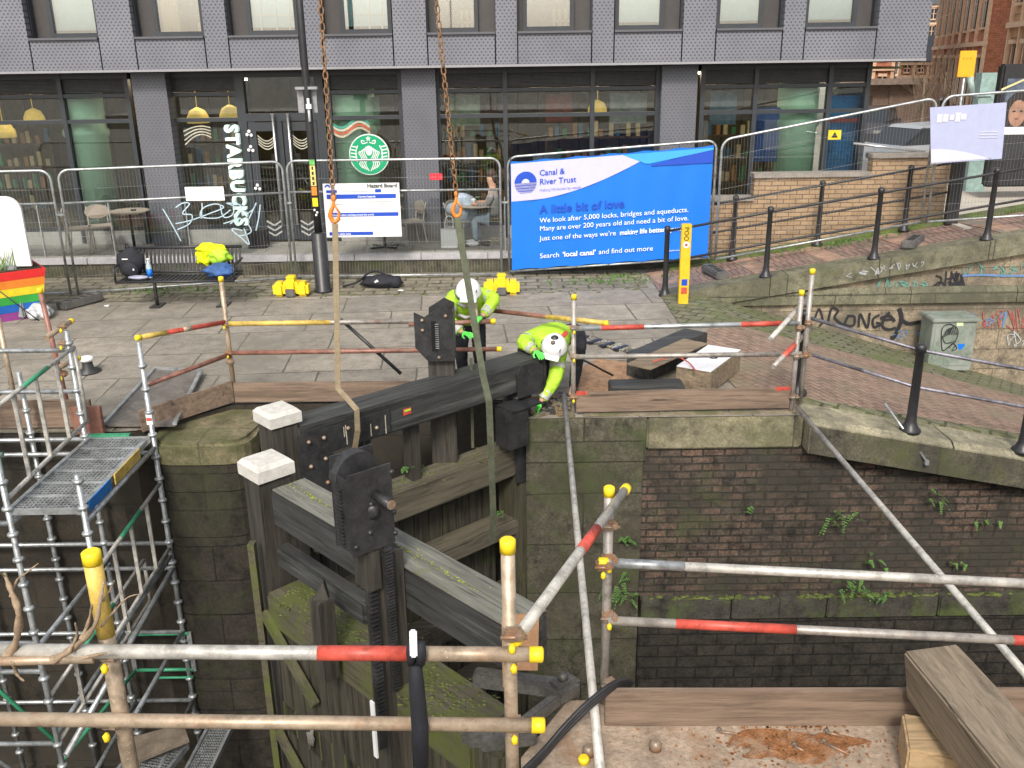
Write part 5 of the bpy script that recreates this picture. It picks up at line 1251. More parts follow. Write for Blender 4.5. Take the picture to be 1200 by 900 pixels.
skin('jumper', {'pel':((x,Y0,TZ+.5),(.16,.14)),'ch':((x-.02,Y0,TZ+.86),(.18,.13)),'nk':((x-.02,Y0,TZ+1.02),(.08,.08)),'sl':((x-.03,Y0-.18,TZ+.96),(.07,.07)),'el':((x-.15,Y0-.23,TZ+.75),(.055,.055)),'wl':((x-.33,Y0-.17,TZ+.78),(.042,.042)),'sr':((x-.03,Y0+.18,TZ+.96),(.07,.07)),'er':((x-.15,Y0+.23,TZ+.75),(.055,.055))},
 [('pel','ch'),('ch','nk'),('ch','sl'),('sl','el'),('el','wl'),('ch','sr'),('sr','er')], mat('grey_wool',(.25,.24,.23),.9), t)
skin('jeans', {'pel':((x,Y0,TZ+.48),(.15,.13)),'kl':((x-.38,Y0-.1,TZ+.5),(.075,.075)),'al':((x-.36,Y0-.12,TZ+.1),(.055,.055)),'kr':((x-.38,Y0+.12,TZ+.5),(.075,.075)),'ar':((x-.3,Y0+.12,TZ+.1),(.055,.055))},
 [('pel','kl'),('kl','al'),('pel','kr'),('kr','ar')], mat('pale_jeans',(.3,.38,.46),.85), t)
q = MB(); q.blob((x-.05,Y0,TZ+1.31),(.1,.11,.09),sub=2); q.blob((x+.0,Y0,TZ+1.24),(.07,.1,.12),sub=2); q.build('hair', mat('dark_hair',(.05,.03,.02),.7), t)
for s in (-1,1): q = MB(); q.blob((x-.42,Y0+.12*s,TZ+.045),(.14,.05,.045),sub=2); q.build('shoe', M_white_pl, t)
# ------------------------------------------------------------------ lock gates
def whitecap(q, c, X, Yv, sx, sy):
    Z = V(0,0,1); k = .8
    b0 = [c+X*a_*sx/2+Yv*b_*sy/2 for a_,b_ in ((-1,-1),(1,-1),(1,1),(-1,1))]
    q.prism(b0, Z*.09)
    t0 = [v+Z*.091 for v in b0]; t1 = [c+Z*.125+X*a_*sx/2*k+Yv*b_*sy/2*k for a_,b_ in ((-1,-1),(1,-1),(1,1),(-1,1))]
    for i in range(4): q.face([t0[i],t0[(i+1)%4],t1[(i+1)%4],t1[i]])
    q.face(t1)
class Leaf:
    def __init__(s, M, Hh, flip): 
        s.M, s.Hh = V(M[0],M[1],0), V(Hh[0],Hh[1],0); s.u = (s.Hh-s.M).normalized(); s.L = (s.Hh-s.M).length; s.up = V(0,0,1); s.n = V(-s.u.y,s.u.x,0)*flip   # upstream
    def p(s, t, o, z): return s.M+s.u*(t*s.L)+s.n*o+V(0,0,z)
    def beam(s, q, t0, t1, o, w, z0, z1, bev=.015, m=None): q.bar(s.p(t0,o,(z0+z1)/2), s.p(t1,o,(z0+z1)/2), w, z1-z0, m, bev=bev)
far = Leaf((-2.03,7.44), (.04,9.3), 1); near = Leaf((-1.86,6.36), (-.07,4.5), 1)
near.n = V(-abs(near.n.x), -abs(near.n.y), 0) ; far.n = V(-abs(far.n.x), abs(far.n.y), 0)
bigm = tarm = M_tar
def gate_common(g, t, topm, near_):
    # mitre post, heel post
    c = g.p(0,0,0); X, Yv = g.u, g.n
    q = MB(); q.box(c+V(0,0,-1.85),(.25,.27,5.0),(X,Yv,V(0,0,1)),bev=.012); mp = q.build('mitre_post', M_gatez if False else tar_z, t)
    q = MB(); whitecap(q, c+V(0,0,.66), X, Yv, .30, .31); q.build('white_cap', M_whitecap, t)
    q = MB(); hc = g.p(1,0,0); q.box(hc+V(0,0,-2.3),(.3,.34,4.2),(X,Yv,V(0,0,1)),bev=.03); q.build('heel_post', heel_m, t)
    for k, (z0, z1, m_, o, w) in enumerate(g.rails): 
        q = MB(); g.beam(q, .06, .5 if (near_ and k == 0) else .97, o, w, z0, z1, .02); q.build('cross_rail', m_, t)
    # vertical sheeting planks on the upstream face
    q = MB(); n = 13; random.seed(2)
    for i in range(n):
        q.box(g.p(.07+.86*(i+.5)/n, g.so, (g.st-4.2)/2+random.uniform(-.01,.01)),(g.L*.86/n*.95,.06,g.st+4.2),(X,Yv,V(0,0,1)),bev=.006)
    q.build('sheeting', M_gatez, t)
tar_z = woodmat('tarred_timber_upright', (.045,.04,.033), .5, 'z', wear=(.13,.1,.065), wearp=.66, rough=.65)
heel_m = woodmat('heel_post_timber', (.07,.065,.04), .5, 'z', moss=(.09,.1,.03), mossp=.6)
grail = woodmat('weathered_rail', (.105,.092,.065), .4, 'x', moss=(.075,.085,.03), mossp=.6, ang=AF)
# far gate leaf
t = thing('lock_gate', (-1,8.2,-4.2), 'far black timber lock gate leaf slung from the lifting chains', 'lock gate', 'pair of timber lock gate leaves'); far_t = t
far.rails = [(-.66,-.33,grail,.0,.3), (-1.38,-1.18,grail,0,.28), (-2.3,-2.05,M_gate,0,.28), (-3.2,-2.95,M_gate,0,.28)]; far.so = .19; far.st = -.55
gate_common(far, t, None, False)
q = MB(); far.beam(q, .04, 1.07, -.02, .34, .30, .62, .02); hb_ = q.build('top_beam', M_tarF, t)
# steel plates with bolts at mitre end
q = MB(); a0 = far.p(.02,-.205,0); q.prism([a0+V(0,0,.56), a0+far.u*.95+V(0,0,.56), a0+far.u*.95+V(0,0,.34), a0+far.u*.33+V(0,0,.32), a0+far.u*.33+V(0,0,-.05), a0+V(0,0,-.05)], -far.n*.015); 
pl = q.build('corner_plate', M_blackg, t)
q = MB()
for s_, z in ((.1,.48),(.25,.48),(.1,.05),(.25,.05),(.1,.25),(.6,.42),(.8,.42),(.5,.5),(.25,.28)): q.blob(a0+far.u*s_-far.n*.02+V(0,0,z),(.022,.022,.022),sub=1)
q.build('bolts', M_coup, pl)
q = MB(); random.seed(8)
for k in range(7): s_ = random.uniform(.35,.9); z = random.uniform(.5,.58); q.box(a0+far.u*s_-far.n*.018+V(0,0,z-.09),(.007,.003,random.uniform(.08,.24)),(far.u,far.n,V(0,0,1)))
q.build('paint_runs', mat('cream_drips',(.5,.47,.38),.7,bmp=0), pl)
q = MB(); c = far.p(.44,-.195,.475); q.box(c,(.09,.006,.06),(far.u,far.n,V(0,0,1)),m=M_redp); q.box(c+V(0,0,.012)-far.n*.004,(.07,.004,.018),(far.u,far.n,V(0,0,1)),m=M_hivis); q.build('small_tag', None, t)
# heel cap plate, collar, socket box
q = MB(); c = far.p(1.0,-.2,.43); q.prism([c+far.u*-.16+V(0,0,-.18),c+far.u*.2+V(0,0,-.18),c+far.u*.24+V(0,0,-.1),c+far.u*.24+V(0,0,.1),c+far.u*.05+V(0,0,.17),c+far.u*-.12+V(0,0,.17),c+far.u*-.18+V(0,0,.08)], -far.n*.02); q.box(far.p(1.075,-.02,.46),(.03,.42,.36),(far.u,far.n,V(0,0,1)),bev=.01); q.build('heel_plate', M_blackg, t)
q = MB(); q.lathe(far.p(1.0,-.02,-.08),[(.2,0),(.22,.03),(.22,.06),(.19,.08),(.15,.1),(.15,.4)],None,24); q.build('collar', M_blackg, t)
q = MB(); c = far.p(.90,-.24,-.02); q.box(c,(.26,.24,.42),(far.u,far.n,V(0,0,1)),bev=.008); q.box(c+V(0,0,.22)+far.u*.1,(.42,.28,.02),(far.u,far.n,V(0,0,1)),bev=.004); q.build('socket_box', M_blackg, t)
q = MB(); c = far.p(.98,-.19,-.45); q.box(c,(.26,.02,.56),(far.u,far.n,V(0,0,1)),bev=.004); q.box(c-far.n*.02+V(0,0,.25),(.2,.006,.006),(far.u,far.n,V(0,0,1))); q.build('shoe_plate', M_blackg, t)
# uprights between beam and rail
for s_ in (.11,.3,.5): q = MB(); q.box(far.p(s_,.0,-.02),(.11,.14,.64),(far.u,far.n,V(0,0,1)),bev=.008); q.build('upright', tar_z, t)
def paddle_gear(g, t, tpos, off, zt, zb, post_bot, w, dpt, stub=False, post_w=.26, nr=1):
    """rack box on its post; t: parent"""
    X, N, Z = g.u, g.n*nr, V(0,0,1); c = g.p(tpos, off, 0)
    q = MB(); q.box(c+Z*((zb+post_bot)/2+.0)+N*-.0,(post_w,.17,zb-post_bot+.3),(X,N,Z),bev=.01); q.build('paddle_post', tar_z, t)
    front = -N*dpt/2
    q = MB(); th = .012; hgt = zt-zb
    q.box(c+front+Z*(zb+hgt/2),(w,th,hgt),(X,N,Z)); q.box(c-front+Z*(zb+hgt/2+.03),(w,th,hgt+.06),(X,N,Z))
    q.box(c-X*(w/2-.006)+Z*(zb+hgt/2-.01),(th,dpt-.02,hgt-.05),(X,N,Z)); q.box(c+Z*(zb+hgt/2-.12),(.1,dpt*.6,hgt-.2),(X,N,Z))
    # lifted round shoulder of the far plate
    r = .15; cc = c-front*.2+X*(w/2-r)+Z*(zt-.08); q.prism([cc+X*r*math.cos(a_)+Z*r*math.sin(a_) for a_ in [k*math.pi/10 for k in range(11)]], N*dpt*.45)
    bx = q.build('gear_box', M_blackg, t)
    q = MB()
    for k in range(16): q.box(c-X*(w/2+.004)+Z*(zb+.05+k*.024),(.03,.06,.012),(X,N,Z))
    for k in range(46): q.box(c+front*1.0+X*.09+Z*(zb-.03-k*.022),(.05,.03,.011),(X,N,Z))
    q.box(c+front*.85+X*.09+Z*(zb-.5),(.045,.02,1.1),(X,N,Z)); q.build('rack', M_blackg, bx)
    q = MB(); s0 = c+front+X*.03+Z*(zt-.17); q.tube([s0, s0-N*.17],.03,seg=14); q.build('spindle', M_blackg, bx)
    q = MB(); q.tube([s0-N*.172, s0-N*.18],.028,seg=14); q.build('spindle_end', M_coup, bx)
    q = MB()
    for a_, z in ((-.12,.06),(.15,.06),(.15,hgt-.06),(-.02,.12),(.0,.3),(.15,.2)): q.blob(c+front*1.02+X*a_+Z*(zb+z),(.02,.02,.02),sub=1)
    q.blob(c+front*1.02+X*.0+Z*(zb+.25),(.05,.025,.05),sub=2); q.build('bolts', M_blackg, bx)
    return bx
# far paddle gear behind the beam; face with the rack slot turned to the camera
X, N, Z = far.u, far.n, V(0,0,1)
pc = P(512,388,Y=8.75); 
q = MB(); q.box((pc.x+.03,8.82,-.0),(.26,.2,1.62),bev=.012); q.build('paddle_post', tar_z, t)
zt, zb = pc.z+.24, pc.z-.26
q = MB(); x0, x1 = pc.x-.21, pc.x+.17
q.prism([V(x0,8.66,zb+.12),V(x0+.12,8.66,zb-.02),V(x1,8.66,zb-.02),V(x1,8.66,zt-.02),V(x1-.1,8.66,zt+.03),V(x1-.2,8.66,zt-.02),V(x0+.1,8.66,zt-.07),V(x0,8.66,zt-.02)], V(0,-.014,0))
q.prism([V(x0+.12,8.95,zb-.02),V(x1,8.95,zb-.02),V(x1,8.95,zt),V(x1-.1,8.95,zt+.05),V(x0+.12,8.95,zt-.05)], V(0,-.014,0)); q.box((x1-.007,8.8,(zt+zb)/2),(.014,.27,zt-zb-.05)); gb_ = q.build('gear_box', M_blackg, t)
q = MB(); q.box((pc.x-.02,8.64,pc.z-.02),(.05,.01,.3)); q.build('slot', mat('deep_slot',(.004,.004,.004),.9,bmp=0), gb_)
q = MB()
for k in range(12): q.box((pc.x+.01,8.632,pc.z-.14+k*.022),(.035,.012,.009))
q.build('rack', M_alum if False else M_galv, gb_)
q = MB()
for a_, z in ((-.13,.14),(-.13,.04),(0.1,.18),(.02,-.24)): q.blob((pc.x+a_,8.64,pc.z+z),(.02,.02,.02),sub=1)
q.build('bolts', M_coup, gb_)
# near gate leaf
t = thing('lock_gate', (-1,5.3,-4.2), 'near grey topped timber lock gate leaf with black paddle gear box', 'lock gate', 'pair of timber lock gate leaves'); near_t = t
near.rails = [(-.05,.13,M_tarN,.02,.12), (-.50,-.22,M_mossy,.0,.4), (-1.5,-1.2,M_mossy,0,.34), (-2.5,-2.2,M_gate,0,.3), (-3.4,-3.1,M_gate,0,.3)]; near.so = .14; near.st = -.45
gate_common(near, t, None, True)
q = MB(); near.beam(q, .06, 1.06, -.07, .29, .30, .6, .02); nb = q.build('top_beam', M_tarN, t)
q = MB(); random.seed(6)      # split grey weathered top planks
for k, o_ in enumerate((-.142,.0)): near.beam(q, .07, 1.055, o_, .139, .597, .609, .004)
q.build('weathered_top', M_oakN, nb)
q = MB(); 
for k in range(240):
    s_ = min(1,max(.08,random.choice((.2,.45,.6,.8))+random.gauss(0,.09))); p_ = near.p(s_, -.07+random.gauss(0,.012)+(random.random()<.2)*random.uniform(-.1,.1), .61); q.blob(p_,(random.uniform(.002,.009),random.uniform(.002,.007),.003),sub=1,jit=.5,seed=k)
q.build('moss_line', mat('bright_moss',(.3,.35,.03),.95,var=.3), nb)
bc = P(425,585,Y=4.92); BX = V(.77,.63,0).normalized(); BN = V(-.63,.77,0).normalized()
class _G: pass
g_ = _G(); g_.u = BX; g_.n = BN; g_.p = lambda t_, o_, z_: V(bc.x,bc.y,z_)
paddle_gear(g_, t, 0, 0, 1.36, .84, .7, .29, .19, post_w=.1)
q = MB(); pp_ = V(bc.x,bc.y,0)+BX*.14-BN*-.02; q.box(pp_+V(0,0,-.75),(.17,.16,3.0),(BX,BN,V(0,0,1)),bev=.01); q.build('paddle_post', tar_z, t)
q = MB(); pp_ = V(bc.x,bc.y,0)+BX*.0-BN*.02; q.box(pp_+V(0,0,.1),(.06,.03,1.5),(BX,BN,V(0,0,1)))
for k in range(40): q.box(pp_-BN*.02+V(0,0,.75-k*.03),(.055,.03,.014),(BX,BN,V(0,0,1)))
q.build('rack', M_blackg, t)
q = MB(); c = near.p(.44,.30,0); q.box(c+V(0,0,-.1),(.13,.12,.62),(near.u,near.n,V(0,0,1)),bev=.008); q.prism([c+V(-.05,-.03,.21),c+V(.05,-.02,.21),c+V(.02,0,.33)], V(0,.05,0)); q.build('broken_post', tar_z, t)
q = MB(); c = near.p(.72,.44,-.35); q.box(c,(.035,.012,.42),(near.u,near.n,V(0,0,1))); q.build('white_strip', M_white_pl, t)
# diagonal braces on upstream face of near gate
q = MB()
for z in (-.4,-1.5,-2.6): q.bar(near.p(.05,.22,z), near.p(.3,.22,z-.5), .05,.09, bev=.006)
q.bar(near.p(0.04,.24,.2), near.p(0.04,.24,-4), .05,.07,up=V(0,1,0)); q.build('brace', M_mossy, t)
random.seed(14)
for k in range(5):
    p_ = near.p(random.uniform(.2,.6), .2, random.uniform(-2.2,-.9)); q = MB(); q.blob(p_,(.03,.012,random.uniform(.05,.09)),sub=2,jit=1.2,seed=k); q.build('rag', mat('dirty_rag',(.2,.19,.17),.8), t)
# heel strap irons on the near quay
q = MB(); hc = near.p(1,0,0)
q.bar(V(-.25,4.62,.1),V(.28,4.5,.1),.1,.09,bev=.01); q.bar(V(.02,4.2,.08),V(.34,4.55,.08),.06,.08,bev=.01); q.bar(V(-.2,4.1,.07),V(.1,4.15,.07),.1,.08,bev=.01); q.box((-.2,4.15,.07),(.2,.15,.1),bev=.03); q.box((.27,4.5,.1),(.2,.14,.13),(V(.8,.6,0),V(-.6,.8,0),V(0,0,1)),bev=.03); q.lathe((.27,4.5,.16),[(.03,0),(.03,.04),(.015,.05)],None,8)
o = q.build('anchor_irons', mat('worn_grey_iron',(.14,.135,.125),.5,metal=.4,var=.35)); tag(o,'worn grey anchor irons at the heel of the near gate','iron bracket')
p0 = near.p(1.03,.0,.62)
q = MB(); q.bar(V(.03,3.98,.62),V(.04,4.02,.92),.16,.02,up=V(0,1,0)); q.bar(V(-.05,3.98,.52),V(-.05,4.02,.9),.04,.02,up=V(0,1,0)); o = q.build('split_board', mat('orange_brown_board',(.36,.2,.11),.8,var=.2)); tag(o,'split orange brown piece of board behind the capped scaffold upright','board')

# ------------------------------------------------------------------ lifting chains, hooks and slings
def chain(label, a, b, hook_ax=V(1,0,0)):
    a, b = Vector(a), Vector(b); t = thing('lifting_chain', b, label, 'chain', 'rusty crane chains')
    d = (b-a); L_ = d.length; d.normalize(); n = int(L_/.062); s1 = d.cross(V(0,1,0)).normalized(); s2 = d.cross(s1).normalized()
    q = MB()
    for i in range(n):
        c = a+d*(L_*(i+.5)/n); s = s1 if i % 2 else s2
        if i % 2 == 0: s = (s2*.8+s1*.6).normalized()
        ring = []
        for k in range(10): th = k/10*2*math.pi; ring.append(c+s*.019*math.cos(th)+d*.039*math.sin(th))
        q.tube(ring, .0068, seg=5, closed=True)
    q.build('links', M_chain, t)
    q = MB(); hk = [b+V(0,0,.0), b+V(-.01,0,-.05), b+V(-.03,0,-.09), b+V(-.038,0,-.14), b+V(-.01,0,-.185), b+V(.03,0,-.16), b+V(.034,0,-.11)]
    q.tube(spl([tuple(v) for v in hk],4), [.011+.008*math.sin(k/24*math.pi) for k in range(25)], seg=8); q.blob(b+V(0,0,.02),(.022,.02,.03),sub=2); q.tube([b+V(.05,0,-.12),b+V(.0,-.0,-.03)],.009)
    q.build('hook', M_orange, t); return t
c1 = P(391,235,Y=8.1); c1t = V(c1.x+.25, 8.15, 9)
chain('left rusty lifting chain with orange hook beside the black pole', V(c1.x-.0,8.15,5.2)+V(.02,0,0), c1)
c2 = P(535,230,Y=8.5); top2 = P(505,-60,Y=8.45)
chain('right rusty lifting chain with orange hook left of the blue banner', top2+(top2-c2)*.3, c2)
def strap(name, pts, w, m, label, cat='lifting sling'):
    q = MB(); pts = [Vector(p_) for p_ in pts]; view = V(0,1,0)
    L_, R_ = [], []
    for i, p_ in enumerate(pts):
        d = (pts[min(i+1,len(pts)-1)]-pts[max(i-1,0)]).normalized(); s = d.cross(view); s = s.normalized()*w/2 if s.length > .1 else V(w/2,0,0)
        L_.append(p_-s); R_.append(p_+s)
    for i in range(len(pts)-1): q.prism([L_[i],R_[i],R_[i+1],L_[i+1]], V(0,.008,0))
    o = q.build(name, m); return tag(o, label, cat)
m_sl1 = mat('tan_webbing',(.24,.19,.12),.85,var=.2,scale=12); m_sl2 = mat('olive_webbing',(.09,.10,.065),.85,var=.25,scale=12)
s0 = c1+V(0,-.02,-.2); e = P(396,455,Y=7.72)
strap('lifting_sling', [s0, lerp(s0,e,.5), e, P(418,480,Y=7.55), P(419,505,Y=7.58), P(415,530,Y=7.7)], .05, m_sl1, 'tan webbing sling hanging from the left chain round the far gate beam')
s0 = c2+V(0.0,-.02,-.19); e = P(566,440,Y=8.15)
strap('lifting_sling', [s0, lerp(s0,e,.5), e, P(573,470,Y=8.1), P(575,520,Y=8.15), P(578,600,Y=8.3), P(577,635,Y=8.4)], .062, m_sl2, 'long dark olive webbing sling hanging from the right chain down to the lower rail')
strap('lifting_sling', [P(552,420,Y=8.85), P(553,470,Y=8.95), P(554,525,Y=9.0)], .03, m_sl2, 'thin dark strap hanging behind the far gate beam')

# ------------------------------------------------------------------ scaffold guard rails
def coupler(q, p, r=.03):
    q.box(p,(.075,.06,.06),bev=.012); q.box(Vector(p)+V(.03,-.03,.01),(.035,.05,.035),bev=.008); q.tube([Vector(p)+V(-.045,-.03,0),Vector(p)+V(.06,-.03,0)],.009,seg=6)
class Scaf:
    def __init__(s, loc, label, grp=None): s.t = thing('scaffold_guardrail', loc, label, 'scaffold guardrail', grp)
    def tube(s, a, b, m, r=.026, nm='tube', caps=(0,0), bands=()):
        a, b = Vector(a), Vector(b); q = MB(); q.tube([a,b], r, m, seg=14); o = q.build(nm, m, s.t)
        d = (b-a).normalized()
        for t0, t1, mm in bands:
            q = MB(); q.tube([lerp(a,b,t0), lerp(a,b,t1)], r+.0015, mm, seg=14); q.build('paint_band', mm, o)
        for f_, p_, dd in ((caps[0],a,-d),(caps[1],b,d)):
            if f_: q = MB(); q.tube([p_-dd*.045, p_+dd*.004, p_+dd*.01],[r+.0035,r+.0035,r*.85],M_cap,seg=14); q.build('end_cap', M_cap, o)
        return o
    def cp(s, p, yel=True, r=.03):
        q = MB(); coupler(q, Vector(p)); o = q.build('coupler', M_coup, s.t)
        if yel: q = MB(); q.blob(Vector(p)+V(0,-.055,-.035),(.016,.018,.026),sub=1); q.build('bolt_cover', M_cap, o)
    def board(s, a, b, h=.225, m=M_board, bands=()):
        a, b = Vector(a), Vector(b); q = MB(); q.bar(a+V(0,0,h/2), b+V(0,0,h/2), .038, h, m, bev=.003); o = q.build('toe_board', m, s.t)
        for t0, t1 in bands: q = MB(); q.bar(lerp(a,b,t0)+V(0,0,h-.012), lerp(a,b,t1)+V(0,0,h-.012), .042, .03, M_redp); q.build('paint_band', M_redp, o)
# far quay right of the gate heel
s = Scaf((1.9,9.1,0), 'scaffold guard rail right of the far gate heel, above the mossy coping', None)
pR = P(672,486,0); pE = P(932,480,0); yq = 9.24
X0, X1 = P(672,420,Y=yq).x, P(931,420,Y=yq).x
s.tube((X0,yq,-.28),(X0,yq,P(672,346,Y=yq).z), M_grey, nm='upright', caps=(0,1))
s.tube((X1,yq-.04,-.3),(X1,yq-.04,P(938,340,Y=yq).z), M_grey, nm='upright', caps=(0,1))
s.tube((X1+.13,yq+.08,.05),(X1+.13,yq+.08,P(950,318,Y=yq).z), M_grey, nm='upright', caps=(0,1))
zr1, zr2 = P(700,383,Y=yq).z, P(700,416,Y=yq).z
s.tube((X0-.0,yq-.055,zr1),(X1+.0,yq-.055,P(925,377,Y=yq).z), M_galv, nm='rail', bands=((.12,.31,M_redp),(.74,.93,M_redp)))
s.tube((X0-.0,yq-.055,zr2),(X1+.05,yq-.055,P(925,413,Y=yq).z), M_grey, nm='rail')
s.tube(P(903,397,Y=8.7),P(946,350,Y=9.6), M_white, nm='end_rail'); s.tube(P(906,430,Y=8.7),P(950,385,Y=9.6), M_grey, nm='end_rail', bands=((.25,.6,M_redp),))
s.tube(P(560,362,Y=10.2),P(712,379,Y=9.35), M_rust, nm='rail', caps=(0,1), bands=((.55,1,M_yelp),))
s.tube((X0,yq+.1,zr2-.02),P(718,440,Y=9.9), M_black, nm='brace', r=.012)
for z in (zr1,zr2,.2): s.cp((X0,yq-.03,z)); s.cp((X1,yq-.07,z-.02), False)
s.cp((X1+.13,yq+.05,.95),False); s.cp((X1+.13,yq+.05,.6),False)
s.board((X0+.03,yq-.045,.03),(X1-.03,yq-.045,.05), bands=((.0,.05),(.93,1)))
# far quay left
s = Scaf((-2.5,9.5,0), 'scaffold guard rail on the far quay between mooring bollard and left worker')
yl = 9.75; XL = P(270,420,Y=yl).x; zt = P(263,325,Y=yl).z
s.tube((XL,yl,.0),(XL-.0,yl,zt), M_tan, nm='upright', caps=(0,1))
zA, zB = P(275,378,Y=yl).z, P(275,412,Y=yl).z
s.tube((XL,yl-.05,zA),(P(490,377,Y=yl).x,yl-.05,zA), M_grey, nm='rail', bands=((0,.55,M_yelp),))
s.tube((XL,yl-.05,zB),(P(587,408,Y=yl).x,yl-.05,zB), M_rust, nm='rail', caps=(0,1))
s.tube((P(480,377,Y=yl).x,yl-.1,zA-.02),(P(580,372,Y=yl).x,yl-.1,zA-.0), M_rust, nm='rail', caps=(0,1))
pp = P(160,396,Y=8.8); s.tube((XL,yl-.05,zA+.02), pp, M_redp, nm='rail', caps=(0,1), bands=((.68,1.0,M_yelp),(.4,.5,M_tan)))
pp2 = P(170,452,Y=8.8); s.tube((XL,yl-.05,zB-.02), pp2, M_rust, nm='rail', caps=(0,0))
s.cp((XL,yl-.03,zA)); s.cp((XL,yl-.03,zB)); s.cp((XL+.02,yl-.08,zB-.09),False)
s.board((XL+.02,yl-.06,.02),(P(488,470,Y=9.7).x,yl-.08,.02)); s.board((XL+.0,yl-.06,.03),(-3.86,8.92,-.02), h=.24)
s.tube(P(556,345,Y=9.75),P(560,395,Y=9.6), M_tan, nm='upright')
s.tube(P(399,374,Y=9.8),P(470,438,Y=9.7), M_black, nm='brace', r=.02)
# left of the pier: two dark orange uprights with yellow fittings
s = Scaf((-5.2,8.75,0), 'cluster of red brown scaffold uprights with yellow clips by the mooring post')
XA = P(78,460,Y=9.0).x
s.tube((XA,9.0,0),(XA-.08,9.0,P(66,338,Y=9.0).z), M_rust, nm='upright', caps=(0,1)); s.tube((XA-.55,9.0,0),(XA-.55,9.0,1.2), M_tan, nm='upright')
for py in (382,402,438): s.cp(P(74,py,Y=8.7))
s.tube(P(54,396,Y=8.6),P(84,376,Y=9.2), M_tan, nm='rail', caps=(0,1)); s.tube(P(66,432,Y=8.6),P(92,420,Y=9.1), M_tan, nm='rail', caps=(0,1))
s.board(V(P(-80,470,Y=9).x,8.98,.03),V(P(112,500,Y=9).x,8.98,.03),h=.3)
# foreground left rails
yf = 3.1
s = Scaf((-.02,yf,0), 'nearest scaffold guard rail with two long rails and yellow end caps')
r_ = .028
xA = P(128,760,Y=yf).x; xB = P(599,760,Y=yf).x
s.tube((xA-.0,yf,0.0),(P(107,650,Y=yf).x,yf,P(107,648,Y=yf).z), M_tan, r=.033, nm='upright', caps=(0,1), bands=((.8,1,M_yelp),))
s.tube((xB,yf,0.0),(P(595,640,Y=yf).x,yf,P(595,634,Y=yf).z), M_tan, r=r_, nm='upright', caps=(0,1))
a_, b_ = P(-60,762,Y=yf-.065), P(634,767,Y=yf-.065); s.tube(a_, b_, M_white, r=r_, nm='rail', caps=(0,1), bands=((.622,.775,M_redp),(.775,.995,M_tan)))
a_, b_ = P(-60,842,Y=yf-.065), P(636,850,Y=yf-.065); s.tube(a_, b_, M_tan, r=r_, nm='rail', caps=(0,1))
a_, b_ = P(604,750,Y=yf-.03), P(734,572,Y=4.62); s.tube(a_, b_, M_white, r=.025, nm='return_rail', caps=(1,1), bands=((.5,.66,M_redp),))
for x_, y_ in ((600,742),(602,765),(603,848),(128,765),(130,845)): s.cp(P(x_,y_,Y=yf-.03), True)
s.cp(P(708,612,Y=4.5),False)
s.tube(P(-40,776,Y=2.98),P(110,772,Y=3.02), M_tan, r=.018, nm='thin_rail')
# near right guard rail on the near quay
yn = 4.5
s = Scaf((.5,yn,0), 'scaffold guard rail at the right edge of the sandy near quay')
xN = P(711,700,Y=yn).x
s.tube((xN,yn,0.0),(xN,yn,P(715,572,Y=yn).z), M_grey, r=.027, nm='upright', caps=(0,1))
def rl(px0,py0,px1,py1,**k): s.tube(P(px0,py0,Y=yn-.055),P(px1,py1,Y=yn-.055-.12),**k)
rl(703,659,1330,690,m=M_white,r=.026,nm='rail',caps=(1,0),bands=((0.02,.16,M_galv),)); rl(712,727,1330,757,m=M_grey,r=.026,nm='rail',bands=((.13,.36,M_redp),(.77,.9,M_redp)))
for py in (615,655,722,800): s.cp(P(713,py,Y=yn-.03), py in (655,722))
s.cp(P(706,662,Y=yn-.06),True)
bA, bB = P(708,846,0), P(1250,862,0)
s.board(V(bA.x,4.31,0.0),V(4.0,4.24,.0),h=.235)
# span tubes across the lock
def span(a, b, m, label):
    q = MB(); q.tube([a,b],.026,m,seg=14); o = q.build('scaffold_tube', m); tag(o,label,'scaffold tube','long tubes spanning the lock')
span(P(661,463,.10), P(706,930,.12), M_white, 'long pale scaffold tube crossing the lock beside the crouching worker')
span(P(934,478,.10), P(1236,830,.12), M_white, 'long pale scaffold tube crossing the lock on the right above the brick wall')
# black rubber strap hanging on foreground rail
q = MB(); x_ = 488; 
for dx, w_ in ((-6,.02),(5,.022)):
    q.tube([P(x_+dx,752,Y=yf-.11),P(x_+dx,765,Y=yf-.125),P(x_+dx,778,Y=yf-.11)],[w_*.8,w_,w_*.8])
q.tube([P(487,778,Y=yf-.11),P(488,800,Y=yf-.12),P(492,850,Y=yf-.12),P(494,910,Y=yf-.1)],[.024,.03,.034,.03],seg=8)
t = thing('rubber_strap', P(490,850,Y=yf-.12), 'black rubber strap with white tag looped over the nearest rails', 'strap'); q.build('strap', M_navy, t)
q = MB(); q.bar(P(484,738,Y=yf-.13),P(485,770,Y=yf-.145),.028,.02,bev=.006); q.build('white_tag', M_white_pl, t)
# cables
t = thing('cable_bundle', P(690,850,.1), 'bundle of three black cables looping over the near toe board', 'cables')
for k in range(3):
    q = MB(); o_ = k*4; q.tube(spl([tuple(P(741-o_*.3,800+k*1.5,Y=4.42)), tuple(P(733-o_*.5,797+k*3,Y=4.38)), tuple(P(718-o_*.3,801+k*4,Y=4.3)), tuple(P(690,822+k*4,Y=4.2)), tuple(P(662-k,850+k*5,Y=4.1)), tuple(P(636-k*2,880+k*6,Y=4.0)), tuple(P(600-k*2,915+k*6,Y=3.85))],6),.013,seg=8); q.build('cable', M_black, t)
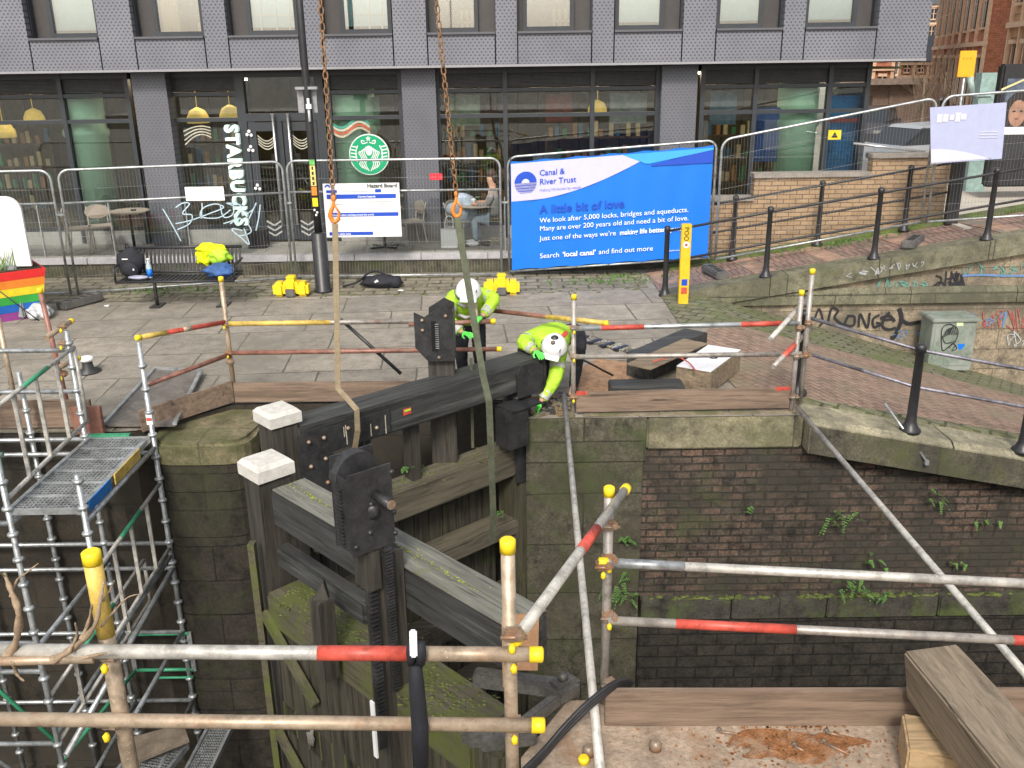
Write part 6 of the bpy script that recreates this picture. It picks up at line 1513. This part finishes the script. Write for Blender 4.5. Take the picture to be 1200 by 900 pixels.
# rope/bolts on quay ground
for px, py, l_ in ((768,878,'round grey bolt head standing on the sandy near quay at left'),(872,862,'rusty bolt head half buried on the sandy near quay')):
    p = P(px if px<800 else 692,py,0); 
    if px > 800: p = P(690,884,0)
    q = MB(); q.lathe(p,[(.035,0),(.035,.04),(.02,.06)],None,10); o = q.build('ground_bolt', M_coup); tag(o,l_,'bolt')
p = P(684,893,0); q = MB(); q.lathe(p,[(.03,0),(.03,.03),(.02,.036)],M_cap,14); o = q.build('yellow_plug', M_cap); tag(o,'loose yellow end cap on the sandy ground at the bottom edge','end cap')
for k,(a_,b_,l_) in enumerate((((842,857),(862,860),'leftmost rusty bolt lying by the near toe board'),((930,874),(942,880),'short rusty nail lying in the rust stain'),((965,870),(995,884),'long rusty bolt with hooked end nearest the sawn block'),((968,858),(984,862),'rusty bolt lying against the toe board near the sawn block'))):
    q = MB(); q.tube([P(*a_,.012),P(*b_,.012)],.008,seg=6); q.tube([P(*a_,.01),P(*a_,.01)+V(.01,.02,0)],.014,seg=6); o = q.build('loose_bolt', M_coup); tag(o,l_,'bolt','rusty bolts on the near quay')
# timber baulks bottom right
def baulk(a, b, w, h, m, label, up=V(0,0,1), roll=0):
    t = thing('timber_baulk', (Vector(a)+Vector(b))/2-V(0,0,h/2), label, 'timber baulk'); q = MB(); a,b=Vector(a),Vector(b); d=(b-a).normalized(); s=d.cross(up).normalized(); u_=s.cross(d); 
    s2 = s*math.cos(roll)+u_*math.sin(roll); u2 = s2.cross(d)
    q.box((a+b)/2,((b-a).length,w,h),(d,s2,u2),m,.012); bmesh.ops.subdivide_edges(q.b,edges=q.b.edges,cuts=2,use_grid_fill=True)
    q.build('beam', m, t); return t
M_bigb = woodmat('big_baulk_timber', (.24,.19,.135), .35, 'x', wear=(.13,.1,.07), wearp=.56, moss=(.13,.13,.05), mossp=.66, ang=math.atan2((P(1215,960,.62)-P(1086,768,.5)).y,(P(1215,960,.62)-P(1086,768,.5)).x+.1))
c0 = P(1086,768,.5); c1_ = P(1215,960,.62); dd = (c1_-c0)
baulk(c0+V(0.04,.0,-.1), c1_+V(.14,0,-.08), .29,.29, M_bigb, 'big square brown timber baulk leaning up at the bottom right corner', roll=R(-8))
g0 = P(1030,868,.14); baulk(V(g0.x+.12,g0.y-.02,.11), V(g0.x+1.0,g0.y-.28,.11), .3,.22, M_fresh, 'sawn timber block with pale end lying under the big baulk')
random.seed(51); mb = MB(); rc = P(925,874,0)
for k in range(380):
    a_ = random.uniform(0,6.28); r_ = .25+abs(random.gauss(0,.8)); c = rc+V(math.cos(a_)*r_*.42,math.sin(a_)*r_*.16,0); c.y = min(c.y, 4.26); s_ = random.uniform(.004,.016); mb.box(c+V(0,0,.003),(s_,s_*.8,.006),(V(math.cos(k),math.sin(k),0),V(-math.sin(k),math.cos(k),0),V(0,0,1)))
n_ = 48; rim = [rc+V(math.cos(k/n_*6.283)*.34*(1+.22*math.sin(k/n_*6.283*3+1)+.12*math.sin(k/n_*6.283*7)+.06*math.sin(k/n_*6.283*13)), min(4.25-rc.y, math.sin(k/n_*6.283)*.13*(1+.25*math.sin(k/n_*6.283*4)+.1*math.sin(k/n_*6.283*11))),.004) for k in range(n_)]
for k in range(n_): mb.face([rc+V(0,0,.004), rim[k], rim[(k+1)%n_]])
o = mb.build('rust_flakes', mat('rust_flakes',(.3,.13,.05),.95,var=.5,scale=14,col2=(.34,.24,.16),patch=.54,bmp=1)); tag(o,'orange brown rust flakes strewn on the sandy near quay','rust',kind='stuff')
# baulks on the far quay
def boxp(px0,py0,px1,py1,z,w,h,m,label,mtop=None):
    a_, b_ = P(px0,py0,z), P(px1,py1,z); return baulk(a_, b_, w, h, m, label)
baulk(V(P(714,452,Y=9.62).x,9.62,.11),V(P(800,450,Y=9.62).x,9.62,.11),.26,.19,M_tar,'short black tarred baulk lying along the far toe board')
tb = baulk(P(748,430,.15),P(815,400,.15),.34,.3,M_tar,'brown ended black baulk behind the numbered timber block')
q = MB(); a_, b_ = P(748,430,.305),P(815,400,.305); q.bar(a_,b_,.33,.012); q.build('weathered_top', M_baulk, tb)
a_, b_ = P(812,446,.14),P(848,420,.14); wb = baulk(a_,b_,.42,.26,M_baulk,'timber block with white painted top marked with the figure 8')
q = MB(); q.bar(lerp(a_,b_,-.0)+V(0,0,.138),lerp(a_,b_,1)+V(0,0,.138),.41,.01,M_white_pl); q.build('painted_top', mat('white_lilac_paint',(.62,.62,.68),.6,var=.08), wb)
d_ = (b_-a_).normalized(); text('8', .2, lerp(a_,b_,.5)+V(-.02,-.03,.146), (d_.y*.6+.5,-.4,0), (.45,.9,0), M_dgrey, wb, 'lettering', .004)
q = MB(); q.tube(spl([tuple(P(765,424,.34)),tuple(P(790,418,.36)),tuple(P(806,424,.32)),tuple(P(815,434,.3))]),.008); o = q.build('red_strap', M_redp); tag(o,'thin red strap lying between the two timber blocks','strap')
# sawdust and gravel patches, duck board strip
mb = MB(); pts = [P(px,py,.010) for px,py in ((668,462),(672,435),(700,420),(735,424),(742,445),(740,462),(700,468))]; mb.face(pts); o = mb.build('sawdust', mat('orange_sawdust',(.36,.22,.13),.95,var=.35,scale=9,bmp=1)); tag(o,'orange sawdust patch beside the black baulk','sawdust',kind='stuff')
mb = MB(); random.seed(33)
for k in range(520):
    s_ = random.random(); c = lerp(P(668,392,.012),P(772,420,.012),s_)+V(0,random.uniform(-.16,.16),random.uniform(0,.015)); mb.box(c,(.05*random.random()+.01,.03*random.random()+.01,.02),(V(math.cos(k),math.sin(k),0),V(-math.sin(k),math.cos(k),0),V(0,0,1)),m=(M_stone,M_conc,M_rubber)[k%3])
o = mb.build('rubble', None); tag(o,'strip of broken stone chips on the paving between the guard rails','rubble',kind='stuff')
for k in range(6):
    c = lerp(P(682,396,.03),P(760,416,.03),k/5); q = MB(); q.box(c,(.24,.07,.03),(V(.75,.66,0).normalized(),V(-.66,.75,0).normalized(),V(0,0,1)),bev=.004); o = q.build('wood_offcut', M_black); tag(o,'dark timber offcuts laid in a slanting row through the stone chips','offcut','dark offcuts in the stone chips')
# debris beside heel post
mb = MB(); random.seed(41)
for k in range(60):
    c = P(random.uniform(628,668),random.uniform(462,486),.02); mb.box(c,(random.uniform(.03,.2),random.uniform(.02,.06),.03),(V(math.cos(k),math.sin(k),.1).normalized(),V(-math.sin(k),math.cos(k),0),V(0,0,1)),m=(M_coup,M_tar,M_stone)[k%3])
o = mb.build('debris', None); tag(o,'dark wood and iron debris beside the crouching worker','debris',kind='stuff')
# mooring bollard
p = P(104,436,0); t = thing('mooring_post', (p.x,p.y,0), 'short black mooring bollard with a white painted top', 'bollard')
q = MB(); q.lathe(p,[(.15,0),(.15,.02),(.07,.05),(.06,.14)],None,20); q.build('base', M_blackg, t); q = MB(); q.lathe(p+V(0,0,.14),[(.06,0),(.085,.02),(.085,.05),(.05,.065)],M_white_pl,20); q.build('white_top', M_white_pl, t)
# steel ramp plate
t = thing('ramp_plate', P(160,470,.05), 'worn grey plywood ramp board with pale edge strips at the tower landing', 'ramp board')
c4_ = [P(122,500,.03),P(205,500,.03),P(236,437,.05),P(182,434,.05)]
q = MB(); q.prism(c4_, V(0,0,.02)); q.build('deck', mat('worn_plywood',(.15,.135,.12),.7,var=.3,col2=(.22,.2,.18),patch=.6), t)
for i,j in ((1,2),(3,0),(2,3)): q = MB(); q.bar(c4_[i]+V(0,0,.03),c4_[j]+V(0,0,.03),.04,.03); q.build('edge_strip', M_galv, t)
q = MB(); q.box(P(103,492,.15),(.3,.05,.3)); o = q.build('brown_plank', M_rust); tag(o,'red brown board end standing beside the mooring bollard','board')
# ------------------------------------------------------------------ access tower
t = thing('access_tower', (-4.4,7.8,-4.25), 'galvanised scaffold access tower with landing and green clips standing in the lock', 'scaffold tower')
XR, XM, XLf = -3.66, -4.3, -5.75; YF, YB = 7.07, 8.7
def tb(a, b, m=M_galv, r=.024, nm='ledger', par=None): q = MB(); q.tube([Vector(a),Vector(b)],r,seg=10); return q.build(nm, m, par or t)
def stdp(x, y, z1, m=M_galv):
    q = MB(); q.tube([V(x,y,-4.22),V(x,y,z1)],.026,seg=10); z = -3.9
    while z < z1-.05:
        q.lathe((x,y,z),[(.03,0),(.048,.012),(.048,.03),(.03,.045)],None,10); z += .245
    q.build('upright', m, t)
stdp(XR,YB,1.02); stdp(XR,YF,.35); stdp(XM,YF,1.05); stdp(XM-.05,YB,1.15); stdp(-5.05,YF+.1,.95); stdp(-5.75,YB,.4); stdp(-4.95,YB+.1,.7)
for z, m_ in ((.0,M_galv),(-.16,M_green),(-1.2,M_galv),(-1.5,M_galv),(-2.3,M_galv),(-3.2,M_galv)):
    tb((XLf-2,YB,z),(XR,YB,z),M_galv)
    if z != -.16: tb((XLf-2,YF,z-.1),(XM if z > -1 else XM,YF,z-.1))
for z in (-.1,-1.35,-2.3,-3.2): tb((XR,YF,z),(XR,YB,z)); tb((XM,YF,z),(XM,YB,z))
tb((XLf-2,YB,.95),(XM,YB,.95)); tb((XLf-2,YB,.52),(XM,YB,.52)); tb((XLf-2,YF+.1,.5),(XM,YF+.1,.5),M_green,.018)
# landing deck with grating
def deck(x0,x1,y0,y1,z,nm='landing',edge=True):
    q = MB(); 
    for x in (x0+.02,x1-.02): q.box((x,(y0+y1)/2,z),(.04,y1-y0,.06))
    n = 7
    for k in range(n): q.box(((x0+x1)/2, lerp(y0+.02,y1-.02,k/(n-1)), z),(x1-x0-.08,.035,.05))
    o = q.build(nm, M_galv, t)
    q = MB(); nx, ny = 16, 36
    for i in range(nx): x = lerp(x0+.05,x1-.05,i/(nx-1)); q.box((x,(y0+y1)/2,z+.012),(.006,y1-y0-.06,.02))
    for j in range(ny): y = lerp(y0+.04,y1-.04,j/(ny-1)); q.box(((x0+x1)/2,y,z+.012),(x1-x0-.1,.006,.018))
    q.build('grating', M_galv, o); return o
dk = deck(XM-.02,XR-.02,YF,YB,.0)
q = MB(); q.box((XR+.005,lerp(YF,YB,.2),.0),(.012,.45,.1),m=mat('blue_sticker',(.03,.2,.55),.5)); q.box((XR+.005,lerp(YF,YB,.58),.0),(.012,.6,.1),m=M_yelp); q.build('edge_label', None, dk)
q = MB(); q.box((XR,YB,.22),(.06,.06,.12),m=M_white_pl); q.box((XR,YB-.035,.22),(.05,.006,.03),m=M_redp); q.build('red_white_tag', None, t)
q = MB(); q.box((XM-.5,YF-.02,-.1),(.7,.05,.12)); q.box((XM+.15,YB+.02,.0),(.5,.05,.09)); q.build('green_bracket', M_green, t)
def guard(a, b, h, m1=M_white, m2=M_green, nb=3):
    a, b = Vector(a), Vector(b); Z = V(0,0,1); q = MB(); q.tube([a+Z*h,b+Z*h],.02,seg=8); q.tube([a,b],.02,seg=8); q.tube([a,a+Z*h],.02,seg=8); q.tube([b,b+Z*h],.02,seg=8)
    for k in range(1,nb+1): p_ = lerp(a,b,k/(nb+1)); q.box(p_+Z*h/2,(.035,.02,h))
    o = q.build('guard_frame', m1, t)
    q = MB(); q.tube([lerp(a,b,.35)+Z*h,lerp(a,b,.65)+Z*h],.0215,seg=8); q.tube([a+Z*.05,a+Z*h*.7],.0215,seg=8); q.build('green_paint', m2, o)
guard((XM,YF+.02,.12),(XM,YB,.2),.78)
guard((XM-1.0,YF-.1,.1),(XM-1.05,YB,.1),.85)
guard((XR,YF,-1.35),(XR,YB,-1.25),.75); guard((XM,YF,-2.4),(XR-.3,YB,-1.9),.5)
tb((XR-.35,YF-.4,-2.2),(XR,YB,-1.5),M_galv,.028,'brace'); tb((XLf,YF,-.4),(XM,YF,-2.4),M_green,.02,'brace'); tb((XLf-.4,YF,-1.3),(XM,YF,-3.2),M_galv,.02,'brace'); tb((XLf,YB,.9),(XM-.4,YF,-.3),M_green,.016,'brace'); tb((XLf-.6,YF,.5),(XM-1,YB,-.4),M_galv,.018,'brace')
q = MB(); xg0, xg1 = P(152,745,Y=YB).x, P(222,745,Y=YB).x
for z in (P(180,743,Y=YB).z, P(180,785,Y=YB).z): q.tube([V(xg0,YB,z),V(xg1,YB,z)],.02)
q.tube([V(xg0,YB,P(180,785,Y=YB).z),V(xg0-.25,YF+.3,P(180,785,Y=YB).z-.1)],.02); q.tube([V(xg0+.2,YB-.02,P(180,793,Y=YB).z),V(xg1-.02,YB-.02,P(180,793,Y=YB).z)],.014)
q.build('green_frame', M_green, t)
q = MB()
for x in (xg0,xg1): q.box((x,YB,(P(180,743,Y=YB).z+P(180,785,Y=YB).z)/2),(.05,.03,.5))
q.build('frame_ends', M_galv, t)
# stair treads (expanded metal) at the bottom left
exm = M_galv
for k in range(6):
    q = MB(); c = V(-5.3+.33*k, 6.3-.0*k, -2.55-.12*k); X = V(.35,.94,0).normalized(); Yv = V(-X.y,X.x,0)
    for i in range(9):
        for j in range(4): q.box(c+X*((i-4)*.075)+Yv*((j-1.5)*.045),(.055,.012,.02),(V(.9,.43,0) if (i+j)%2 else V(.9,-.43,0),V(.43,.9,0) if False else V(0,1,0),V(0,0,1)))
    for sd_ in (-1,1): q.box(c+Yv*.1*sd_,(.72,.012,.03),(X,Yv,V(0,0,1)))
    q.build('stair_tread', mat('pale_tread_metal',(.5,.47,.38),.5,metal=.3,var=.2), t)
# lower gratings on canal bed
def grating(px0, py0, px1, py1, z, w, label):
    a_, b_ = P(px0,py0,z), P(px1,py1,z); d = (b_-a_); L_ = d.length; d.normalize(); s_ = V(-d.y,d.x,0); tt = thing('grating_walkway', (a_+b_)/2, label, 'walkway'); q = MB()
    for sd_ in (-1,1): q.bar(a_+s_*w/2*sd_,b_+s_*w/2*sd_,.03,.07)
    q.build('side_rail', M_galv, tt); q = MB(); n = int(L_/.04)
    for k in range(n): p_ = lerp(a_,b_,(k+.5)/n); q.bar(p_-s_*w/2,p_+s_*w/2,.006,.02)
    for k in range(10): o_ = s_*w*(k/9-.5)*.95; q.bar(a_+o_,b_+o_,.006,.02)
    q.build('grating', M_galv, tt)
grating(222,925,262,845,-3.3,.26,'narrow galvanised grating walkway low down right of the access tower')
grating(150,925,195,870,-3.2,.5,'wider grating landing at the foot of the access tower')
q = MB(); q.prism([P(150,868,-3.1),P(215,850,-3.1),P(222,870,-3.1),P(160,895,-3.1)],V(0,0,.03)); o = q.build('plywood_panel', mat('dull_plywood',(.2,.16,.12),.8,var=.25)); tag(o,'dull brown plywood panel low inside the access tower','panel')
# ------------------------------------------------------------------ dry branches, ferns, moss
t = thing('dry_branches', P(60,780,Y=3.0), 'dry broken branches tangled on the rails at the left edge', 'branches'); brm = mat('dry_bark',(.33,.24,.16),.9,var=.3,scale=12,col2=(.2,.2,.08),patch=.6)
for pts, r0 in (([(-20,790),(15,760),(22,720),(12,690),(5,672)],.02),([(12,700),(20,680),(30,672),(45,660)],.006),([(14,690),(8,678),(-2,670)],.006),([(60,775),(85,760),(110,735),(118,700),(122,680)],.016),([(80,765),(90,745),(88,730)],.008),([(95,750),(104,728),(108,708)],.01),([(118,735),(135,715),(150,700),(165,696)],.005),([(60,772),(90,772),(125,765)],.012),([(120,705),(130,690),(134,680)],.005),([(15,775),(20,790),(28,798)],.01)):
    q = MB(); pp_ = spl([tuple(P(a_,b_,Y=2.98+.04*math.sin(i*2))) for i,(a_,b_) in enumerate(pts)],5); n_ = len(pp_); q.tube(pp_,[r0*(1-.75*i/n_)*(1+.25*math.sin(i*1.7)) for i in range(n_)],seg=6); q.build('branch', brm, t)
fern = mat('fern_green',(.09,.2,.04),.7,var=.4,scale=10); 
def plant(px, py, Y, size, label, n=60, seed=0, dy=.05, flat=False):
    random.seed(seed); p = P(px,py,Y=Y); q = MB()
    for f_ in range(max(5, n//8)):
        b0 = p+V(random.gauss(0,.45)*size,0,random.gauss(0,.3)*size); d = V(random.uniform(-1,1),-random.uniform(.2,.7),random.uniform(-.8,.7)).normalized(); L_ = size*random.uniform(.3,.7); s_ = d.cross(V(0,0,1)).normalized()
        for j in range(7):
            c = b0+d*L_*(j/7)+V(0,0,-.35*L_*(j/7)**2); w_ = .022*(1-j/9)*(1+size)
            for sd_ in (-1,1): q.face([c, c+s_*sd_*w_+d*.008+V(0,0,random.uniform(-.006,.01)), c+s_*sd_*w_*.8+d*.02, c+d*.012])
    o = q.build('wall_fern', fern); tag(o,label,'fern','small ferns growing on the lock walls')
plant(874,597,9.03,.07,'tiny fern on the brick wall left of centre',20,1); plant(985,606,9.03,.26,'large fern on the brick wall below the right hand toe board',110,2); plant(1020,655,9.03,.2,'fern in the middle of the brick wall right of the white tube',70,3)
plant(1000,690,8.9,.3,'broad fern hanging over the stone ledge',120,4); plant(1035,692,8.9,.16,'small fern at the right end of the broad ledge fern',50,5); plant(1100,577,9.03,.2,'fern just below the sloping coping near the right edge',60,6)
plant(735,632,9.0,.16,'fern beside the capped post on the quoin corner',70,7); plant(728,690,9.0,.28,'dense green fern low on the quoin corner behind the right guard rail',150,8); plant(478,547,8.3,.07,'small seedling on the upper rail of the far gate',30,9); plant(588,600,8.9,.09,'little weed on the far gate heel post',30,10)
plant(1120,660,9.03,.14,'sprig of fern beside the leaning white tube at far right',40,11); plant(1160,612,9.03,.14,'sprig of fern near the right edge of the brick wall',40,12)
q = MB(); random.seed(77)
for px0,px1,py,Y,n_ in ((100,275,346,15.3,150),(620,790,318,15.5,130),(690,770,312,15.9,60),(900,1070,290,15.8,140)):
    for k in range(n_):
        x_ = P(px0+(px1-px0)*(.5+.5*math.sin(k*k*.37)*random.random()),py,Y=Y).x; y_ = Y+random.gauss(0,.12); z_ = zr(x_)+.02 if x_ > 2.5 else 0
        h_ = random.uniform(.02,.08); a_ = random.uniform(0,6.3); s_ = V(math.cos(a_),math.sin(a_),0)*.02; q.face([V(x_,y_,z_)-s_,V(x_,y_,z_)+s_,V(x_+random.uniform(-.05,.05),y_,z_+h_)])
o = q.build('weeds', fern); tag(o,'low green weeds along the foot of the fences','weeds',kind='stuff')
q = MB(); random.seed(78)
def mossrow(f, n_, g=1):
    for k in range(n_):
        p_ = f(); q.blob(p_,(g*random.uniform(.02,.06),g*random.uniform(.02,.04),g*random.uniform(.006,.018)),sub=1,jit=.5,seed=k)
mossrow(lambda: V(random.uniform(-7,2.3),random.uniform(14.7,15.6),.0),160); mossrow(lambda: V(random.choice((3.6,3.9,5.2,2.2))+random.gauss(0,.35),9.03+abs(random.gauss(0,.03)),-2.19),160)
mossrow(lambda: near.p(random.uniform(.1,.9),random.gauss(0,.1),-.22),520,.38); mossrow(lambda: far.p(random.gauss(.5,.25)%.9+.06,random.gauss(0,.07),-.33),200,.4)
o = q.build('moss', mat('moss_green',(.1,.12,.03),.95,var=.4,scale=8)); tag(o,'clumps of moss on ledges, gate rails and paving edges','moss',kind='stuff')
# ------------------------------------------------------------------ the two workers
def helmet(t, c, fwd, up, r=.135):
    """hard hat: dome, brim, ridge"""
    fwd, up = Vector(fwd).normalized(), Vector(up).normalized(); fwd = (fwd-up*fwd.dot(up)).normalized(); sd_ = up.cross(fwd)
    q = MB(); q.lathe(c, [(r*1.08,-.01),(r*1.02,.01),(r*.97,.05),(r*.8,.1),(r*.5,.135),(r*.15,.15)], None, 24, (fwd,sd_,up)); q.box(Vector(c)+fwd*r*.95+up*-.0,(.1,r*1.3,.012),(fwd,sd_,up),bev=.005)
    h = q.build('helmet', M_white_pl, t); q = MB(); q.bar(Vector(c)-fwd*.09+up*.118,Vector(c)+fwd*.09+up*.118,.035,.03,up=up,bev=.008); q.build('ridge', M_white_pl, h)
    q = MB(); q.lathe(Vector(c)+sd_*(r*.6)+fwd*.06+up*.085,[(.04,0),(.04,.012)],M_dgrey,14,(fwd,up.cross(sd_) ,(sd_*.8+up*.6).normalized())); q.box(Vector(c)-fwd*r*.9+up*.04,(.04,.06,.05),(fwd,sd_,up),M_redp,.006); q.build('lamp', None, h)
    return h
def glove(t, wrist, d, palm_n, curl=.5, m=M_glove, nm='glove'):
    """gloved hand: palm, four unequal fingers, thumb from the side of the palm"""
    d = Vector(d).normalized(); nrm = Vector(palm_n); nrm = (nrm-d*nrm.dot(d)).normalized(); s = d.cross(nrm); w_ = Vector(wrist)
    nodes = {'w':(w_,(.028,.03)),'p':(w_+d*.045,(.032,.024)),'k':(w_+d*.085,(.036,.018))}; edges = [('w','p'),('p','k')]
    for i,(o_,L_) in enumerate(((-.033,.07),(-.011,.08),(.011,.075),(.033,.06))):
        a_ = w_+d*.09+s*o_; b_ = a_+d*L_*.5+nrm*curl*.02; c_ = b_+(d*(1-curl)+nrm*curl).normalized()*L_*.5
        nodes['a%d'%i]=(a_,(.0105,.0105)); nodes['b%d'%i]=(b_,(.0095,.0095)); nodes['c%d'%i]=(c_,(.008,.008)); edges += [('k','a%d'%i),('a%d'%i,'b%d'%i),('b%d'%i,'c%d'%i)]
    nodes['t0']=(w_+d*.035+s*-.04,(.013,.013)); nodes['t1']=(w_+d*.07+s*-.062+nrm*.02,(.011,.011)); nodes['t2']=(w_+d*.095+s*-.06+nrm*.035,(.009,.009)); edges += [('p','t0'),('t0','t1'),('t1','t2')]
    return skin(nm, nodes, edges, m, t, 1)
def band(t, a, b, r0, r1, nm='reflective_band'):
    q = MB(); q.tube([a,b],[r0,r1],M_silver,seg=16,caps=False); q.build(nm, M_silver, t)
def face_(t, c, fwd, up):
    fwd, up = Vector(fwd).normalized(), Vector(up).normalized(); sd_ = up.cross(fwd); c = Vector(c); q = MB()
    for s in (-1,1): q.blob(c+fwd*.085+sd_*.032*s+up*.0,(.012,.012,.008),M_white_pl,1,0); q.blob(c+fwd*.094+sd_*.032*s,(.006,.006,.006),M_black,1,0); q.blob(c+sd_*.085*s,(.014,.02,.03),M_skin,1,0)
    q.blob(c+fwd*.1+up*-.03,(.016,.016,.022),M_skin,1,0); q.blob(c+fwd*.088+up*-.065,(.024,.014,.007),mat('lips',(.35,.13,.11),.6),1,0); q.build('facial_features', None, t)
def worker(base, label, J, facing, hup, tilt):
    t = thing('person', base, label, 'person')
    E = [('pel','bel'),('bel','ch'),('ch','nk'),('nk','hd'),('hd','hd2'),('ch','sl'),('sl','el'),('el','wl'),('ch','sr'),('sr','er'),('er','wr'),('pel','hl'),('hl','kl'),('kl','al'),('al','tl'),('pel','hr'),('hr','kr'),('kr','ar'),('ar','tr')]
    Rr = dict(pel=(.13,.11),bel=(.12,.1),ch=(.15,.11),nk=(.055,.055),hd=(.08,.09),hd2=(.075,.085),sl=.055,el=.042,wl=.03,sr=.055,er=.042,wr=.03,hl=.085,kl=.058,al=.04,tl=.04,hr=.085,kr=.058,ar=.04,tr=.04)
    skin('body', {k:(J[k],Rr[k]) for k in J}, E, M_skin, t)
    jk = {k:(J[k],r_) for k,r_ in dict(pel=(.19,.16),bel=(.19,.155),ch=(.215,.16),nk=(.095,.09),sl=.095,el=.075,sr=.095,er=.075).items()}
    for s in 'lr': jk['w'+s] = (lerp(Vector(J['e'+s]),Vector(J['w'+s]),.9),.055)
    skin('hi_vis_jacket', jk, [('pel','bel'),('bel','ch'),('ch','nk'),('ch','sl'),('sl','el'),('el','wl'),('ch','sr'),('sr','er'),('er','wr')], M_hivis, t, 3, .011)
    tr = {k:(J[k],r_) for k,r_ in dict(pel=(.15,.125),hl=.1,kl=.075,al=.058,hr=.1,kr=.075,ar=.058).items()}
    skin('trousers', tr, [('pel','hl'),('hl','kl'),('kl','al'),('pel','hr'),('hr','kr'),('kr','ar')], M_navy, t, 3, .008)
    for s in 'lr':
        skin('boot', {'u':(lerp(Vector(J['a'+s]),Vector(J['k'+s]),.45),.062),'a':(J['a'+s],.06),'h':(Vector(J['a'+s])+V(0,0,-.05),.05),'t':(J['t'+s],.042)}, [('u','a'),('a','h'),('h','t')], M_black, t, 1)
        e_, w__ = Vector(J['e'+s]), Vector(J['w'+s]); band(t, lerp(e_,w__,.55), lerp(e_,w__,.85), .066,.06); sh = Vector(J['s'+s]); band(t, lerp(sh,e_,.45), lerp(sh,e_,.65), .088,.084)
    b_, c_ = Vector(J['bel']), Vector(J['ch'])
    return t
# left worker bending behind the far gate
x = -.47
J = dict(pel=V(x+.0,10.25,.80),bel=V(x-.01,10.12,.92),ch=V(x-.01,9.95,1.08),nk=V(x,9.83,1.17),hd=V(x+.01,9.74,1.19),hd2=V(x+.015,9.72,1.27),
 sl=V(x-.17,9.95,1.12),el=V(x-.24,9.78,.92),wl=V(x-.05,9.62,.80),sr=V(x+.17,9.97,1.12),er=V(x+.30,9.85,1.12),wr=V(x+.16,9.62,.98),
 hl=V(x-.09,10.25,.76),kl=V(x-.11,10.12,.42),al=V(x-.1,10.3,.09),tl=V(x-.11,10.15,.045),hr=V(x+.09,10.25,.76),kr=V(x+.1,10.12,.42),ar=V(x+.1,10.3,.09),tr=V(x+.11,10.15,.045))
t = worker((x,10.2,0), 'worker bending forward behind the gate beam, helmet down, holding the sling', J, None, None, 0)
helmet(t, V(x+.015,9.71,1.24), V(0,-1,-.45), V(.05,-.45,.9)); face_(t, V(x+.01,9.7,1.19), V(0,-.9,-.4), V(0,-.4,.9))
glove(t, J['wl'], V(.5,-.6,.1), V(0,.2,-1), .6); glove(t, J['wr'], V(-.6,-.5,-.3), V(0,.2,-1), .6)
q = MB(); 
for dz, hw in ((.0,.12),(.14,.13)): q.tube([V(x-hw,9.93-dz*.2,.93+dz),V(x-.03,9.79-dz*.4,.93+dz),V(x+hw,9.93-dz*.2,.93+dz)],.022,M_silver,seg=6)
q.build('reflective_band', M_silver, t)
q = MB(); q.blob((x-.07,9.86,1.2),(.08,.08,.1),M_rubber,2,.2,3); q.blob((x+.06,9.86,1.17),(.07,.07,.07),M_rubber,2,.2,5); q.build('hood', M_rubber, t)
# right worker crouching over the gate heel
x = P(648,430,Y=9.7).x
J = dict(pel=V(x+.12,10.12,.62),bel=V(x+.04,9.98,.66),ch=V(x-.06,9.75,.66),nk=V(x-.04,9.58,.66),hd=V(x-.0,9.46,.66),hd2=V(x+.0,9.42,.72),
 sl=V(x-.25,9.72,.70),el=V(x-.34,9.5,.72),wl=V(x-.20,9.32,.68),sr=V(x+.06,9.62,.56),er=V(x+.02,9.42,.34),wr=V(x-.16,9.26,.12),
 hl=V(x+.06,10.2,.56),kl=V(x-.12,9.72,.34),al=V(x-.1,10.1,.09),tl=V(x-.12,9.95,.045),hr=V(x+.30,10.1,.66),kr=V(x+.30,9.72,.62),ar=V(x+.24,9.86,.09),tr=V(x+.2,9.66,.045))
t = worker((x,9.9,0), 'worker in white helmet crouching over the gate heel, reaching down with green gloves', J, None, None, 0)
helmet(t, V(x+.0,9.40,.70), V(-.3,-.75,-.6), V(-.02,-.62,.78)); face_(t, V(x,9.4,.66), V(-.1,-.8,-.6), V(0,-.6,.8))
glove(t, J['wl'], V(.35,-.7,-.1), V(0,.1,-1), .5); glove(t, J['wr'], V(-.3,-.3,-.8), V(-.6,-.3,.1), .5)
q = MB(); q.blob((x+.0,9.33,.80),(.05,.04,.05),M_black,2,0); q.blob((x-.02,9.28,.78),(.03,.03,.03),mat('helmet_goggle',(.2,.15,.12),.3),1,0); q.build('goggles', None, t)
q = MB(); q.box(V(x+.11,9.5,.80),(.1,.03,.05),(V(.7,0,.7),V(0,1,0),V(-.7,0,.7)),M_redp,.01); q.build('ear_defender', M_redp, t)
# finish: move every top-level mesh's origin to its own base
for o in list(COL.objects):
    if o.type == 'MESH' and o.parent is None and not o.children:
        c = setbase(o); o.data.transform(Matrix.Translation(-c)); o.location = Vector(o.location)+c if False else c
